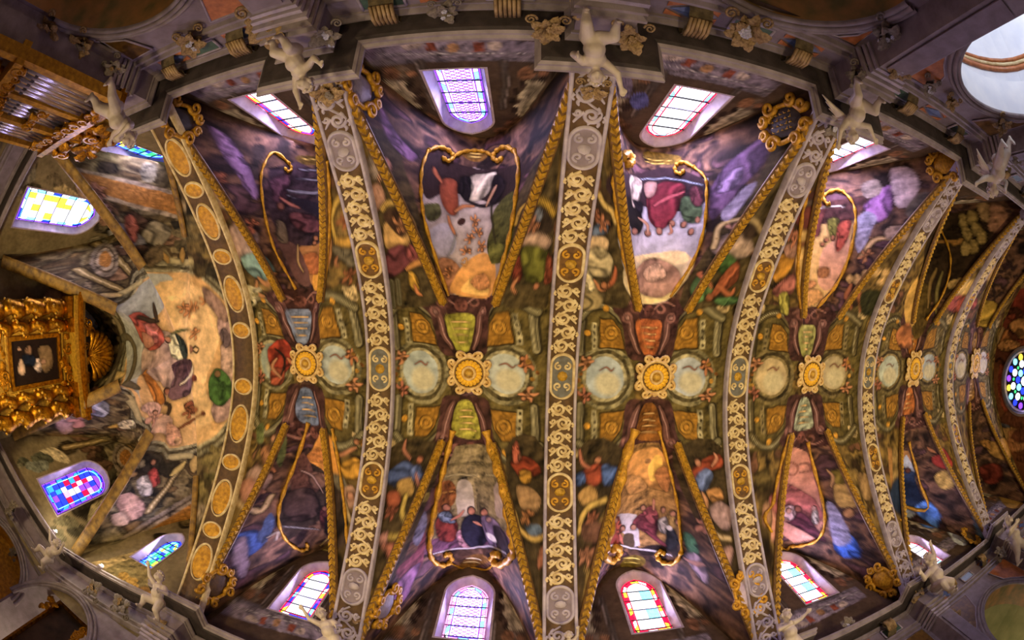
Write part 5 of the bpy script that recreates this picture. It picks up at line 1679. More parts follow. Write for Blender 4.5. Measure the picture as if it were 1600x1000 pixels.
class Prim:
    def __init__(s, ln, ox=0.0, sx=1.0, oz=0.0):
        w = ln.split(); s.t = w[0]; SC = np.array([sx, 1.0]); OF = np.array([ox, oz])
        if s.t in 'BPE':
            s.k = w[1]; s.c = lin(w[2]); q = np.array([float(x) for x in w[3].split(',')]).reshape(-1, 2) / 100 * SC
            if s.t == 'E':
                c, a, b = q; c = c + OF; t = np.linspace(0, 2 * math.pi, 20, endpoint=False)[:, None]; s.q = c + np.cos(t) * a + np.sin(t) * b
            else: q = q + OF; s.q = smoothpts(q, 4) if s.t == 'B' else q
            s.w = 0
        else:
            s.k = 's'; s.c = lin(w[1]); s.w = float(w[2]) / 100; q = np.array([float(x) for x in w[3].split(',')]).reshape(-1, 2) / 100 * SC + OF
            s.q = smoothpts(q, 4, False)
        s.lo = s.q.min(0) - s.w - 0.03; s.hi = s.q.max(0) + s.w + 0.03; s.seed = (abs(s.q).sum() * 13.7) % 97
    def apply(s, P, C):
        m = np.nonzero(((P >= s.lo) & (P <= s.hi)).all(1))[0]
        if not len(m): return
        p = P[m]; n = len(s.q)
        p = p + 0.035 * (np.stack([vnoise(p * 5, 3), vnoise(p * 5, 9)], 1) - 0.5)
        dm = np.full(len(m), 9.0); tm = np.zeros(len(m))
        for i in range(n if s.t in 'BPE' else n - 1):
            d, t = seg_d(p, s.q[i], s.q[(i + 1) % n]); b = d < dm; dm[b] = d[b]; tm[b] = (i + t[b]) / max(n - 1, 1)
        S = 0.013
        if s.k in 'rsc' or s.t == 'S':                   # a dark painted contour round figures
            if s.t in 'BPE': C[m] *= (1 - 0.5 * np.exp(-np.maximum(dm, 0) / 0.05))[:, None]
            else: C[m] *= (1 - 0.45 * np.exp(-np.maximum(dm - s.w * .4, 0) / 0.025))[:, None]
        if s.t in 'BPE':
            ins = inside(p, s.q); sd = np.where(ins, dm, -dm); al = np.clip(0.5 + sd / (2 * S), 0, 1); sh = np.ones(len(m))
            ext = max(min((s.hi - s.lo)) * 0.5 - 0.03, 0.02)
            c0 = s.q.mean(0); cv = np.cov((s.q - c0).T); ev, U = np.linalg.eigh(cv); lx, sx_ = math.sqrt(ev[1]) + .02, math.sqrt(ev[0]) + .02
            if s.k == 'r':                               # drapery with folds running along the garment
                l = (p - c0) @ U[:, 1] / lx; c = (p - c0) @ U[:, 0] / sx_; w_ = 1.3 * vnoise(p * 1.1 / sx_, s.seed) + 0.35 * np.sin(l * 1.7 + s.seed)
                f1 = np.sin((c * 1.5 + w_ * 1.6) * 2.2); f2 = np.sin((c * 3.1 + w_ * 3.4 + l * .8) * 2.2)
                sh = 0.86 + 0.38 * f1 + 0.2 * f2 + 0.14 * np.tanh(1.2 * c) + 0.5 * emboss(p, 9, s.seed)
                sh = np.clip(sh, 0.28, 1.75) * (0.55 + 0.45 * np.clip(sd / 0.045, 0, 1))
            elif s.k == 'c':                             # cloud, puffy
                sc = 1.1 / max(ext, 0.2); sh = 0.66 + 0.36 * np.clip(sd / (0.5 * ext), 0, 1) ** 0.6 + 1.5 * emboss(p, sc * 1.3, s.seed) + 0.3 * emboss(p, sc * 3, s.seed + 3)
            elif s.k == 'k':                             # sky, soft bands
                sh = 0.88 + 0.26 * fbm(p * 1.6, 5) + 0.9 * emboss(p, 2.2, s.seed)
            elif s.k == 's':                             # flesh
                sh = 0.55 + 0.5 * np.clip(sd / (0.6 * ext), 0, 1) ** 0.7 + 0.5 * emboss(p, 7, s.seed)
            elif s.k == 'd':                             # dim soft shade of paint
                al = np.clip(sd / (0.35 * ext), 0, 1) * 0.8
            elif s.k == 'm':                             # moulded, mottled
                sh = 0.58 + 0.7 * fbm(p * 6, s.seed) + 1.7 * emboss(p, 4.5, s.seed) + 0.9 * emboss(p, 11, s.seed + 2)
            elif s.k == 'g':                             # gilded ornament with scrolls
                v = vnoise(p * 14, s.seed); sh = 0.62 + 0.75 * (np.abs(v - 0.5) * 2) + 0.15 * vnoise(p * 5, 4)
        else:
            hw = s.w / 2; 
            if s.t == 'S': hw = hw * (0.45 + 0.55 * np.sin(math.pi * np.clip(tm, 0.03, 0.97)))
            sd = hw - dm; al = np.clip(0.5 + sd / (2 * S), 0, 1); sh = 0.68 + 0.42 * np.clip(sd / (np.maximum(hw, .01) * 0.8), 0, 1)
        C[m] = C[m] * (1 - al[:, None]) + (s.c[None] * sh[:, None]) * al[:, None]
def load_paint(txt):
    dom = {}; cur = None
    for ln in txt.split('\n'):
        ln = ln.strip()
        if not ln: continue
        if ln[0] == '@': cur = dom.setdefault(ln[1:], []); continue
        cur.append(ln)
    return dom
DOM = load_paint(PAINT)
def prims(key): return [Prim(l) for l in DOM.get(key, []) if l[0] in 'BPEST']
BAYC = [('7d87a4', '6f7a98', '96a09a', 'a8b0b0'), ('a09c34', 'a8a23a', 'a4adb0', 'b4bab8'), ('b4662e', '8a5a1c', 'a8b2bc', 'a9b0bc'), ('9c9a58', '9aa08a', 'b8a480', 'b0a080'), ('a0661c', 'b06a2c', 'a8b0a8', 'a0a8b0'), ('98702c', '98702c', 'b0a8a8', 'b8b0a8')]
def arch_prims(j):                                       # the feigned architecture that every bay repeats
    cs = BAYC[j] + (('8f8664', '5c5236', 'a89e7c') if j < 3 else ('786a44', '4e4228', '8c7c54')); out = []
    for l in DOM['arch']:
        for k in range(7): l = l.replace('$%d' % k, cs[k])
        out.append(Prim(l, (XB[j] + XB[j + 1]) / 2, (XB[j + 1] - XB[j]) / 4))
    return out
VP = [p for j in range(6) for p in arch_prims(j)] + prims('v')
def lun_prims(i, s): return [Prim(l, (XB[i + 1] - XB[i]) / 2, (XB[i + 1] - XB[i]) / 4, .35 if s > 0 else 0) for l in DOM['lun']]
PANELS = [(l.split()[1], np.array([float(x) for x in l.split()[2].split(',')]).reshape(-1, 2) / 100) for l in DOM.get('v', []) if l[0] == 'N']
def paint(P, C, pl):
    if not len(P): return
    lo, hi = P.min(0), P.max(0)
    for p in pl:
        if (p.lo <= hi).all() and (p.hi >= lo).all(): p.apply(P, C)
def setcol(me, C):
    g_ = C.mean(1, keepdims=True); C = np.maximum(g_ + 0.86 * (C - g_), 0); C = 1.24 * C ** 1.16
    at = me.color_attributes.new('Col', 'FLOAT_COLOR', 'POINT'); A_ = np.ones((len(C), 4), np.float32); A_[:, :3] = np.clip(C, 0, 1)
    at.data.foreach_set('color', A_.ravel())
def gridF(a, b):
    i, j = np.meshgrid(np.arange(a - 1), np.arange(b - 1), indexing='ij'); i = i.ravel(); j = j.ravel()
    return np.stack([i * b + j, (i + 1) * b + j, (i + 1) * b + j + 1, i * b + j + 1], 1)
def submesh(name, V, F, C, keep):
    f = F[keep]; u, inv = np.unique(f, return_inverse=True); me = mesh(name, V[u], inv.reshape(f.shape)); setcol(me, C[u]); return me
# ---------------------------------------------------------------- vault
def zq(sec, w1, w2):
    s = w1 + w2; q = (w1 - w2) / np.maximum(s, 1e-6); return H - D * (w1 - w2) ** 2 + sec[5] * s * s * (1 - q * q)
def zv(P):
    P = np.atleast_2d(np.asarray(P, float)); z = np.full(len(P), H)
    for sec in SECT:
        O, a, b = [np.array(t) for t in sec[:3]]; w = np.linalg.solve(np.array([a - O, b - O]).T, (P - O).T)
        m = (w[0] >= -1e-4) & (w[1] >= -1e-4) & (w[0] + w[1] <= 1.02); z[m] = zq(sec, w[0][m], w[1][m])
    return z
def vnorm(P):
    e = 0.02; P = np.atleast_2d(P); gx = (zv(P + [e, 0]) - zv(P - [e, 0])) / (2 * e); gy = (zv(P + [0, e]) - zv(P - [0, e])) / (2 * e)
    n = np.stack([gx, gy, -np.ones(len(P))], 1); return n / np.linalg.norm(n, axis=1, keepdims=True)      # points down into the room
ceiling = tag(empty('ceiling', (0, 0, 0)), 'rib vaulted church ceiling covered all over with painted frescoes', 'ceiling', kind='structure')
def base_coat(sec, P, w1, w2):                           # brown underpainting, full of loose brushwork
    if sec[3] < 0: pal = ('3e3220', '6d5c3a', '8a7a52', '54442a', '786038')
    elif sec[4] in (0, 2): pal = ('2e2220', '5c4438', '7d5c48', '3c2c2c', '6a4a52')
    else: pal = ('382a18', '6a5730', '8a7038', '4a3a22', '74503a')
    pal = np.array([lin(c) for c in pal]); Q = P + 0.5 * np.stack([fbm(P * 1.5, 21), fbm(P * 1.5, 33)], 1)
    n1 = fbm(Q * 2.6, 3); n2 = fbm(Q * 5.2, 8); t = np.clip((n1 - 0.25) * 2.0, 0, 0.999) * 4; i = t.astype(int); f = (t - i)[:, None]; f = f * f * (3 - 2 * f)
    C = pal[i] * (1 - f) + pal[np.minimum(i + 1, 4)] * f
    return C * np.clip(0.6 + 0.75 * n2 + 1.6 * emboss(Q, 3.2, 12) + 0.8 * emboss(Q, 8, 15), 0.2, 2.2)[:, None]
def build_cells():
    for sec in SECT:
        O, a, b = [np.array(t) for t in sec[:3]]; i, k = sec[3], sec[4]
        sp = 0.028 if i in (1, 2) else 0.032 if i == 0 else 0.038 if i in (-1, 3) else 0.05
        mid = (a + b) / 2; N_ = int(np.linalg.norm(mid - O) / sp) + 2; M_ = int(np.linalg.norm(a - b) / sp) + 2
        if k in (0, 2) and i >= 0: N_ = int(N_ * 0.95)
        s, q = np.meshgrid(np.linspace(0.001, 1, N_), np.linspace(-1, 1, M_), indexing='ij'); s = s.ravel(); q = q.ravel()
        w1 = s * (1 + q) / 2; w2 = s * (1 - q) / 2
        P = O + w1[:, None] * (a - O) + w2[:, None] * (b - O); V = np.concatenate([P, zq(sec, w1, w2)[:, None]], 1)
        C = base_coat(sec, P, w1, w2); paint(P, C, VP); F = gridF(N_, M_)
        cen = P[F].mean(1); lab = np.zeros(len(F), int)
        for pi, (nm, poly) in enumerate(PANELS):
            if (poly.max(0) > P.min(0)).all() and (poly.min(0) < P.max(0)).all(): lab[inside(cen, poly)] = pi + 1
        cell = obj('vault_cell', submesh('vault_cell', V, F, C, lab == 0), M['fresco'], ceiling)
        for pi in np.unique(lab):
            if pi and (lab == pi).sum() > 20: obj(PANELS[pi - 1][0], submesh('fresco_panel', V, F, C, lab == pi), M['fresco'], cell)
build_cells()
# ---------------------------------------------------------------- gilded diagonal ribs
def ribs():
    done = set()
    for sec in SECT:
        O = np.array(sec[0]); v = np.array(sec[1]); key = (sec[3], tuple(np.round(v, 2)))
        if key in done: continue
        done.add(key)
        ap = sec[3] < 0
        t0 = (0.43 if v[0] < -8 else 0.55) if ap else 0.27; t = np.linspace(t0, 0.985, 90); P = O + t[:, None] * (v - O); z = H - D * t * t
        d = (v - O) / np.linalg.norm(v - O); sd = np.array([-d[1], d[0]])
        hw = 0.1 if not ap else 0.2 if v[0] < -8 else 0.11; mb = MB()
        tz = np.gradient(z, t) / np.linalg.norm(v - O); nrm = np.stack([d[0] * tz, d[1] * tz, -np.ones_like(tz)], 1); nrm /= np.linalg.norm(nrm, axis=1, keepdims=True)
        sec_ = [(-1, -0.02), (-1, 0.03), (-0.55, 0.06), (0, 0.07), (0.55, 0.06), (1, 0.03), (1, -0.02)]
        Gd = np.array([[np.array([*(P[j] + sd * hw * c), z[j]]) + nrm[j] * (h + 0.03) for c, h in sec_] for j in range(90)])
        mb.grid(Gd); rb = mb.build('vault_rib', M['ring'] if not ap else M['aprib'], ceiling)
        lv = MB(); L_ = np.linalg.norm(v - O) * 1.15; n = int(L_ / 0.17)
        for j in range(n):
            tt = t0 + (0.985 - t0) * (j + 0.5) / n; z0 = H - D * tt * tt; p = O + tt * (v - O); nn = nrm[int((j + .5) / n * 89)]
            tg = np.array([d[0], d[1], tz[int((j + .5) / n * 89)]]); tg /= np.linalg.norm(tg); sdv = np.array([*sd, 0.0])
            for sg in (-1, 1):
                c0 = np.array([*p, z0]) + nn * 0.105
                pts = [c0 - tg * .09, c0 + sdv * sg * hw * .85 - tg * .01 - nn * .02, c0 + sdv * sg * hw * .75 + tg * .1, c0 + tg * .03, c0 + sdv * sg * hw * .45 + tg * .02 + nn * .05]
                lv.add(pts, [(0, 1, 4), (1, 2, 4), (2, 3, 4), (3, 0, 4)])
        if not ap: lf = lv.build('leaf_garland', M['gold'], rb, smooth=False); lf['kind'] = 'stuff'
ribs()
# ---------------------------------------------------------------- transverse arches with arabesque stucco
def zarch(Y): return H - D * (Y / W) ** 2
YY = np.linspace(-5.42, 5.42, 400); SS = np.concatenate([[0], np.cumsum(np.hypot(np.diff(YY), np.diff(zarch(YY))))]); SS -= np.interp(0, YY, SS)
def arch_pt(X, a, b, h):                                 # a along the arch from its crown, b across, h proud of the band
    a = np.asarray(a, float); Y = np.interp(a, SS, YY); sl = -2 * D * Y / W ** 2; n = np.stack([np.zeros_like(Y), sl, -np.ones_like(Y)], -1); n /= np.linalg.norm(n, axis=-1, keepdims=True)
    return np.stack([X + np.asarray(b, float) + 0 * a, Y, zarch(Y)], -1) + n * (np.asarray(h, float) + 0.14)[..., None]
def spiral(c, r0, turns, start, sgn, n=22):
    t = np.linspace(0, 1, n); r = r0 * (1 - 0.85 * t); th = start + sgn * turns * 2 * math.pi * t
    return np.stack([c[0] + r * np.cos(th), c[1] + r * np.sin(th)], 1)
def ribbon(mb, X, Q, w, h):                              # a rounded strip along Q (a, b) on the arch
    Q = np.asarray(Q); T = np.gradient(Q, axis=0); T /= np.linalg.norm(T, axis=1, keepdims=True) + 1e-9; Nn = np.stack([-T[:, 1], T[:, 0]], 1)
    n = len(Q); ww = w * (0.5 + 0.5 * np.sin(np.linspace(0.25, 0.92, n) * math.pi))
    G_ = [arch_pt(X, *(Q + Nn * (ww * c)[:, None]).T, np.full(n, hh)) for c, hh in ((-1, 0), (-0.6, h), (0.6, h), (1, 0))]
    mb.grid(np.stack(G_, 1))
def arch(i):
    X = XA[i]; hw = (0.36, 0.29, 0.30, 0.29, 0.30, 0.30)[i]
    first = i == 0
    lab = ['brown and gold painted arch at the mouth of the apse', 'grey scrollwork arch left of the lattice window, next after the apse arch', 'arabesque stucco arch crossing the middle of the vault',
           'arabesque arch right of the vault middle, third from the altar arch', 'narrow scrollwork arch second nearest the rose window wall', 'scrollwork arch nearest the rose window'][i]
    root = tag(empty('trim_%d' % (i + 1), (X, 0, H)), lab, 'arch', kind='structure'); root.location = (0, 0, 0)
    a = np.linspace(SS[0], SS[-1], 140)
    mb = MB(); mb.grid(np.stack([arch_pt(X, a, b, np.full(140, h)) for b, h in ((-hw, -.16), (-hw, 0), (hw, 0), (hw, -.16))], 1)); mb.build('arch_band', M['brown'], root)
    for sg in (-1, 1):
        mb = MB(); e = hw; mb.grid(np.stack([arch_pt(X, a, sg * (e + b), np.full(140, h)) for b, h in ((.03, -.16), (.03, .02), (0, .035), (-.03, .02), (-.035, 0))], 1)); mb.build('edge_moulding', M['lilac' if not first else 'cream'], root)
    iw = hw - 0.055
    cents = [(0, .5, 0), (2.62, .42, 1), (-2.62, .42, 1), (5.1, .4, 2), (-5.1, .4, 2)] if not first else [(s * q, .5 if k % 2 else .2, 3) for k, q in enumerate((0.75, 1.75, 2.8, 3.8, 4.7, 5.6)) for s in (-1, 1)]
    def scroll_unit(a0, a1):                             # a winding vine of scrolls
        mb = MB(); n = max(2, round((a1 - a0) / 0.34)); d = (a1 - a0) / n; st = []
        for u in range(n):
            c = a0 + (u + .5) * d; sg = 1 if u % 2 else -1; st += [(c - d * .5, 0), (c, sg * iw * .86)]
            ribbon(mb, X, spiral((c + d * .06, sg * iw * .22), iw * .6, 1.55, sg * math.pi / 2, -1 * sg, 26), .034, .035)
            ribbon(mb, X, spiral((c - d * .05, -sg * iw * .68), iw * .27, 1.2, -sg * math.pi / 2, sg, 14), .028, .03)
            for q, e in ((.3, .55), (-.35, .5), (.05, .95)): ribbon(mb, X, smoothpts([(c + d * q, sg * iw * e), (c + d * (q + .16), sg * iw * (e + .18)), (c + d * (q + .3), sg * iw * min(e + .1, .97))], 4, False), .031, .03)
            ribbon(mb, X, smoothpts([(c - d * .1, -sg * iw * .25), (c + d * .12, -sg * iw * .55), (c + d * .42, -sg * iw * .9)], 4, False), .028, .03)
        st.append((a1, 0)); ribbon(mb, X, smoothpts(st, 6, False), .024, .034)
        return mb.build('arabesque', M['cream' if abs(a0 + a1) < 8.4 else 'lilac'], root)
    edges = sorted(cents); cur = SS[0] + .3
    for c, hl, kd in edges:
        if kd == 3:
            t = np.linspace(0, 2 * math.pi, 28); o = MB(); oval = np.stack([c + hl * np.cos(t), iw * .92 * np.sin(t)], 1)
            g = np.stack([arch_pt(X, *(oval.T * np.array([[1], [1]]) if f == 1 else np.stack([c + (oval[:, 0] - c) * f, oval[:, 1] * f])), np.full(28, h)) for f, h in ((.9, .012), (.6, .05), (.3, .03), (.02, .05))], 1)
            o.grid(g); md = o.build('gilded_medallion', M['ochre'], root)
            o = MB(); ribbon(o, X, oval, .03, .035); o.build('medallion_rim', M['cream'], md)
            continue
        if c - hl - .05 > cur: scroll_unit(cur, c - hl - .06)
        t = np.linspace(0, 2 * math.pi, 33); r = np.stack([c + np.sign(np.cos(t)) * (hl - iw) + iw * np.cos(t), iw * np.sin(t)], 1) if hl > iw else np.stack([c + hl * np.cos(t), iw * np.sin(t)], 1)
        o = MB(); g = np.stack([arch_pt(X, c + (r[:, 0] - c) * f, r[:, 1] * f, np.full(33, .008)) for f in (1, .5, .01)], 1); o.grid(g)
        pn = o.build('oblong_panel', M[('bluegrey', 'ring', 'frieze')[kd]], root); o = MB(); ribbon(o, X, r, .035, .045); o.build('panel_rim', M['cream' if kd < 2 else 'lilac'], pn)
        o = MB()
        for sg in (-1, 1):
            for s2 in (-1, 1): ribbon(o, X, spiral((c + s2 * hl * .45, sg * iw * .38), iw * .36, 1.2, 0 if s2 > 0 else math.pi, sg * s2), .028, .03)
        o.build('panel_scrolls', M[('cream', 'ochre', 'lilac')[kd]], pn)
        o = MB(); o.lathe([(.0, .06), (.09, .045), (.12, 0)], 8, M=None, c=(0, 0, 0)); q = arch_pt(X, np.array([c]), np.array([0.]), np.array([.0]))[0]
        V = o.V[0] * [1, 1, -1] + q; o.V[0] = V; o.build('panel_rosette', M['gold' if kd < 2 else 'lilac'], pn)
        cur = c + hl + .06
    if not first: scroll_unit(cur, SS[-1] - .3)
for i in range(6): arch(i)
# ---------------------------------------------------------------- walls, windows
def wall_pts(a, b, u, z, d):                             # u metres along a->b, d metres out of the room
    a = np.array(a); b = np.array(b); t = (b - a) / np.linalg.norm(b - a); c = np.array([-.9, 0]) if True else 0
    n = np.array([-t[1], t[0]]); n = n if n @ (a - np.array([np.clip(a[0], -10, 17), 0])) > 0 else -n
    return np.stack([a[0] + t[0] * u + n[0] * d, a[1] + t[1] * u + n[1] * d, z + 0 * u], -1)
def half(z, hw, z1, z2):
    h = z2 - z1; R_ = (hw * hw + h * h) / (2 * hw); return np.where(z <= z1, hw, np.maximum(hw - R_ + np.sqrt(np.maximum(R_ * R_ - (z - z1) ** 2, 0)), 0))
def outline(w, inset=0.0):
    u0, hw, z0, z1, z2 = w; hw = hw - inset; z0 = z0 + inset; z2 = z2 - 1.25 * inset
    z = np.concatenate([[z0], np.linspace(z0 + (z1 - z0) / 3, z1, 3), np.linspace(z1, z2, 9)[1:]]); x = half(z, hw, z1, z2)
    return np.concatenate([np.stack([u0 + x, z], 1), np.stack([u0 - x, z], 1)[::-1][1:]])
def lunette(name, parent, a, b, z0, ztop, win, key, base, sp=0.04, pre=[]):
    L_ = np.linalg.norm(np.array(b) - np.array(a)); nu = int(L_ / sp) + 2; nz = int((max(ztop(np.array([L_ / 2]))[0] - z0, 1)) / sp) + 2
    u, t = np.meshgrid(np.linspace(0, L_, nu), np.linspace(0, 1, nz), indexing='ij'); u = u.ravel(); t = t.ravel(); z = z0 + t * (ztop(u) - z0)
    P = np.stack([u, z], 1); V = wall_pts(a, b, u, z, np.zeros_like(u)); n = fbm(P * 1.6, 4)[:, None]; C = lin(base[0]) * (1 - n) + lin(base[1]) * n
    paint(P, C, list(pre) + prims(key)); F = gridF(nu, nz); cen = P[F].mean(1); keep = np.ones(len(F), bool)
    for w in win:
        o = outline(w, -0.13) if len(w) == 5 else np.stack([w[0] + w[2] * np.cos(np.linspace(0, 6.2832, 40)), w[1] + w[2] * np.sin(np.linspace(0, 6.2832, 40))], 1)
        keep &= ~inside(cen, o)
    return obj(name, submesh(name, V, F, C, keep), M['fresco'], parent)
NWIN = [0]
def window(a, b, w, style, label, d=0.2):
    NWIN[0] += 1; root = tag(empty('window_%d' % NWIN[0]), label, 'window', kind='structure')
    o0, o1, o2 = outline(w, -0.17), outline(w, -0.12), outline(w, 0.0)
    def ringm(rows):
        mb = MB(); mb.grid(np.stack([wall_pts(a, b, *np.concatenate([o, o[:1]]).T, np.full(len(o) + 1, dd)) for o, dd in rows], 1)); return mb
    ringm([(o0, -.015), (o1, -.02), (o1, 0.02), (outline(w, -.01), d + .02)]).build('window_reveal', M['jamb'], root)
    edge, seg, cen, lat = style; fig = len(cen) > 4
    ringm([(o2, d), (outline(w, .035), d - .004)]).build('border_strip', G[edge], root)
    oa, ob = outline(w, .04), outline(w, .13)
    oa = np.concatenate([oa, oa[:1]]); ob = np.concatenate([ob, ob[:1]])
    def resample(o, n):
        l = np.concatenate([[0], np.cumsum(np.linalg.norm(np.diff(o, axis=0), axis=1))]); t = np.linspace(0, l[-1], n); return np.stack([np.interp(t, l, o[:, 0]), np.interp(t, l, o[:, 1])], 1)
    nb = 22; ra, rb = resample(oa, nb + 1), resample(ob, nb + 1)
    for k in range(nb):
        q = np.array([ra[k], ra[k + 1], rb[k + 1], rb[k]]); q = q.mean(0) + (q - q.mean(0)) * .9
        obj('border_pane', mesh('border_pane', wall_pts(a, b, q[:, 0], q[:, 1], np.full(4, d + .004 * (k % 2))), [(0, 1, 2, 3)], False), G[seg[k % len(seg)]], root)
    u0, hw, z0, z1, z2 = w; hi = hw - .15; zt = z2 - .19; zb = z0 + .15; nbands = 9 if fig else 5; cr = random.Random(NWIN[0] * 5); zz = np.linspace(zb, zt, nbands + 1)
    for k in range(nbands):
        z = np.linspace(zz[k] + .012, zz[k + 1] - .012, 6); x = half(z, hi, z1, zt); L_ = np.stack([u0 - x, z], 1); R_ = np.stack([u0 + x, z], 1)[::-1]
        for j, (f0, f1) in enumerate(((-1, -.45), (-.45, .1), (.1, .5), (.5, 1)) if fig else ((-1, 0), (0, 1))):
            A_ = np.stack([u0 + f0 * x, z], 1); B_ = np.stack([u0 + f1 * x, z], 1)[::-1]; q = np.concatenate([A_, B_])
            n6 = 6; F = [(i, i + 1, 2 * n6 - 2 - i, 2 * n6 - 1 - i) for i in range(n6 - 1)]
            obj('pane', mesh('pane', wall_pts(a, b, q[:, 0], q[:, 1], np.full(12, d)), F, False), G[cr.choice(cen) if fig else cen[(k * 2 + j) % len(cen)]], root)
        if fig and k % 2: continue
        mb = MB(); x = float(half(zz[k], hw, z1, z2)); mb.tube(wall_pts(a, b, np.array([u0 - x, u0 + x]), np.array([zz[k]] * 2), np.full(2, d - .02)), .016, 5); mb.build('saddle_bar', M['lead'], root)
    if lat:
        mb = MB(); st = .13
        for kk in range(-30, 30):
            for sg in (-1, 1):
                x = np.linspace(-hi, hi, 24); z = (zb + zt) / 2 + kk * st + sg * x * .7; ok = (z > zb) & (z < zt) & (np.abs(x) < half(z, hi, z1, zt))
                if ok.sum() > 2: xs, zs = x[ok], z[ok]; mb.tube(wall_pts(a, b, u0 + xs[[0, -1]], zs[[0, -1]], np.full(2, d - .012)), .013, 4)
        mb.build('lattice', G[lat], root)
    rows = MB()
    rows.grid(np.stack([wall_pts(a, b, *np.concatenate([o, o[:1]]).T, np.full(len(o) + 1, d - .01)) for o in (outline(w, .128), outline(w, .155))], 1)); rows.build('inner_border', G[lat or ('cyan' if edge != 'red' else 'red')], root)
    # a dark backing behind the leads and the daylight that comes in through the opening
    bk = outline(w, -.01); obj('lead_backing', mesh('lead_backing', wall_pts(a, b, bk[:, 0], bk[:, 1], np.full(len(bk), d + .03)), [tuple(range(len(bk)))], False), M['lead'], root)
    c = wall_pts(a, b, np.array([u0]), np.array([(z0 + z2) / 2]), np.array([d - .06]))[0]; inn = wall_pts(a, b, np.array([u0]), np.array([(z0 + z2) / 2 - .6]), np.array([-3.]))[0]
    l = light('window_daylight', 'AREA', c, 160 if c[1] < 0 and c[0] > 1 else 70, DAY, 0.7, inn); l.data.size_y = (z2 - z0) * .75; l.parent = None
    return root
wl = tag(empty('wall_left'), 'painted clerestory wall with lunettes at the upper edge of the picture', 'wall', kind='structure')
wr = tag(empty('wall_right'), 'painted clerestory wall with lunettes along the lower edge of the picture', 'wall', kind='structure')
wf = tag(empty('wall_front'), 'painted many-sided apse wall around the gilded altar', 'wall', kind='structure')
wb = tag(empty('wall_back'), 'painted end wall that holds the rose window', 'wall', kind='structure')
ST = dict(
    lattice=('violet', ('white', 'cyan', 'lilac'), ('white', 'lilac'), 'violet'), redbar=('red', ('white', 'cyan', 'lilac', 'white'), ('white',), None),
    mix=('red', ('blue', 'cyan', 'blue', 'violet', 'yellow', 'white', 'blue'), ('white', 'white', 'white', 'lilac'), None), pinkl=('pink', ('white', 'pink', 'cyan'), ('white', 'white', 'lilac'), 'violet'),
    redy=('red', ('yellow', 'red', 'white'), ('white', 'white', 'white', 'cyan'), None), bluef=('violet', ('blue', 'violet', 'sky'), ('red', 'blue', 'blue', 'violet', 'sky', 'red', 'blue', 'pink', 'white'), None),
    whitef=('violet', ('white', 'cyan', 'white', 'blue'), ('white', 'yellow', 'white', 'lilac', 'white'), None), skyf=('blue', ('sky', 'blue', 'cyan'), ('sky', 'blue', 'green', 'yellow', 'cyan'), None))
WT = {0: (-6.32, .36, 8.15, 10.5, 11.15), 1: (-2.19, .42, 8.28, 10.45, 11.12), 2: (2.27, .45, 8.35, 10.6, 11.3), 3: (6.95, .45, 8.4, 10.5, 11.15)}
WBt = {0: (-5.88, .42, 8.35, 10.1, 10.62), 1: (-1.93, .46, 8.66, 10.3, 10.95), 2: (2.35, .46, 8.8, 10.55, 11.15), 3: (6.95, .46, 8.45, 10.4, 10.9), 4: (12.0, .42, 7.5, 8.9, 9.45)}
stT = ['mix', 'lattice', 'redbar', 'redbar', 'redbar']; stB = ['mix', 'pinkl', 'redy', 'redy', 'redbar']
for i in range(6):
    a, b = XB[i], XB[i + 1]; xc, L_ = (a + b) / 2, (b - a) / 2
    zt = lambda u, L_=L_: H + RISE * (1 - ((u - L_) / L_) ** 2) - D * ((u - L_) / L_) ** 2 + .02
    for s, Y, ws, par, st, nm in ((-1, -W, WT, wl, stT, 'upper'), (1, W, WBt, wr, stB, 'lower')):
        w = []
        if i in ws: w = [(ws[i][0] - a, *ws[i][1:])]
        lunette('lunette', par, (a, Y), (b, Y), 5.4, zt, w, '%s%d' % ('t' if s < 0 else 'b', i), ('40332f', '6b5648'), 0.045 if i < 4 else 0.06, lun_prims(i, s))
        if w:
            od = ('first', 'second', 'third', 'fourth', 'fifth')[i]
            window((a, Y), (b, Y), w[0], ST[st[i]], 'pointed stained glass window, %s of the %s wall counted from the altar end' % (od, nm))
APW = [None, (AP[1], AP[2]), (AP[2], AP[3]), (AP[3], AP[4]), (AP[4], AP[5]), (AP[5], AP[0])]
aw = {1: ((2.95, .36, 7.9, 9.2, 9.75), 'skyf', 'small blue stained glass window beside the apse arch, lower side'), 2: ((2.0, .55, 6.75, 8.9, 9.5), 'bluef', 'blue and red figured stained glass window low in the apse'),
      4: ((2.1, .62, 6.5, 9.1, 9.9), 'whitef', 'bright white and yellow stained glass window in the apse above the altar'), 5: ((1.2, .5, 8.0, 9.9, 10.6), 'skyf', 'blue stained glass window half hidden behind the organ')}
for k in range(1, 6):
    a, b = APW[k]; L_ = np.linalg.norm(np.array(b) - np.array(a))
    zt = lambda u, L_=L_: H + (RISE - 0) * (1 - ((u - L_ / 2) / (L_ / 2)) ** 2) - D * ((u - L_ / 2) / (L_ / 2)) ** 2 + .02
    w = [aw[k][0]] if k in aw else []
    lunette('apse_wall', wf, a, b, 4.6, zt, w, 'a%d' % k, ('6e6046', '9a8a66'), 0.05)
    if w: window(a, b, w[0], ST[aw[k][1]], aw[k][2])
lunette('end_wall', wb, (XE, -W), (XE, W), 5.0, lambda u: H - D * ((u - W) / W) ** 2 + .02, [(W + ROSE[0], ROSE[1], ROSE[2] + .1)], 'e', ('5c3420', '8a5a30'), 0.06)
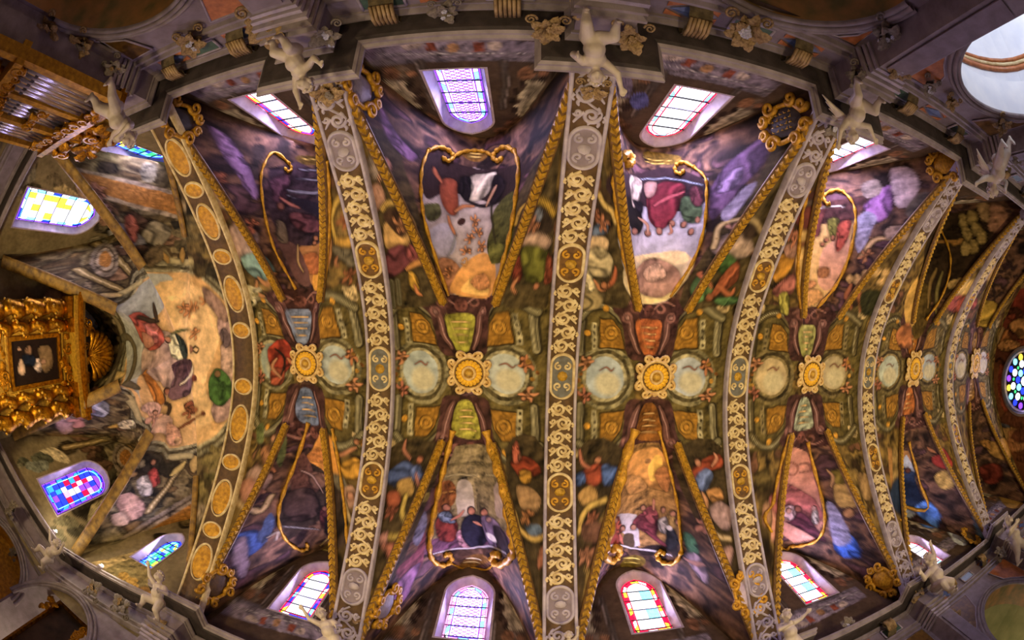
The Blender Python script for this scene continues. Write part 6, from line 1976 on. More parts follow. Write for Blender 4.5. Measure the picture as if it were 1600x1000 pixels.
# ---------------------------------------------------------------- entablature: cornice, frieze, architrave round the whole church
def sweep(path, zo, prof, closed=False):
    P = np.asarray(path, float); n = len(P); d = np.diff(P, axis=0); d /= np.linalg.norm(d, axis=1, keepdims=True)
    nr = np.stack([-d[:, 1], d[:, 0]], 1); off = np.zeros((n, 2)); off[0] = nr[0]; off[-1] = nr[-1]
    for i in range(1, n - 1): off[i] = (nr[i - 1] + nr[i]) / (1 + nr[i - 1] @ nr[i] + 1e-9)
    return np.stack([np.concatenate([P + off * o, (zo + z)[:, None]], 1) for o, z in prof], 1)
RH, RO = 0.32, 0.5
def side_path(s, lo=-7.0, hi=20.2):
    pts = []
    for x in XA: pts += [(x - RH, W), (x - RH, W - RO), (x + RH, W - RO), (x + RH, W)]
    return pts
pR = [(-8.6, W)] + [q for q in side_path(1)] + [(XE, W)]
pR = [(-12.8, W)] + pR[1:]                                # lower side, apse corner to end wall
PR = [(x, y) for x, y in pR]
PL = [(x, -y) for x, y in pR][::-1]                       # upper side, end wall to apse corner
PAp = [(-12.8, -W), (-16.2, -2.67), (-16.2, 2.67), (-12.8, W)]
ZAPS = np.array([-.55, -1.0, -1.0, -.55])
def zside(P): return np.array([0.0 if x > -8.3 else -.55 for x, y in P])
PROF = dict(
    cornice_lip=([(0.0, 6.58), (.48, 6.56), (.53, 6.52), (.53, 6.47), (.49, 6.44), (.49, 6.40), (.45, 6.37)], 'stone'),
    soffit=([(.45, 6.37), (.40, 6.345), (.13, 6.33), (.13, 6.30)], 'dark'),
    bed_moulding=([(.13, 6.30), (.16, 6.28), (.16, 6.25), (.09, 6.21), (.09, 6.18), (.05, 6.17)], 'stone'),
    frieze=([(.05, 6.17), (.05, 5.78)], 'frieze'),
    architrave=([(.05, 5.78), (.13, 5.76), (.13, 5.71), (.07, 5.67), (.07, 5.63), (.11, 5.62), (.11, 5.57), (.03, 5.53), (.03, 5.5), (-.05, 5.48)], 'stone'))
def entab(name, path, zo, label):
    P = np.asarray(path, float)
    # the inside of the room lies on the left of the path
    root = tag(empty(name), label, 'cornice', kind='structure')
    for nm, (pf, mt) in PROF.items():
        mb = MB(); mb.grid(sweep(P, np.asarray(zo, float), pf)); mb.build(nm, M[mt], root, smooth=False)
    return root
tR = entab('trim_7', PR[::-1], zside(PR[::-1]), 'dark projecting cornice along the lower edge of the picture')
tL = entab('trim_8', PL[::-1], zside(PL[::-1]), 'dark projecting cornice along the upper edge of the picture')
tA = entab('trim_9', PAp[::-1], ZAPS[::-1], 'cornice running behind the altar round the apse')
tE = entab('trim_10', [(XE, -W + .0), (XE, W)], [-1.2, -1.2], 'cornice under the rose window')
# inlaid marble panels on the frieze, brown brackets
def inlay(par, x, s, kind, sc=1.0):
    y = s * (W - .065); o = MB(); z = 5.975; w, h = .27 * sc, .15
    if kind == 'lozenge':
        o.add([(x - w, y, z), (x, y, z - h), (x + w, y, z), (x, y, z + h), (x, y - s * .03, z)], [(0, 1, 4), (1, 2, 4), (2, 3, 4), (3, 0, 4)]); p = o.build('inlay_lozenge', M['blue'], par, False)
        for sx in (-1, 1):
            for sz in (-1, 1):
                o = MB(); o.add([(x + sx * w * 1.15, y, z + sz * .03), (x + sx * w * .25, y, z + sz * h * 1.08), (x + sx * w * 1.15, y, z + sz * h * 1.08), (x + sx * w * .9, y - s * .02, z + sz * h * .7)], [(0, 1, 3), (1, 2, 3), (2, 0, 3)]); o.build('inlay_corner', M['orange'], p, False)
    elif kind == 'panel':
        o.box((x - w, min(y, y - s * .02), z - h), (x + w, max(y, y - s * .02), z + h)); p = o.build('inlay_panel', M['green'], par, False)
        o = MB()
        for a, b, c, d in ((-1, -1, 1, -1), (1, -1, 1, 1), (1, 1, -1, 1), (-1, 1, -1, -1)): o.tube([(x + a * w, y - s * .02, z + b * h), (x + c * w, y - s * .02, z + d * h)], .025, 5)
        o.build('panel_moulding', M['lilac'], p)
for s, par in ((-1, tL), (1, tR)):
    for i in range(6):
        a, b = XB[i] + .75, XB[i + 1] - .75; n = 3 if b - a > 2.2 else 2
        for k in range(n):
            x = a + (k + .5) * (b - a) / n; inlay(par, x, s, 'lozenge' if (k + i) % 2 == 0 else 'panel', min(1.2, (b - a) / n / .75))
def bracket(x, s, label):
    r = tag(empty('frieze_bracket', (x, s * (W - .05), 6.12)), label, 'bracket', 'brown frieze brackets')
    mb = MB(); w = .17
    pr = [(0, .2), (.2, .2), (.24, .1), (.2, .02), (.25, -.08), (.2, -.2), (.1, -.3), (0, -.34)]
    mb.grid(np.array([[(xx, -s * d, z) for d, z in pr] for xx in (-w, -w * .4, w * .4, w)])); mb.build('bracket_body', M['bracket'], r)
    mb = MB()
    for k in range(6):
        xx = -w + (k + .5) * w / 3; mb.tube([(xx, -s * .26, .12), (xx, -s * .28, -.05), (xx, -s * .2, -.25)], .028, 5)
    mb.build('bracket_fluting', M['leaftan'], r)
    return r
BRACKETS = ((-1, 0, 0), (-1, 0, 1), (-1, 1, 0), (-1, 1, 1), (-1, 2, 0), (-1, 2, 1), (-1, 3, 0), (-1, 3, 1), (-1, 4, 0), (-1, 4, 1), (1, 3, 1), (1, 4, 0), (1, 4, 1))
ORD = ('first', 'second', 'third', 'fourth', 'fifth', 'sixth')
for s, nm in ((-1, 'upper'), (1, 'lower')):
    for i in range(5):
        for k, f in enumerate((.3, .7)):
            x = XB[i] + (XB[i + 1] - XB[i]) * f
            if (s, i, k) not in BRACKETS: continue
            bracket(x, s, 'brown fluted bracket under the %s cornice, %s one below the %s window from the altar' % (nm, 'altar-side' if k == 0 else 'entrance-side', ORD[i]))
# ---------------------------------------------------------------- arcade walls with chapel arches, floor
ARC_T = {0: (-6.05, 3.35, 1.38), 1: (-2.0, 3.6, 1.35), 2: (2.15, 4.0, 1.5), 3: (6.75, 3.05, 1.75), 4: (11.9, 3.2, 1.7), 5: (17.4, 3.2, 1.7)}
ARC_B = {0: (-5.9, 3.4, 1.3), 1: (-2.0, 3.6, 1.35), 2: (2.1, 3.6, 1.45), 3: (6.7, 3.2, 1.6), 4: (11.9, 2.9, 1.75), 5: (17.4, 3.2, 1.7)}
def arcade(par, a, b, arcx, zc, r, z1, arc_mat='stone', inner='wood', chap_depth=2.2, s=1, name='arcade_wall', back=None):
    a = np.array(a); b = np.array(b); L_ = np.linalg.norm(b - a); u0 = arcx; n = 28; th = np.linspace(math.pi, 0, n)
    ar = np.stack([u0 + r * np.cos(th), zc + r * np.sin(th)], 1)
    def wp(u, z, d): return wall_pts(a, b, np.asarray(u, float), np.asarray(z, float), np.full(len(u), d))
    top = np.stack([np.linspace(0, L_, n), np.full(n, z1)], 1); mb = MB()
    Q = np.stack([wp(*ar.T, .0), wp(*top.T, .0)], 0); mb.grid(Q)
    lf = np.array([(0, 0), (u0 - r, 0), (u0 - r, zc), (0, z1)]); rt = np.array([(u0 + r, 0), (L_, 0), (L_, z1), (u0 + r, zc)])
    for q in (lf, rt): mb.add(wp(*q.T, 0.), [(0, 1, 2, 3)])
    w = mb.build(name, M['frieze'], par, False)
    for k, (r1, d) in enumerate(((0.0, -.03), (.09, -.06), (.2, -.03))):
        o = MB(); pr = [(r1, 0), (r1 - .01, d - .02), (r1 + .04, d - .05), (r1 + .08, d - .02), (r1 + .085, .02)]
        th2 = np.linspace(math.pi * 1.0, 0, 40)
        o.grid(np.stack([wp(u0 + (r + e) * np.cos(th2), zc + (r + e) * np.sin(th2), dd) for e, dd in pr], 1)); o.build('archivolt', M[arc_mat], w)
    o = MB(); th2 = np.linspace(math.pi, 0, 30)
    fullu = np.concatenate([[u0 - r], u0 + r * np.cos(th2), [u0 + r]]); fullz = np.concatenate([[0], zc + r * np.sin(th2), [0]])
    o.grid(np.stack([wp(fullu, fullz, 0.), wp(fullu, fullz, .7)], 1)); o.build('arch_soffit', M[inner], w)
    if back: o = MB(); o.add(wp(fullu, fullz, .69), [tuple(range(len(fullu)))]); o.build('arch_back', M[back], w, False)
    return w
floor = MB(); floor.box((-18, -9, -.1), (21.5, 9, 0)); tag(floor.build('floor', M['floor'], None, False), 'pale stone floor of the church nave', 'floor', kind='structure')
for s, par, AR in ((-1, wl, ARC_T), (1, wr, ARC_B)):
    for i in range(6):
        a, b = XB[i], XB[i + 1]; x, zc, r = AR[i]; wht = s < 0 and i == 3
        arcade(par, (a, s * (W - .04)), (b, s * (W - .04)), x - a, zc, r, 5.55, 'stone', 'plaster' if wht else 'soffitpaint' if s < 0 or i > 2 else 'wood', s=s)
arcade(wr, (-12.8, W - .04), (XA[0], W - .04), 1.8, 3.3, 1.68, 5.3, 'stone', 'frieze')
arcade(wl, (-12.8, -W + .04), (XA[0], -W + .04), 3.0, 3.0, 1.4, 5.3, 'stone', 'wood')
for k, (p0, p1) in enumerate(((AP[2], AP[3]), (AP[3], AP[4]), (AP[4], AP[5]))):
    L_ = math.dist(p0, p1); arcade(wf, p0, p1, L_ / 2 - (1.0 if k == 0 else 0), 3.1, 1.25, 4.75, 'stone', 'ochre', back='ochre')
# pilasters that carry the projecting cornice blocks, inlaid spandrels
for s, par, AR in ((-1, wl, ARC_T), (1, wr, ARC_B)):
    for i, X in enumerate(XA):
        mb = MB(); ya, yb = sorted((s * (W - RO + .02), s * (W + .1))); mb.box((X - RH + .02, ya, 0), (X + RH - .02, yb, 5.52)); pl = mb.build('pilaster_shaft', M['stone'], par, False)
        for k, (z0, e) in enumerate(((5.2, .03), (5.3, .06), (5.42, .1))): mb = MB(); mb.box((X - RH - e, ya - (e if s > 0 else 0), z0), (X + RH + e, yb + (e if s < 0 else 0), z0 + .07)); mb.build('capital_moulding', M['lilac'], pl, False)
        mb = MB(); yf = s * (W - RO); mb.box((X - RH + .1, min(yf, yf - s * .015), 2.5), (X + RH - .1, max(yf, yf - s * .015), 5.1)); mb.build('pilaster_panel', M['frieze'], pl, False)
        mb = MB(); mb.box((X - RH, min(s * (W - RO), s * W), 5.47), (X + RH, max(s * (W - RO), s * W), 5.53)); mb.build('block_underside', M['stone'], par, False)
        for z0 in (6.57,): mb = MB(); mb.box((X - RH - .2, min(s * (W - RO - .2), s * (W + .05)), z0 - .05), (X + RH + .2, max(s * (W - RO - .2), s * (W + .05)), z0 - .01)); mb.build('block_top', M['stone'], par, False)
    for i in range(6):
        x, zc, r = AR[i]
        for sg in (-1, 1):
            lim = (XB[i + 1] - .5 - x) if sg > 0 else (x - XB[i] - .5); o = MB(); y = s * (W - .05)
            q = [(x + sg * r * .5, 5.42), (x + sg * lim, 5.42), (x + sg * lim, zc + r * .45)]
            for t_ in (.35, .6, .85): a_ = math.radians(25 + 40 * t_); q.append((x + sg * (r + .36) * math.cos(a_), zc + (r + .36) * math.sin(a_)))
            q = [(a_, min(b_, 5.42)) for a_, b_ in q]; o.add([(a_, y, b_) for a_, b_ in q] + [(a_, y - s * .02, b_) for a_, b_ in q], [tuple(range(6, 12))] + [(k, (k + 1) % 6, 6 + (k + 1) % 6, 6 + k) for k in range(6)]); sp_ = o.build('spandrel_inlay', M['orange' if (i + (sg > 0)) % 2 else 'ring'], par, False)
            o = MB(); o.tube([(a_, y - s * .02, b_) for a_, b_ in q + q[:1]], .02, 5); o.build('spandrel_moulding', M['lilac'], sp_)
# chapels: closed rooms behind the arches
def chapel(par, x0, x1, s, mt, light_e=0, col=(1, 1, 1)):
    y0, y1 = s * (W + .6), s * (W + 3.4); n = 16; th = np.linspace(0, math.pi, n); xm, r = (x0 + x1) / 2, (x1 - x0) / 2; mb = MB()
    pr = [(x0, 0)] + [(xm - r * math.cos(t), 3.6 + r * .75 * math.sin(t)) for t in th] + [(x1, 0)]
    mb.grid(np.array([[(x, y, z) for x, z in pr] for y in (y0, y1)])); mb.add([(x, y1, z) for x, z in pr], [tuple(range(len(pr)))]); mb.build('chapel_vault', M[mt], par, False)
    if mt == 'plaster':
        for dy, rr, m_ in ((1.2, .07, 'orange'), (1.32, .05, 'cream'), (1.42, .05, 'orange')):
            o = MB(); o.tube([(xx, s * (W + dy), z - .03 if z > 3.6 else z) for xx, z in pr], rr, 6); o.build('chapel_rib', M[m_], par)
    if light_e: light('chapel_lamp', 'POINT', (xm, s * (W + 2.0), 2.0), light_e, col, .4)
for i in range(6):
    a, b = XB[i] + .25, XB[i + 1] - .25
    chapel(wl, a, b, -1, 'plaster' if i == 3 else 'chapelbrown', 130 if i == 3 else 12 if i in (0, 2) else 0, (.92, .95, 1) if i == 3 else (1, .7, .4))
    chapel(wr, a, b, 1, 'chapelgreen' if i == 4 else 'chapelbrown', 60 if i == 4 else 0, (1, .85, .6))
chapel(wr, -12.75, -9.0, 1, 'frieze', 110, (1, .8, .55)); chapel(wl, -12.4, -8.2, -1, 'chapelbrown')
# ---------------------------------------------------------------- rose window
def rose():
    r = tag(empty('window_%d' % (NWIN[0] + 1)), 'round blue rose window cut by the right edge of the picture', 'window', kind='structure')
    cy, cz, R_ = ROSE; c = np.array([XE, cy, cz]); Mx = np.array([[0, 0, -1.0], [0, 1, 0], [1, 0, 0]])
    def disc(y, z, rad, n, d): t = np.linspace(0, 2 * math.pi, n, endpoint=False); return np.stack([np.full(n, XE + d), cy + y + rad * np.cos(t), cz + z + rad * np.sin(t)], 1)
    for k, (r0, d0, r1, d1, m_) in enumerate(((R_ + .22, -.04, R_ + .1, -.1, 'stone'), (R_ + .1, -.1, R_ + .02, .02, 'dark'), (R_ + .02, .02, R_ - .05, .15, 'lilac'))):
        mb = MB(); A_ = disc(0, 0, r0, 48, d0); B_ = disc(0, 0, r1, 48, d1); mb.grid(np.stack([np.concatenate([A_, A_[:1]]), np.concatenate([B_, B_[:1]])], 1)); mb.build('rose_moulding', M[m_], r)
    obj('lead_backing', mesh('lead_backing', disc(0, 0, R_, 40, .2), [tuple(range(40))], False), M['lead'], r)
    def pane(y, z, rad, g, n=14): obj('pane', mesh('pane', disc(y, z, rad, n, .16), [tuple(range(n))], False), G[g], r)
    pane(0, 0, .2, 'white')
    for k in range(8):
        t = k * math.pi / 4
        pane(.42 * math.cos(t), .42 * math.sin(t), .15, ('blue', 'cyan')[k % 2]); pane(.75 * math.cos(t + .39), .75 * math.sin(t + .39), .16, 'white')
    for k in range(16):
        t = k * math.pi / 8; pane(1.05 * math.cos(t), 1.05 * math.sin(t), .14, ('violet', 'blue', 'cyan', 'yellow')[k % 4]); pane(.72 * math.cos(t), .72 * math.sin(t), .07, ('green', 'blue')[k % 2])
    light('window_daylight', 'AREA', (XE + .05, cy, cz), 120, DAY, 2.0, (XE - 3, cy, cz - 1))
rose()
# ---------------------------------------------------------------- keystone bosses
def boss(x, label, gm, sc):
    r = tag(empty('ceiling_boss', (x, 0, H)), label, 'ceiling boss', 'gilded bosses along the vault ridge'); z = -.1
    mb = MB(); mb.lathe([(.0, z - .02), (.3, z - .02), (.33, z + .02), (.33, .1)], 28); mb.build('backplate', M['ring'], r)
    q = np.linspace(0, 1, 20)
    for k in range(8):
        t = math.pi / 4 * (k // 2) * 2 + math.pi / 4 + (.36 if k % 2 else -.36); sg = -1 if k % 2 else 1; c, s = math.cos(t), math.sin(t); mb = MB()
        sp = spiral((.43, sg * .035), .085, 1.25, -sg * math.pi * .5, sg, 20); rad, sd = sp[:, 0], sp[:, 1]
        mb.tube(np.stack([rad * c - sd * s, rad * s + sd * c, np.full(20, z + .0)], 1), np.linspace(.036, .03, 20), 6)
        st = smoothpts([(.33, -sg * .1), (.4, -sg * .075), (.46, -sg * .05)], 5, False); mb.tube(np.stack([st[:, 0] * c - st[:, 1] * s, st[:, 0] * s + st[:, 1] * c, np.full(len(st), z)], 1), .035, 6); mb.build('scroll_leaf', M['bosscream'], r)
    for k in range(12):
        t = math.pi / 6 * k; mb = MB(); mb.ball((.375 * math.cos(t), .375 * math.sin(t), z), (.07, .07, .04), 8, 6); mb.build('collar_lobe', M['bosscream'], r)
    mb = MB(); mb.lathe([(.38, z + .02), (.37, z - .04), (.33, z - .05), (.31, z - .02)], 32); mb.build('collar', M['bosscream'], r)
    mb = MB(); mb.lathe([(.315, z - .02), (.305, z - .05), (.29, z - .03)], 32); mb.build('bead_ring', M['ring'], r)
    n = 18; pm = MB(); pm.add([(.15, -.025, z - .03), (.24, -.05, z - .03), (.285, -.03, z - .035), (.285, .03, z - .035), (.24, .05, z - .03), (.15, .025, z - .03), (.22, 0, z - .075)], [(i, (i + 1) % 6, 6) for i in range(6)])
    pmesh = mesh('petal', pm.V[0], pm.F)
    for k in range(n): o = obj('petal', pmesh, gm, r); o.rotation_euler = (0, 0, 2 * math.pi * k / n)
    mb = MB(); mb.lathe([(.165, z - .02), (.16, z - .07), (.13, z - .09), (.1, z - .07), (.09, z - .04)], 24); mb.build('inner_ring', M['bosscream'], r)
    mb = MB(); mb.lathe([(.1, z - .04), (.09, z - .07), (.05, z - .1), (.0, z - .11)], 18); mb.build('centre_button', M['gold'], r)
    r.scale = (sc, sc, 1)
blab = ['gilded rosette boss nearest the apse, between blue painted tablets', 'gilded rosette boss between yellow-green painted tablets', 'gilded rosette boss between orange painted tablets, right of the middle arch',
        'darker gold rosette boss with olive petals, fourth from the altar', 'gold rosette boss squeezed between two narrow arches', 'last gold rosette boss, nearest the rose window']
for i in range(6): boss((XB[i] + XB[i + 1]) / 2, blab[i], M['bossgold'], (.98, 1.0, 1.03, 1.05, 1.25, 1.3)[i])
# ---------------------------------------------------------------- putti
def putto_mesh(pose):
    mb = MB()
    def bone(a, ra, b, rb, n=None):
        a, b = np.array(a, float), np.array(b, float); L_ = np.linalg.norm(b - a); n = n or max(2, int(L_ / (.35 * min(ra, rb)) + 1))
        for t in np.linspace(0, 1, n): mb.ball(a + (b - a) * t, ra + (rb - ra) * t, 10, 7)
    # trunk: pelvis, belly, chest, neck, head
    lean = pose.get('lean', 0.0)
    hip = np.array([0, 0, .42]); chest = np.array([lean * .3, -.03, .64]); neck = np.array([lean * .42, -.05, .74]); head = np.array([lean * .55, -.09, .86]) + np.array(pose.get('head', (0, 0, 0)))
    mb.ball(hip, (.14, .12, .11), 12, 9); mb.ball((hip + chest) / 2 + [0, -.03, -.01], (.135, .13, .13), 12, 9); mb.ball(chest, (.14, .11, .11), 12, 9); mb.ball(hip + [.055, .06, -.02], .085); mb.ball(hip + [-.055, .06, -.02], .085)
    bone(chest + [-.09, 0, .05], .06, chest + [.09, 0, .05], .06); bone(neck, .05, head, .055)
    mb.ball(head, (.088, .1, .105), 12, 10); mb.ball(head + [0, -.07, -.045], (.055, .05, .05)); mb.ball(head + [.04, -.065, -.03], .04); mb.ball(head + [-.04, -.065, -.03], .04)
    mb.ball(head + [0, -.115, -.012], (.014, .02, .022)); mb.ball(head + [0, -.1, -.06], (.026, .018, .01)); mb.ball(head + [0, -.085, -.085], (.026, .025, .02))
    for s in (-1, 1): mb.ball(head + [s * .088, -.0, -.01], (.014, .024, .03)); mb.ball(head + [s * .034, -.094, .008], (.016, .01, .01))
    for s, arm, leg in ((1, pose['ra'], pose['rl']), (-1, pose['la'], pose['ll'])):
        sh = chest + [s * .13, 0, .055]; el = sh + np.array(arm[0]); wr_ = el + np.array(arm[1]); bone(sh, .06, el, .046); bone(el, .048, wr_, .03)
        d = np.array(arm[1]); d = d / np.linalg.norm(d); sd = np.cross(d, [0.1, 1, 0.2]); sd /= np.linalg.norm(sd); pm = wr_ + d * .045; bone(wr_, .03, pm, .033); up = np.cross(sd, d)
        for k, (o, l) in enumerate(((-.027, .05), (-.009, .06), (.009, .057), (.027, .045))):
            p0 = pm + sd * o + d * .01; p1 = p0 + d * l * .6; p2 = p1 + d * l * .35 - up * l * .4; bone(p0, .0135, p1, .0125); bone(p1, .0125, p2, .011)
        p0 = wr_ + d * .02 - sd * .025; bone(p0, .014, p0 + d * .03 - sd * .03, .013); bone(p0 + d * .03 - sd * .03, .013, p0 + d * .055 - sd * .03, .011)
        hj = hip + [s * .07, 0, -.04]; kn = hj + np.array(leg[0]); an = kn + np.array(leg[1]); bone(hj, .1, kn, .072); bone(kn + 0, .072, (kn + an) / 2 + [0, .015, 0], .056); bone((kn + an) / 2 + [0, .015, 0], .056, an, .036)
        ft = an + np.array(leg[2] if len(leg) > 2 else (0, -.09, -.02)); bone(an, .036, ft, .028); mb.ball(an + [0, .02, -.01], .035)
        for k in range(5): mb.ball(ft + np.array([(-.026 + .013 * k), -.02, -.004]), .012, 6, 5)
    me0 = mesh('putto_raw', np.concatenate(mb.V), mb.F); o = bpy.data.objects.new('tmp', me0); COL.objects.link(o)
    m = o.modifiers.new('r', 'REMESH'); m.mode = 'VOXEL'; m.voxel_size = .0125; sm = o.modifiers.new('s', 'SMOOTH'); sm.factor = .5; sm.iterations = 2
    dg = bpy.context.evaluated_depsgraph_get(); dg.update(); me = bpy.data.meshes.new_from_object(o.evaluated_get(dg)); bpy.data.objects.remove(o); bpy.data.meshes.remove(me0)
    me.name = 'body'; me.polygons.foreach_set('use_smooth', np.ones(len(me.polygons), bool)); me.materials.clear(); me.materials.append(M['statue'])
    hb = MB(); rg = random.Random(3)
    for k in range(46):
        t = rg.uniform(0, 2 * math.pi); p = rg.uniform(-.05, 1.0); v = np.array([math.cos(t) * math.cos(p * 1.4), math.sin(t) * math.cos(p * 1.4), math.sin(p * 1.4)])
        if v[1] < -.15 and v[2] < .7: continue
        hb.ball(head + v * [.092, .104, .108], rg.uniform(.02, .032), 6, 5)
    hm = mesh('hair', np.concatenate(hb.V), hb.F); hm.materials.append(M['statue'])
    wb_ = MB()
    for s in (-1, 1):
        for k in range(5):
            a = chest + [s * .05, .09, .03]; e = a + np.array([s * (.12 + .07 * k), .12 + .02 * k, .16 - .09 * k]); wb_.tube([a, (a + e) / 2 + [0, .03, .04], e], [.02, .045, .008], 5)
    wm = mesh('wings', np.concatenate(wb_.V), wb_.F); wm.materials.append(M['statue'])
    return me, hm, wm
POSES = [
    dict(lean=.1, ra=((.14, -.05, .10), (.05, -.06, .16)), la=((-.12, -.06, -.1), (.02, -.14, -.03)), rl=((.14, -.14, -.06), (.02, -.02, -.2)), ll=((-.03, -.1, -.19), (.0, .13, -.15))),
    dict(lean=-.12, head=(.02, -.02, 0), ra=((.17, -.03, -.02), (.08, -.08, .12)), la=((-.1, -.04, .13), (-.02, -.06, .16)), rl=((.1, -.2, -.03), (.02, -.02, -.2)), ll=((-.06, -.1, -.17), (.0, .1, -.17))),
    dict(lean=.2, head=(-.02, 0, 0), ra=((.1, -.1, -.08), (-.12, -.1, .02)), la=((-.17, .0, .04), (-.14, -.02, .08)), rl=((.04, .02, -.21), (.02, .08, -.19)), ll=((-.12, -.05, -.17), (-.06, .04, -.19)))]
PM = [putto_mesh(p) for p in POSES]
def putto(base, head, s, pose, label, wings=False, tilt=0.0):
    b, h = np.array(base, float), np.array(head, float); up = h - b; L_ = np.linalg.norm(up); up /= L_; fr = np.array([0 - b[0] * 0.0, -s * 1.0, -.55]); fr = fr - up * (fr @ up); fr /= np.linalg.norm(fr)
    rt = np.cross(-fr, up) * 1.0; rt = np.cross(up, fr) * -1.0; sc = L_ / .92; Mx = Matrix((( *(rt * 1.0), 0), (*(-fr), 0), (*up, 0), (0, 0, 0, 1))).transposed()
    Mx = Matrix(((rt[0], -fr[0], up[0], b[0]), (rt[1], -fr[1], up[1], b[1]), (rt[2], -fr[2], up[2], b[2]), (0, 0, 0, 1))) @ Matrix.Diagonal((sc, sc, sc, 1))
    r = tag(empty('putto_statue'), label, 'statue', 'stucco putti on the cornice'); r.matrix_world = Mx
    body = obj('body', PM[pose][0], None, r); obj('hair', PM[pose][1], None, body)
    if wings: obj('wings', PM[pose][2], None, body)
for p in PUT: putto(*p[:5], wings=bool(p[5]))
# ---------------------------------------------------------------- stucco leaf and flower clusters
def leaf_mesh(seed):
    rg = random.Random(seed); mb = MB(); n = 7; rows = []
    for j in range(n):
        t = j / (n - 1); w = .34 * math.sin(math.pi * min(t * .85 + .12, 1)) * (1 + .35 * (j % 2)); z = .25 * math.sin(t * 2.2) - .5 * max(0, t - .6) ** 1.2
        rows.append([(-w, t, z - .08), (-w * .5, t, z + .04), (0, t, z), (w * .5, t, z + .04), (w, t, z - .08)])
    mb.grid(np.array(rows)); return mesh('leaf', mb.V[0], mb.F)
def flower_mesh():
    mb = MB()
    for k in range(6):
        t = k * math.pi / 3; mb.ball((.3 * math.cos(t), .3 * math.sin(t), .1), (.24, .24, .12), 7, 5)
    mb.ball((0, 0, .2), .16, 7, 5); return mesh('flower', np.concatenate(mb.V), mb.F)
def volute_mesh():
    mb = MB(); q = spiral((0, 0), .5, 1.6, math.pi, 1, 26); mb.tube(np.stack([q[:, 0], q[:, 1], .12 + 0 * q[:, 0]], 1), np.linspace(.12, .07, 26), 6); return mesh('volute', mb.V[0], mb.F)
LEAF = {}; FLOW = {}; VOLU = {}
def shared(d, k, fn):
    if k not in d: d[k] = fn(); d[k].materials.append(M[k])
    return d[k]
def cluster(pos, nrm, size, kinds, label, seed, nl=12, nf=3, nv=2, name='leaf_cluster', cat='carving'):
    rg = random.Random(seed); r = tag(empty(name), label, cat, 'stucco leaf and flower clusters'); n = Vector(nrm).normalized(); q = n.to_track_quat('Z', 'Y'); r.matrix_world = Matrix.Translation(pos) @ q.to_matrix().to_4x4()
    k1, k2 = kinds
    for k in range(nl):
        a = 2 * math.pi * k / nl + rg.uniform(-.3, .3); ring = k % 2; o = obj('leaf', shared(LEAF, k1, lambda: leaf_mesh(1)), None, r)
        sc = size * rg.uniform(.42, .7); o.matrix_local = Matrix.Rotation(a, 4, 'Z') @ Matrix.Translation((0, size * .12 * ring, .02 + .05 * ring)) @ Matrix.Rotation(rg.uniform(.1, .75), 4, 'X') @ Matrix.Diagonal((sc, sc, sc, 1))
    for k in range(nf):
        a = rg.uniform(0, 6.28); d = size * rg.uniform(0, .45); sc = size * rg.uniform(.2, .34); o = obj('flower', shared(FLOW, k2, flower_mesh), None, r); o.matrix_local = Matrix.Translation((d * math.cos(a), d * math.sin(a), size * .32)) @ Matrix.Rotation(rg.uniform(-.5, .5), 4, 'X') @ Matrix.Diagonal((sc, sc, sc, 1))
    for k in range(nv):
        sg = -1 if k % 2 else 1; sc = size * .4; o = obj('volute', shared(VOLU, k1, volute_mesh), None, r); o.matrix_local = Matrix.Translation((sg * size * .55, -size * .45, .06)) @ Matrix.Diagonal((sg * sc, sc, sc, 1))
for ci, (x, y, z, s, size, k1, k2, lab) in enumerate(CLUST):
    cluster((x, y, z), (0, -s, -.35) if s else (1, 0, -.3), size, (k1, k2), lab, ci, *((14, 4, 2) if size > .4 else (9, 3, 2)))
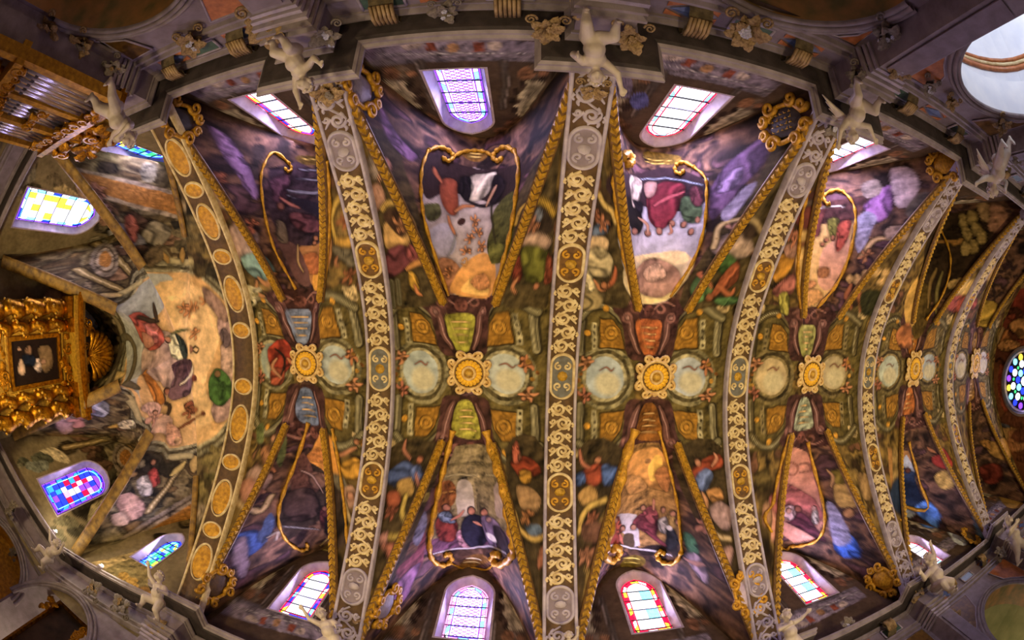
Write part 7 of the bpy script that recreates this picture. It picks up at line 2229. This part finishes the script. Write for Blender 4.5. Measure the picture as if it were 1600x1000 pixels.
# ---------------------------------------------------------------- gilded cartouches at the springing of the arches
def cartouche(p, nrm, size, label, dark='dark', text=None, seed=0):
    r = tag(empty('cartouche'), label, 'cartouche', 'gilded cartouches at the arch feet'); n = Vector(nrm).normalized(); upv = Vector((0, 0, 1)) - n * n.z; upv.normalize(); rt = upv.cross(n)
    r.matrix_world = Matrix(((rt.x, upv.x, n.x, p[0]), (rt.y, upv.y, n.y, p[1]), (rt.z, upv.z, n.z, p[2]), (0, 0, 0, 1))) @ Matrix.Diagonal((size, size, size, 1))
    t = np.linspace(0, 2 * math.pi, 24, endpoint=False); sh = np.stack([.36 * np.cos(t) * (1 + .12 * np.cos(3 * t)), .5 * np.sin(t)], 1)
    mb = MB(); mb.grid(np.stack([np.concatenate([np.stack([sh[:, 0] * f, sh[:, 1] * f, np.full(24, h)], 1), [[sh[0, 0] * f, sh[0, 1] * f, h]]]) for f, h in ((1, .05), (.6, .11), (.01, .13))], 1)); mb.build('shield', M[dark], r)
    for sg in (-1, 1):
        for k, (c, r0, st) in enumerate((((sg * .45, .42), .2, 0), ((sg * .5, -.3), .17, 1), ((sg * .25, -.62), .16, 2), ((sg * .2, .66), .15, 3))):
            mb = MB(); q = spiral(c, r0, 1.4, math.pi / 2 if k % 2 else -math.pi / 2, sg * (1 if k % 2 else -1), 22); mb.tube(np.stack([q[:, 0], q[:, 1], .08 + .06 * np.sin(np.linspace(0, 3, 22))], 1), np.linspace(.075, .04, 22), 6); mb.build('scroll', M['ochre'], r)
        mb = MB(); q = smoothpts([(sg * .15, .55), (sg * .42, .3), (sg * .44, 0), (sg * .36, -.3), (sg * .12, -.55)], 5, False); mb.tube(np.stack([q[:, 0], q[:, 1], np.full(len(q), .07)], 1), .06, 6); mb.build('rim', M['ochre'], r)
    if text:                                             # gold letter strokes, too small to read
        rg = random.Random(3)
        for k in range(text):
            mb = MB()
            for j in range(4):
                x = -.2 + .13 * j; y = .3 - .14 * k; mb.tube([(x, y, .135), (x + .01, y + .08, .13)], .011, 4); e = rg.choice(((.05, .08), (.06, .0), (.05, .04))); mb.tube([(x, y + .04, .135), (x + e[0], y + e[1], .133)], .011, 4)
            mb.build('lettering', M['gold'], r)['kind'] = 'stuff'
for c in CARTS: cartouche(*c)
# ---------------------------------------------------------------- organ
def organ():
    r = tag(empty('pipe_organ'), 'gilded pipe organ case with silver pipes at the upper left', 'organ'); mb = MB(); Y0 = -4.85
    mb.box((-11.3, -5.3, 2.0), (-7.5, Y0, 5.6)); mb.build('case', M['stone'], r, False)
    # compartments: (x0, x1, z0, z1, n, material, front)
    for (x0, x1, z0, z1, n, mt, yf) in ((-8.6, -7.65, 3.2, 5.45, 5, 'pipe', -4.72), (-9.8, -8.9, 3.4, 5.4, 5, 'pipe', -4.78), (-10.95, -10.05, 3.4, 5.3, 5, 'pipe', -4.78), (-8.65, -7.6, 2.2, 2.9, 7, 'brightgold', -4.72), (-9.85, -8.95, 2.3, 3.0, 6, 'brightgold', -4.76)):
        for k in range(n):
            x = x0 + (k + .5) * (x1 - x0) / n; rad = (x1 - x0) / n * .42; h = z1 - abs(k - (n - 1) / 2) * .12; o = MB()
            o.tube([(x, yf, z0), (x, yf, z0 + .18), (x, yf, z0 + .4), (x, yf, h)], [.015, rad * .8, rad, rad], 12); p = o.build('pipe', M[mt], r)
            if z1 > 4: o = MB(); o.box((x - rad * .5, yf + rad * .75, z0 + .36), (x + rad * .5, yf + rad * 1.02, z0 + .44)); o.build('pipe_mouth', M['dark'], p, False)
    for x in (-7.5, -8.75, -9.93, -11.1):
        o = MB(); o.box((x - .1, Y0, 2.2), (x + .1, Y0 + .2, 5.5)); o.build('pilaster', M['ochre'], r, False)
    for z in (2.1, 3.05, 5.55): o = MB(); o.box((-11.3, Y0 - .1, z - .09), (-7.42, Y0 + .28, z + .09)); o.build('rail', M['brightgold' if z != 3.05 else 'ochre'], r, False)
    rg = random.Random(5)
    for (x0, x1, z) in ((-8.65, -7.6, 5.35), (-9.85, -8.85, 5.3), (-11., -10., 5.2), (-8.65, -7.6, 3.2), (-9.85, -8.85, 3.3), (-11., -10., 3.3), (-9.85, -8.85, 4.4)):
        for k in range(7):
            o = obj('gilded_carving', shared(LEAF if k % 2 else VOLU, 'brightgold', (lambda: leaf_mesh(2)) if k % 2 else volute_mesh), None, r); x = x0 + (k + .5) * (x1 - x0) / 7; sc = rg.uniform(.22, .34)
            o.matrix_local = Matrix.Translation((x, Y0 + .22, z + rg.uniform(-.05, .05))) @ Matrix.Rotation(math.pi / 2, 4, 'X') @ Matrix.Rotation(rg.uniform(0, 6.28), 4, 'Z') @ Matrix.Diagonal((sc, sc, -sc, 1))
    o = MB(); o.box((-11.2, Y0 - .02, 5.6), (-8.5, Y0 + .08, 6.25)); o.build('crest_panel', M['gold'], r, False)
    for k in range(40):
        o = obj('crest_carving', shared(LEAF if k % 3 else VOLU, 'brightgold', (lambda: leaf_mesh(2)) if k % 3 else volute_mesh), None, r); sc = rg.uniform(.3, .55); x = rg.uniform(-11.1, -8.4)
        o.matrix_local = Matrix.Translation((x, Y0 + rg.uniform(-.1, .25), 5.7 + rg.uniform(0, .4 + .7 * (x < -9.3)))) @ Matrix.Rotation(math.pi / 2, 4, 'X') @ Matrix.Rotation(rg.uniform(0, 6.28), 4, 'Z') @ Matrix.Diagonal((sc, sc, -sc, 1))
organ()
# ---------------------------------------------------------------- altarpiece
def altar():
    r = tag(empty('altarpiece'), 'gilded baroque altarpiece with twisted columns and a dark central painting', 'altarpiece'); X0 = -14.6; c = .27
    mb = MB(); mb.box((X0 - .5, c - 1.75, 0), (X0, c + 1.75, 9.0)); mb.build('retable_body', M['gold'], r, False)
    def frame(y0, y1, z0, z1, w, d, nm, mt):
        for a in ((y0 - w, z0 - w, y1 + w, z0), (y0 - w, z1, y1 + w, z1 + w), (y0 - w, z0, y0, z1), (y1, z0, y1 + w, z1)): o = MB(); o.box((X0, a[0], a[1]), (X0 + d, a[2], a[3])); o.build(nm, M[mt], r, False)
    frame(c - .62, c + .62, 6.3, 8.3, .12, .14, 'picture_frame', 'brightgold'); frame(c - .62 - .18, c + .62 + .18, 6.1, 8.5, .08, .09, 'outer_frame', 'gold')
    n1, n2 = 26, 40; y, z = np.meshgrid(np.linspace(c - .62, c + .62, n1), np.linspace(6.3, 8.3, n2), indexing='ij'); P = np.stack([y.ravel(), z.ravel()], 1); Cc = np.tile(lin('2a1c18'), (len(P), 1)); paint(P, Cc, prims('pic'))
    me = mesh('painting', np.stack([np.full(len(P), X0 + .04), P[:, 0], P[:, 1]], 1), gridF(n1, n2)); setcol(me, Cc); obj('painting', me, M['fresco'], r, label='dark oil painting with pale figures')
    for yy, R_, z0, z1 in ((c - .98, .16, 5.2, 8.7), (c + .98, .16, 5.2, 8.7), (c - 1.5, .23, 4.7, 8.6), (c + 1.5, .23, 4.7, 8.6)):
        t = np.linspace(0, 1, 60); o = MB(); ph = t * 2 * math.pi * 4.5; o.tube(np.stack([X0 + .28 + .06 * np.cos(ph), yy + .06 * np.sin(ph), z0 + (z1 - z0) * t], 1), R_ * (1 + .1 * np.sin(ph * 2)), 12); col = o.build('twisted_column', M['brightgold'], r)
        o = MB()
        for k in range(34):
            tt = (k + .5) / 34; a = tt * 2 * math.pi * 4.5 + 1.2; o.ball((X0 + .28 + (R_ + .05) * math.cos(a), yy + (R_ + .05) * math.sin(a), z0 + (z1 - z0) * tt), .055, 6, 5)
        o.build('vine', M['gold'], col); o = MB(); o.box((X0, yy - R_ * 1.4, z1), (X0 + .55, yy + R_ * 1.4, z1 + .2)); o.build('capital', M['brightgold'], col, False); o = MB(); o.box((X0, yy - R_ * 1.3, z0 - .4), (X0 + .55, yy + R_ * 1.3, z0)); o.build('pedestal', M['gold'], col, False)
    for z, d, w, m_ in ((8.95, .6, 1.85, 'gold'), (9.12, .7, 1.95, 'brightgold'), (9.3, .55, 1.8, 'gold')): o = MB(); o.box((X0 - .3, c - w, z - .08), (X0 + d, c + w, z + .08)); o.build('entablature', M[m_], r, False)
    # shell crest
    n = 13
    for k in range(n):
        a = math.pi * (k + .5) / n; o = MB(); t = np.linspace(0, 1, 8); o.tube(np.stack([X0 + .45 + .25 * np.sin(t * 2.4), c - math.cos(a) * .75 * t, 9.5 + math.sin(a) * 1.05 * t], 1), .03 + .085 * t, 7); o.build('shell_rib', M['brightgold'], r)
    rg = random.Random(9)
    for k in range(46):
        o = obj('gilded_carving', shared(LEAF if k % 3 else VOLU, 'brightgold', (lambda: leaf_mesh(2)) if k % 3 else volute_mesh), None, r); sc = rg.uniform(.2, .4)
        if k < 18: yy, zz, dd = c + rg.uniform(-1.1, 1.1), 9.35 + rg.uniform(0, .5), .5
        elif k < 26: yy, zz, dd = c + rg.choice((-1, 1)) * rg.uniform(.7, 1.75), rg.uniform(5, 8.8), .08
        else: yy, zz, dd = c + rg.uniform(-.9, .9), rg.choice((8.6, 8.75, 5.9, 5.7)), .15
        o.matrix_local = Matrix.Translation((X0 + dd, yy, zz)) @ Matrix.Rotation(math.pi / 2, 4, 'Y') @ Matrix.Rotation(rg.uniform(0, 6.28), 4, 'Z') @ Matrix.Diagonal((sc, sc, sc, 1))
altar()
light('altar_lamp', 'SPOT', (-11.6, .3, 5.0), 170, (1, .78, .42), .3, (-14.6, .3, 7.6), 1.6)
# ---------------------------------------------------------------- framed painting hung in the side arch
def picture():
    r = tag(empty('framed_painting'), 'large dark painting in a gold frame inside the lower left arch', 'painting'); y = 5.85; x0, x1, z0, z1 = -11.75, -10.35, 1.4, 4.62
    mb = MB(); mb.box((x0, y, z0), (x1, y + .06, z1)); mb.build('canvas', M['canvas'], r, False)
    for a in ((x0 - .08, z0 - .08, x1 + .08, z0 + .02), (x0 - .08, z1 - .02, x1 + .08, z1 + .08), (x0 - .08, z0, x0 + .02, z1), (x1 - .02, z0, x1 + .08, z1)): o = MB(); o.box((a[0], y - .08, a[1]), (a[2], y + .02, a[3])); o.build('frame_bar', M['brightgold'], r, False)
    for k in range(8):
        o = obj('frame_ornament', shared(VOLU if k % 2 else LEAF, 'brightgold', volute_mesh if k % 2 else (lambda: leaf_mesh(2))), None, r); xx = (x0 - .12, x1 + .14)[k % 2]; sc = .34
        o.matrix_local = Matrix.Translation((xx, y - .1, 4.0 + .14 * (k // 2))) @ Matrix.Rotation(math.pi / 2, 4, 'X') @ Matrix.Rotation(k * 1.3, 4, 'Z') @ Matrix.Diagonal((sc, sc, sc, 1))
picture()
# small floodlights on the cornice
def flood(p, label):
    r = tag(empty('floodlight', p), label, 'lamp', 'small white floodlights on the cornice'); o = MB(); o.lathe([(.0, 0), (.09, 0), (.07, .08), (.03, .1), (.03, .16)], 12); o.build('housing', M['lilac'], r); o = MB(); o.lathe([(.0, .12), (.05, .14), (.0, .19)], 10); o.build('bulb', M['bulb'], r); light('floodlight_beam', 'POINT', (p[0] + .1, p[1] * .93, p[2] + .35), 26, (1, .85, .6), .1)
for p, l in FLOODS: flood(p, l)
# relief frames in gilded stucco round the painted scenes
for l in DOM.get('v', []):
    if l[0] == 'R':
        w = l.split(); q = smoothpts(np.array([float(x) for x in w[3].split(',')]).reshape(-1, 2) / 100, 6, False); nn = vnorm(q); z = zv(q); wd_ = float(w[2]) / 100 * 1.45
        o = MB(); o.tube(np.concatenate([q, z[:, None]], 1) + nn * wd_ * .25, wd_ * .5 * (.75 + .25 * np.cos(np.arange(len(q)) * 1.6)), 6); o.build('scroll_frame', M[w[1]], ceiling)
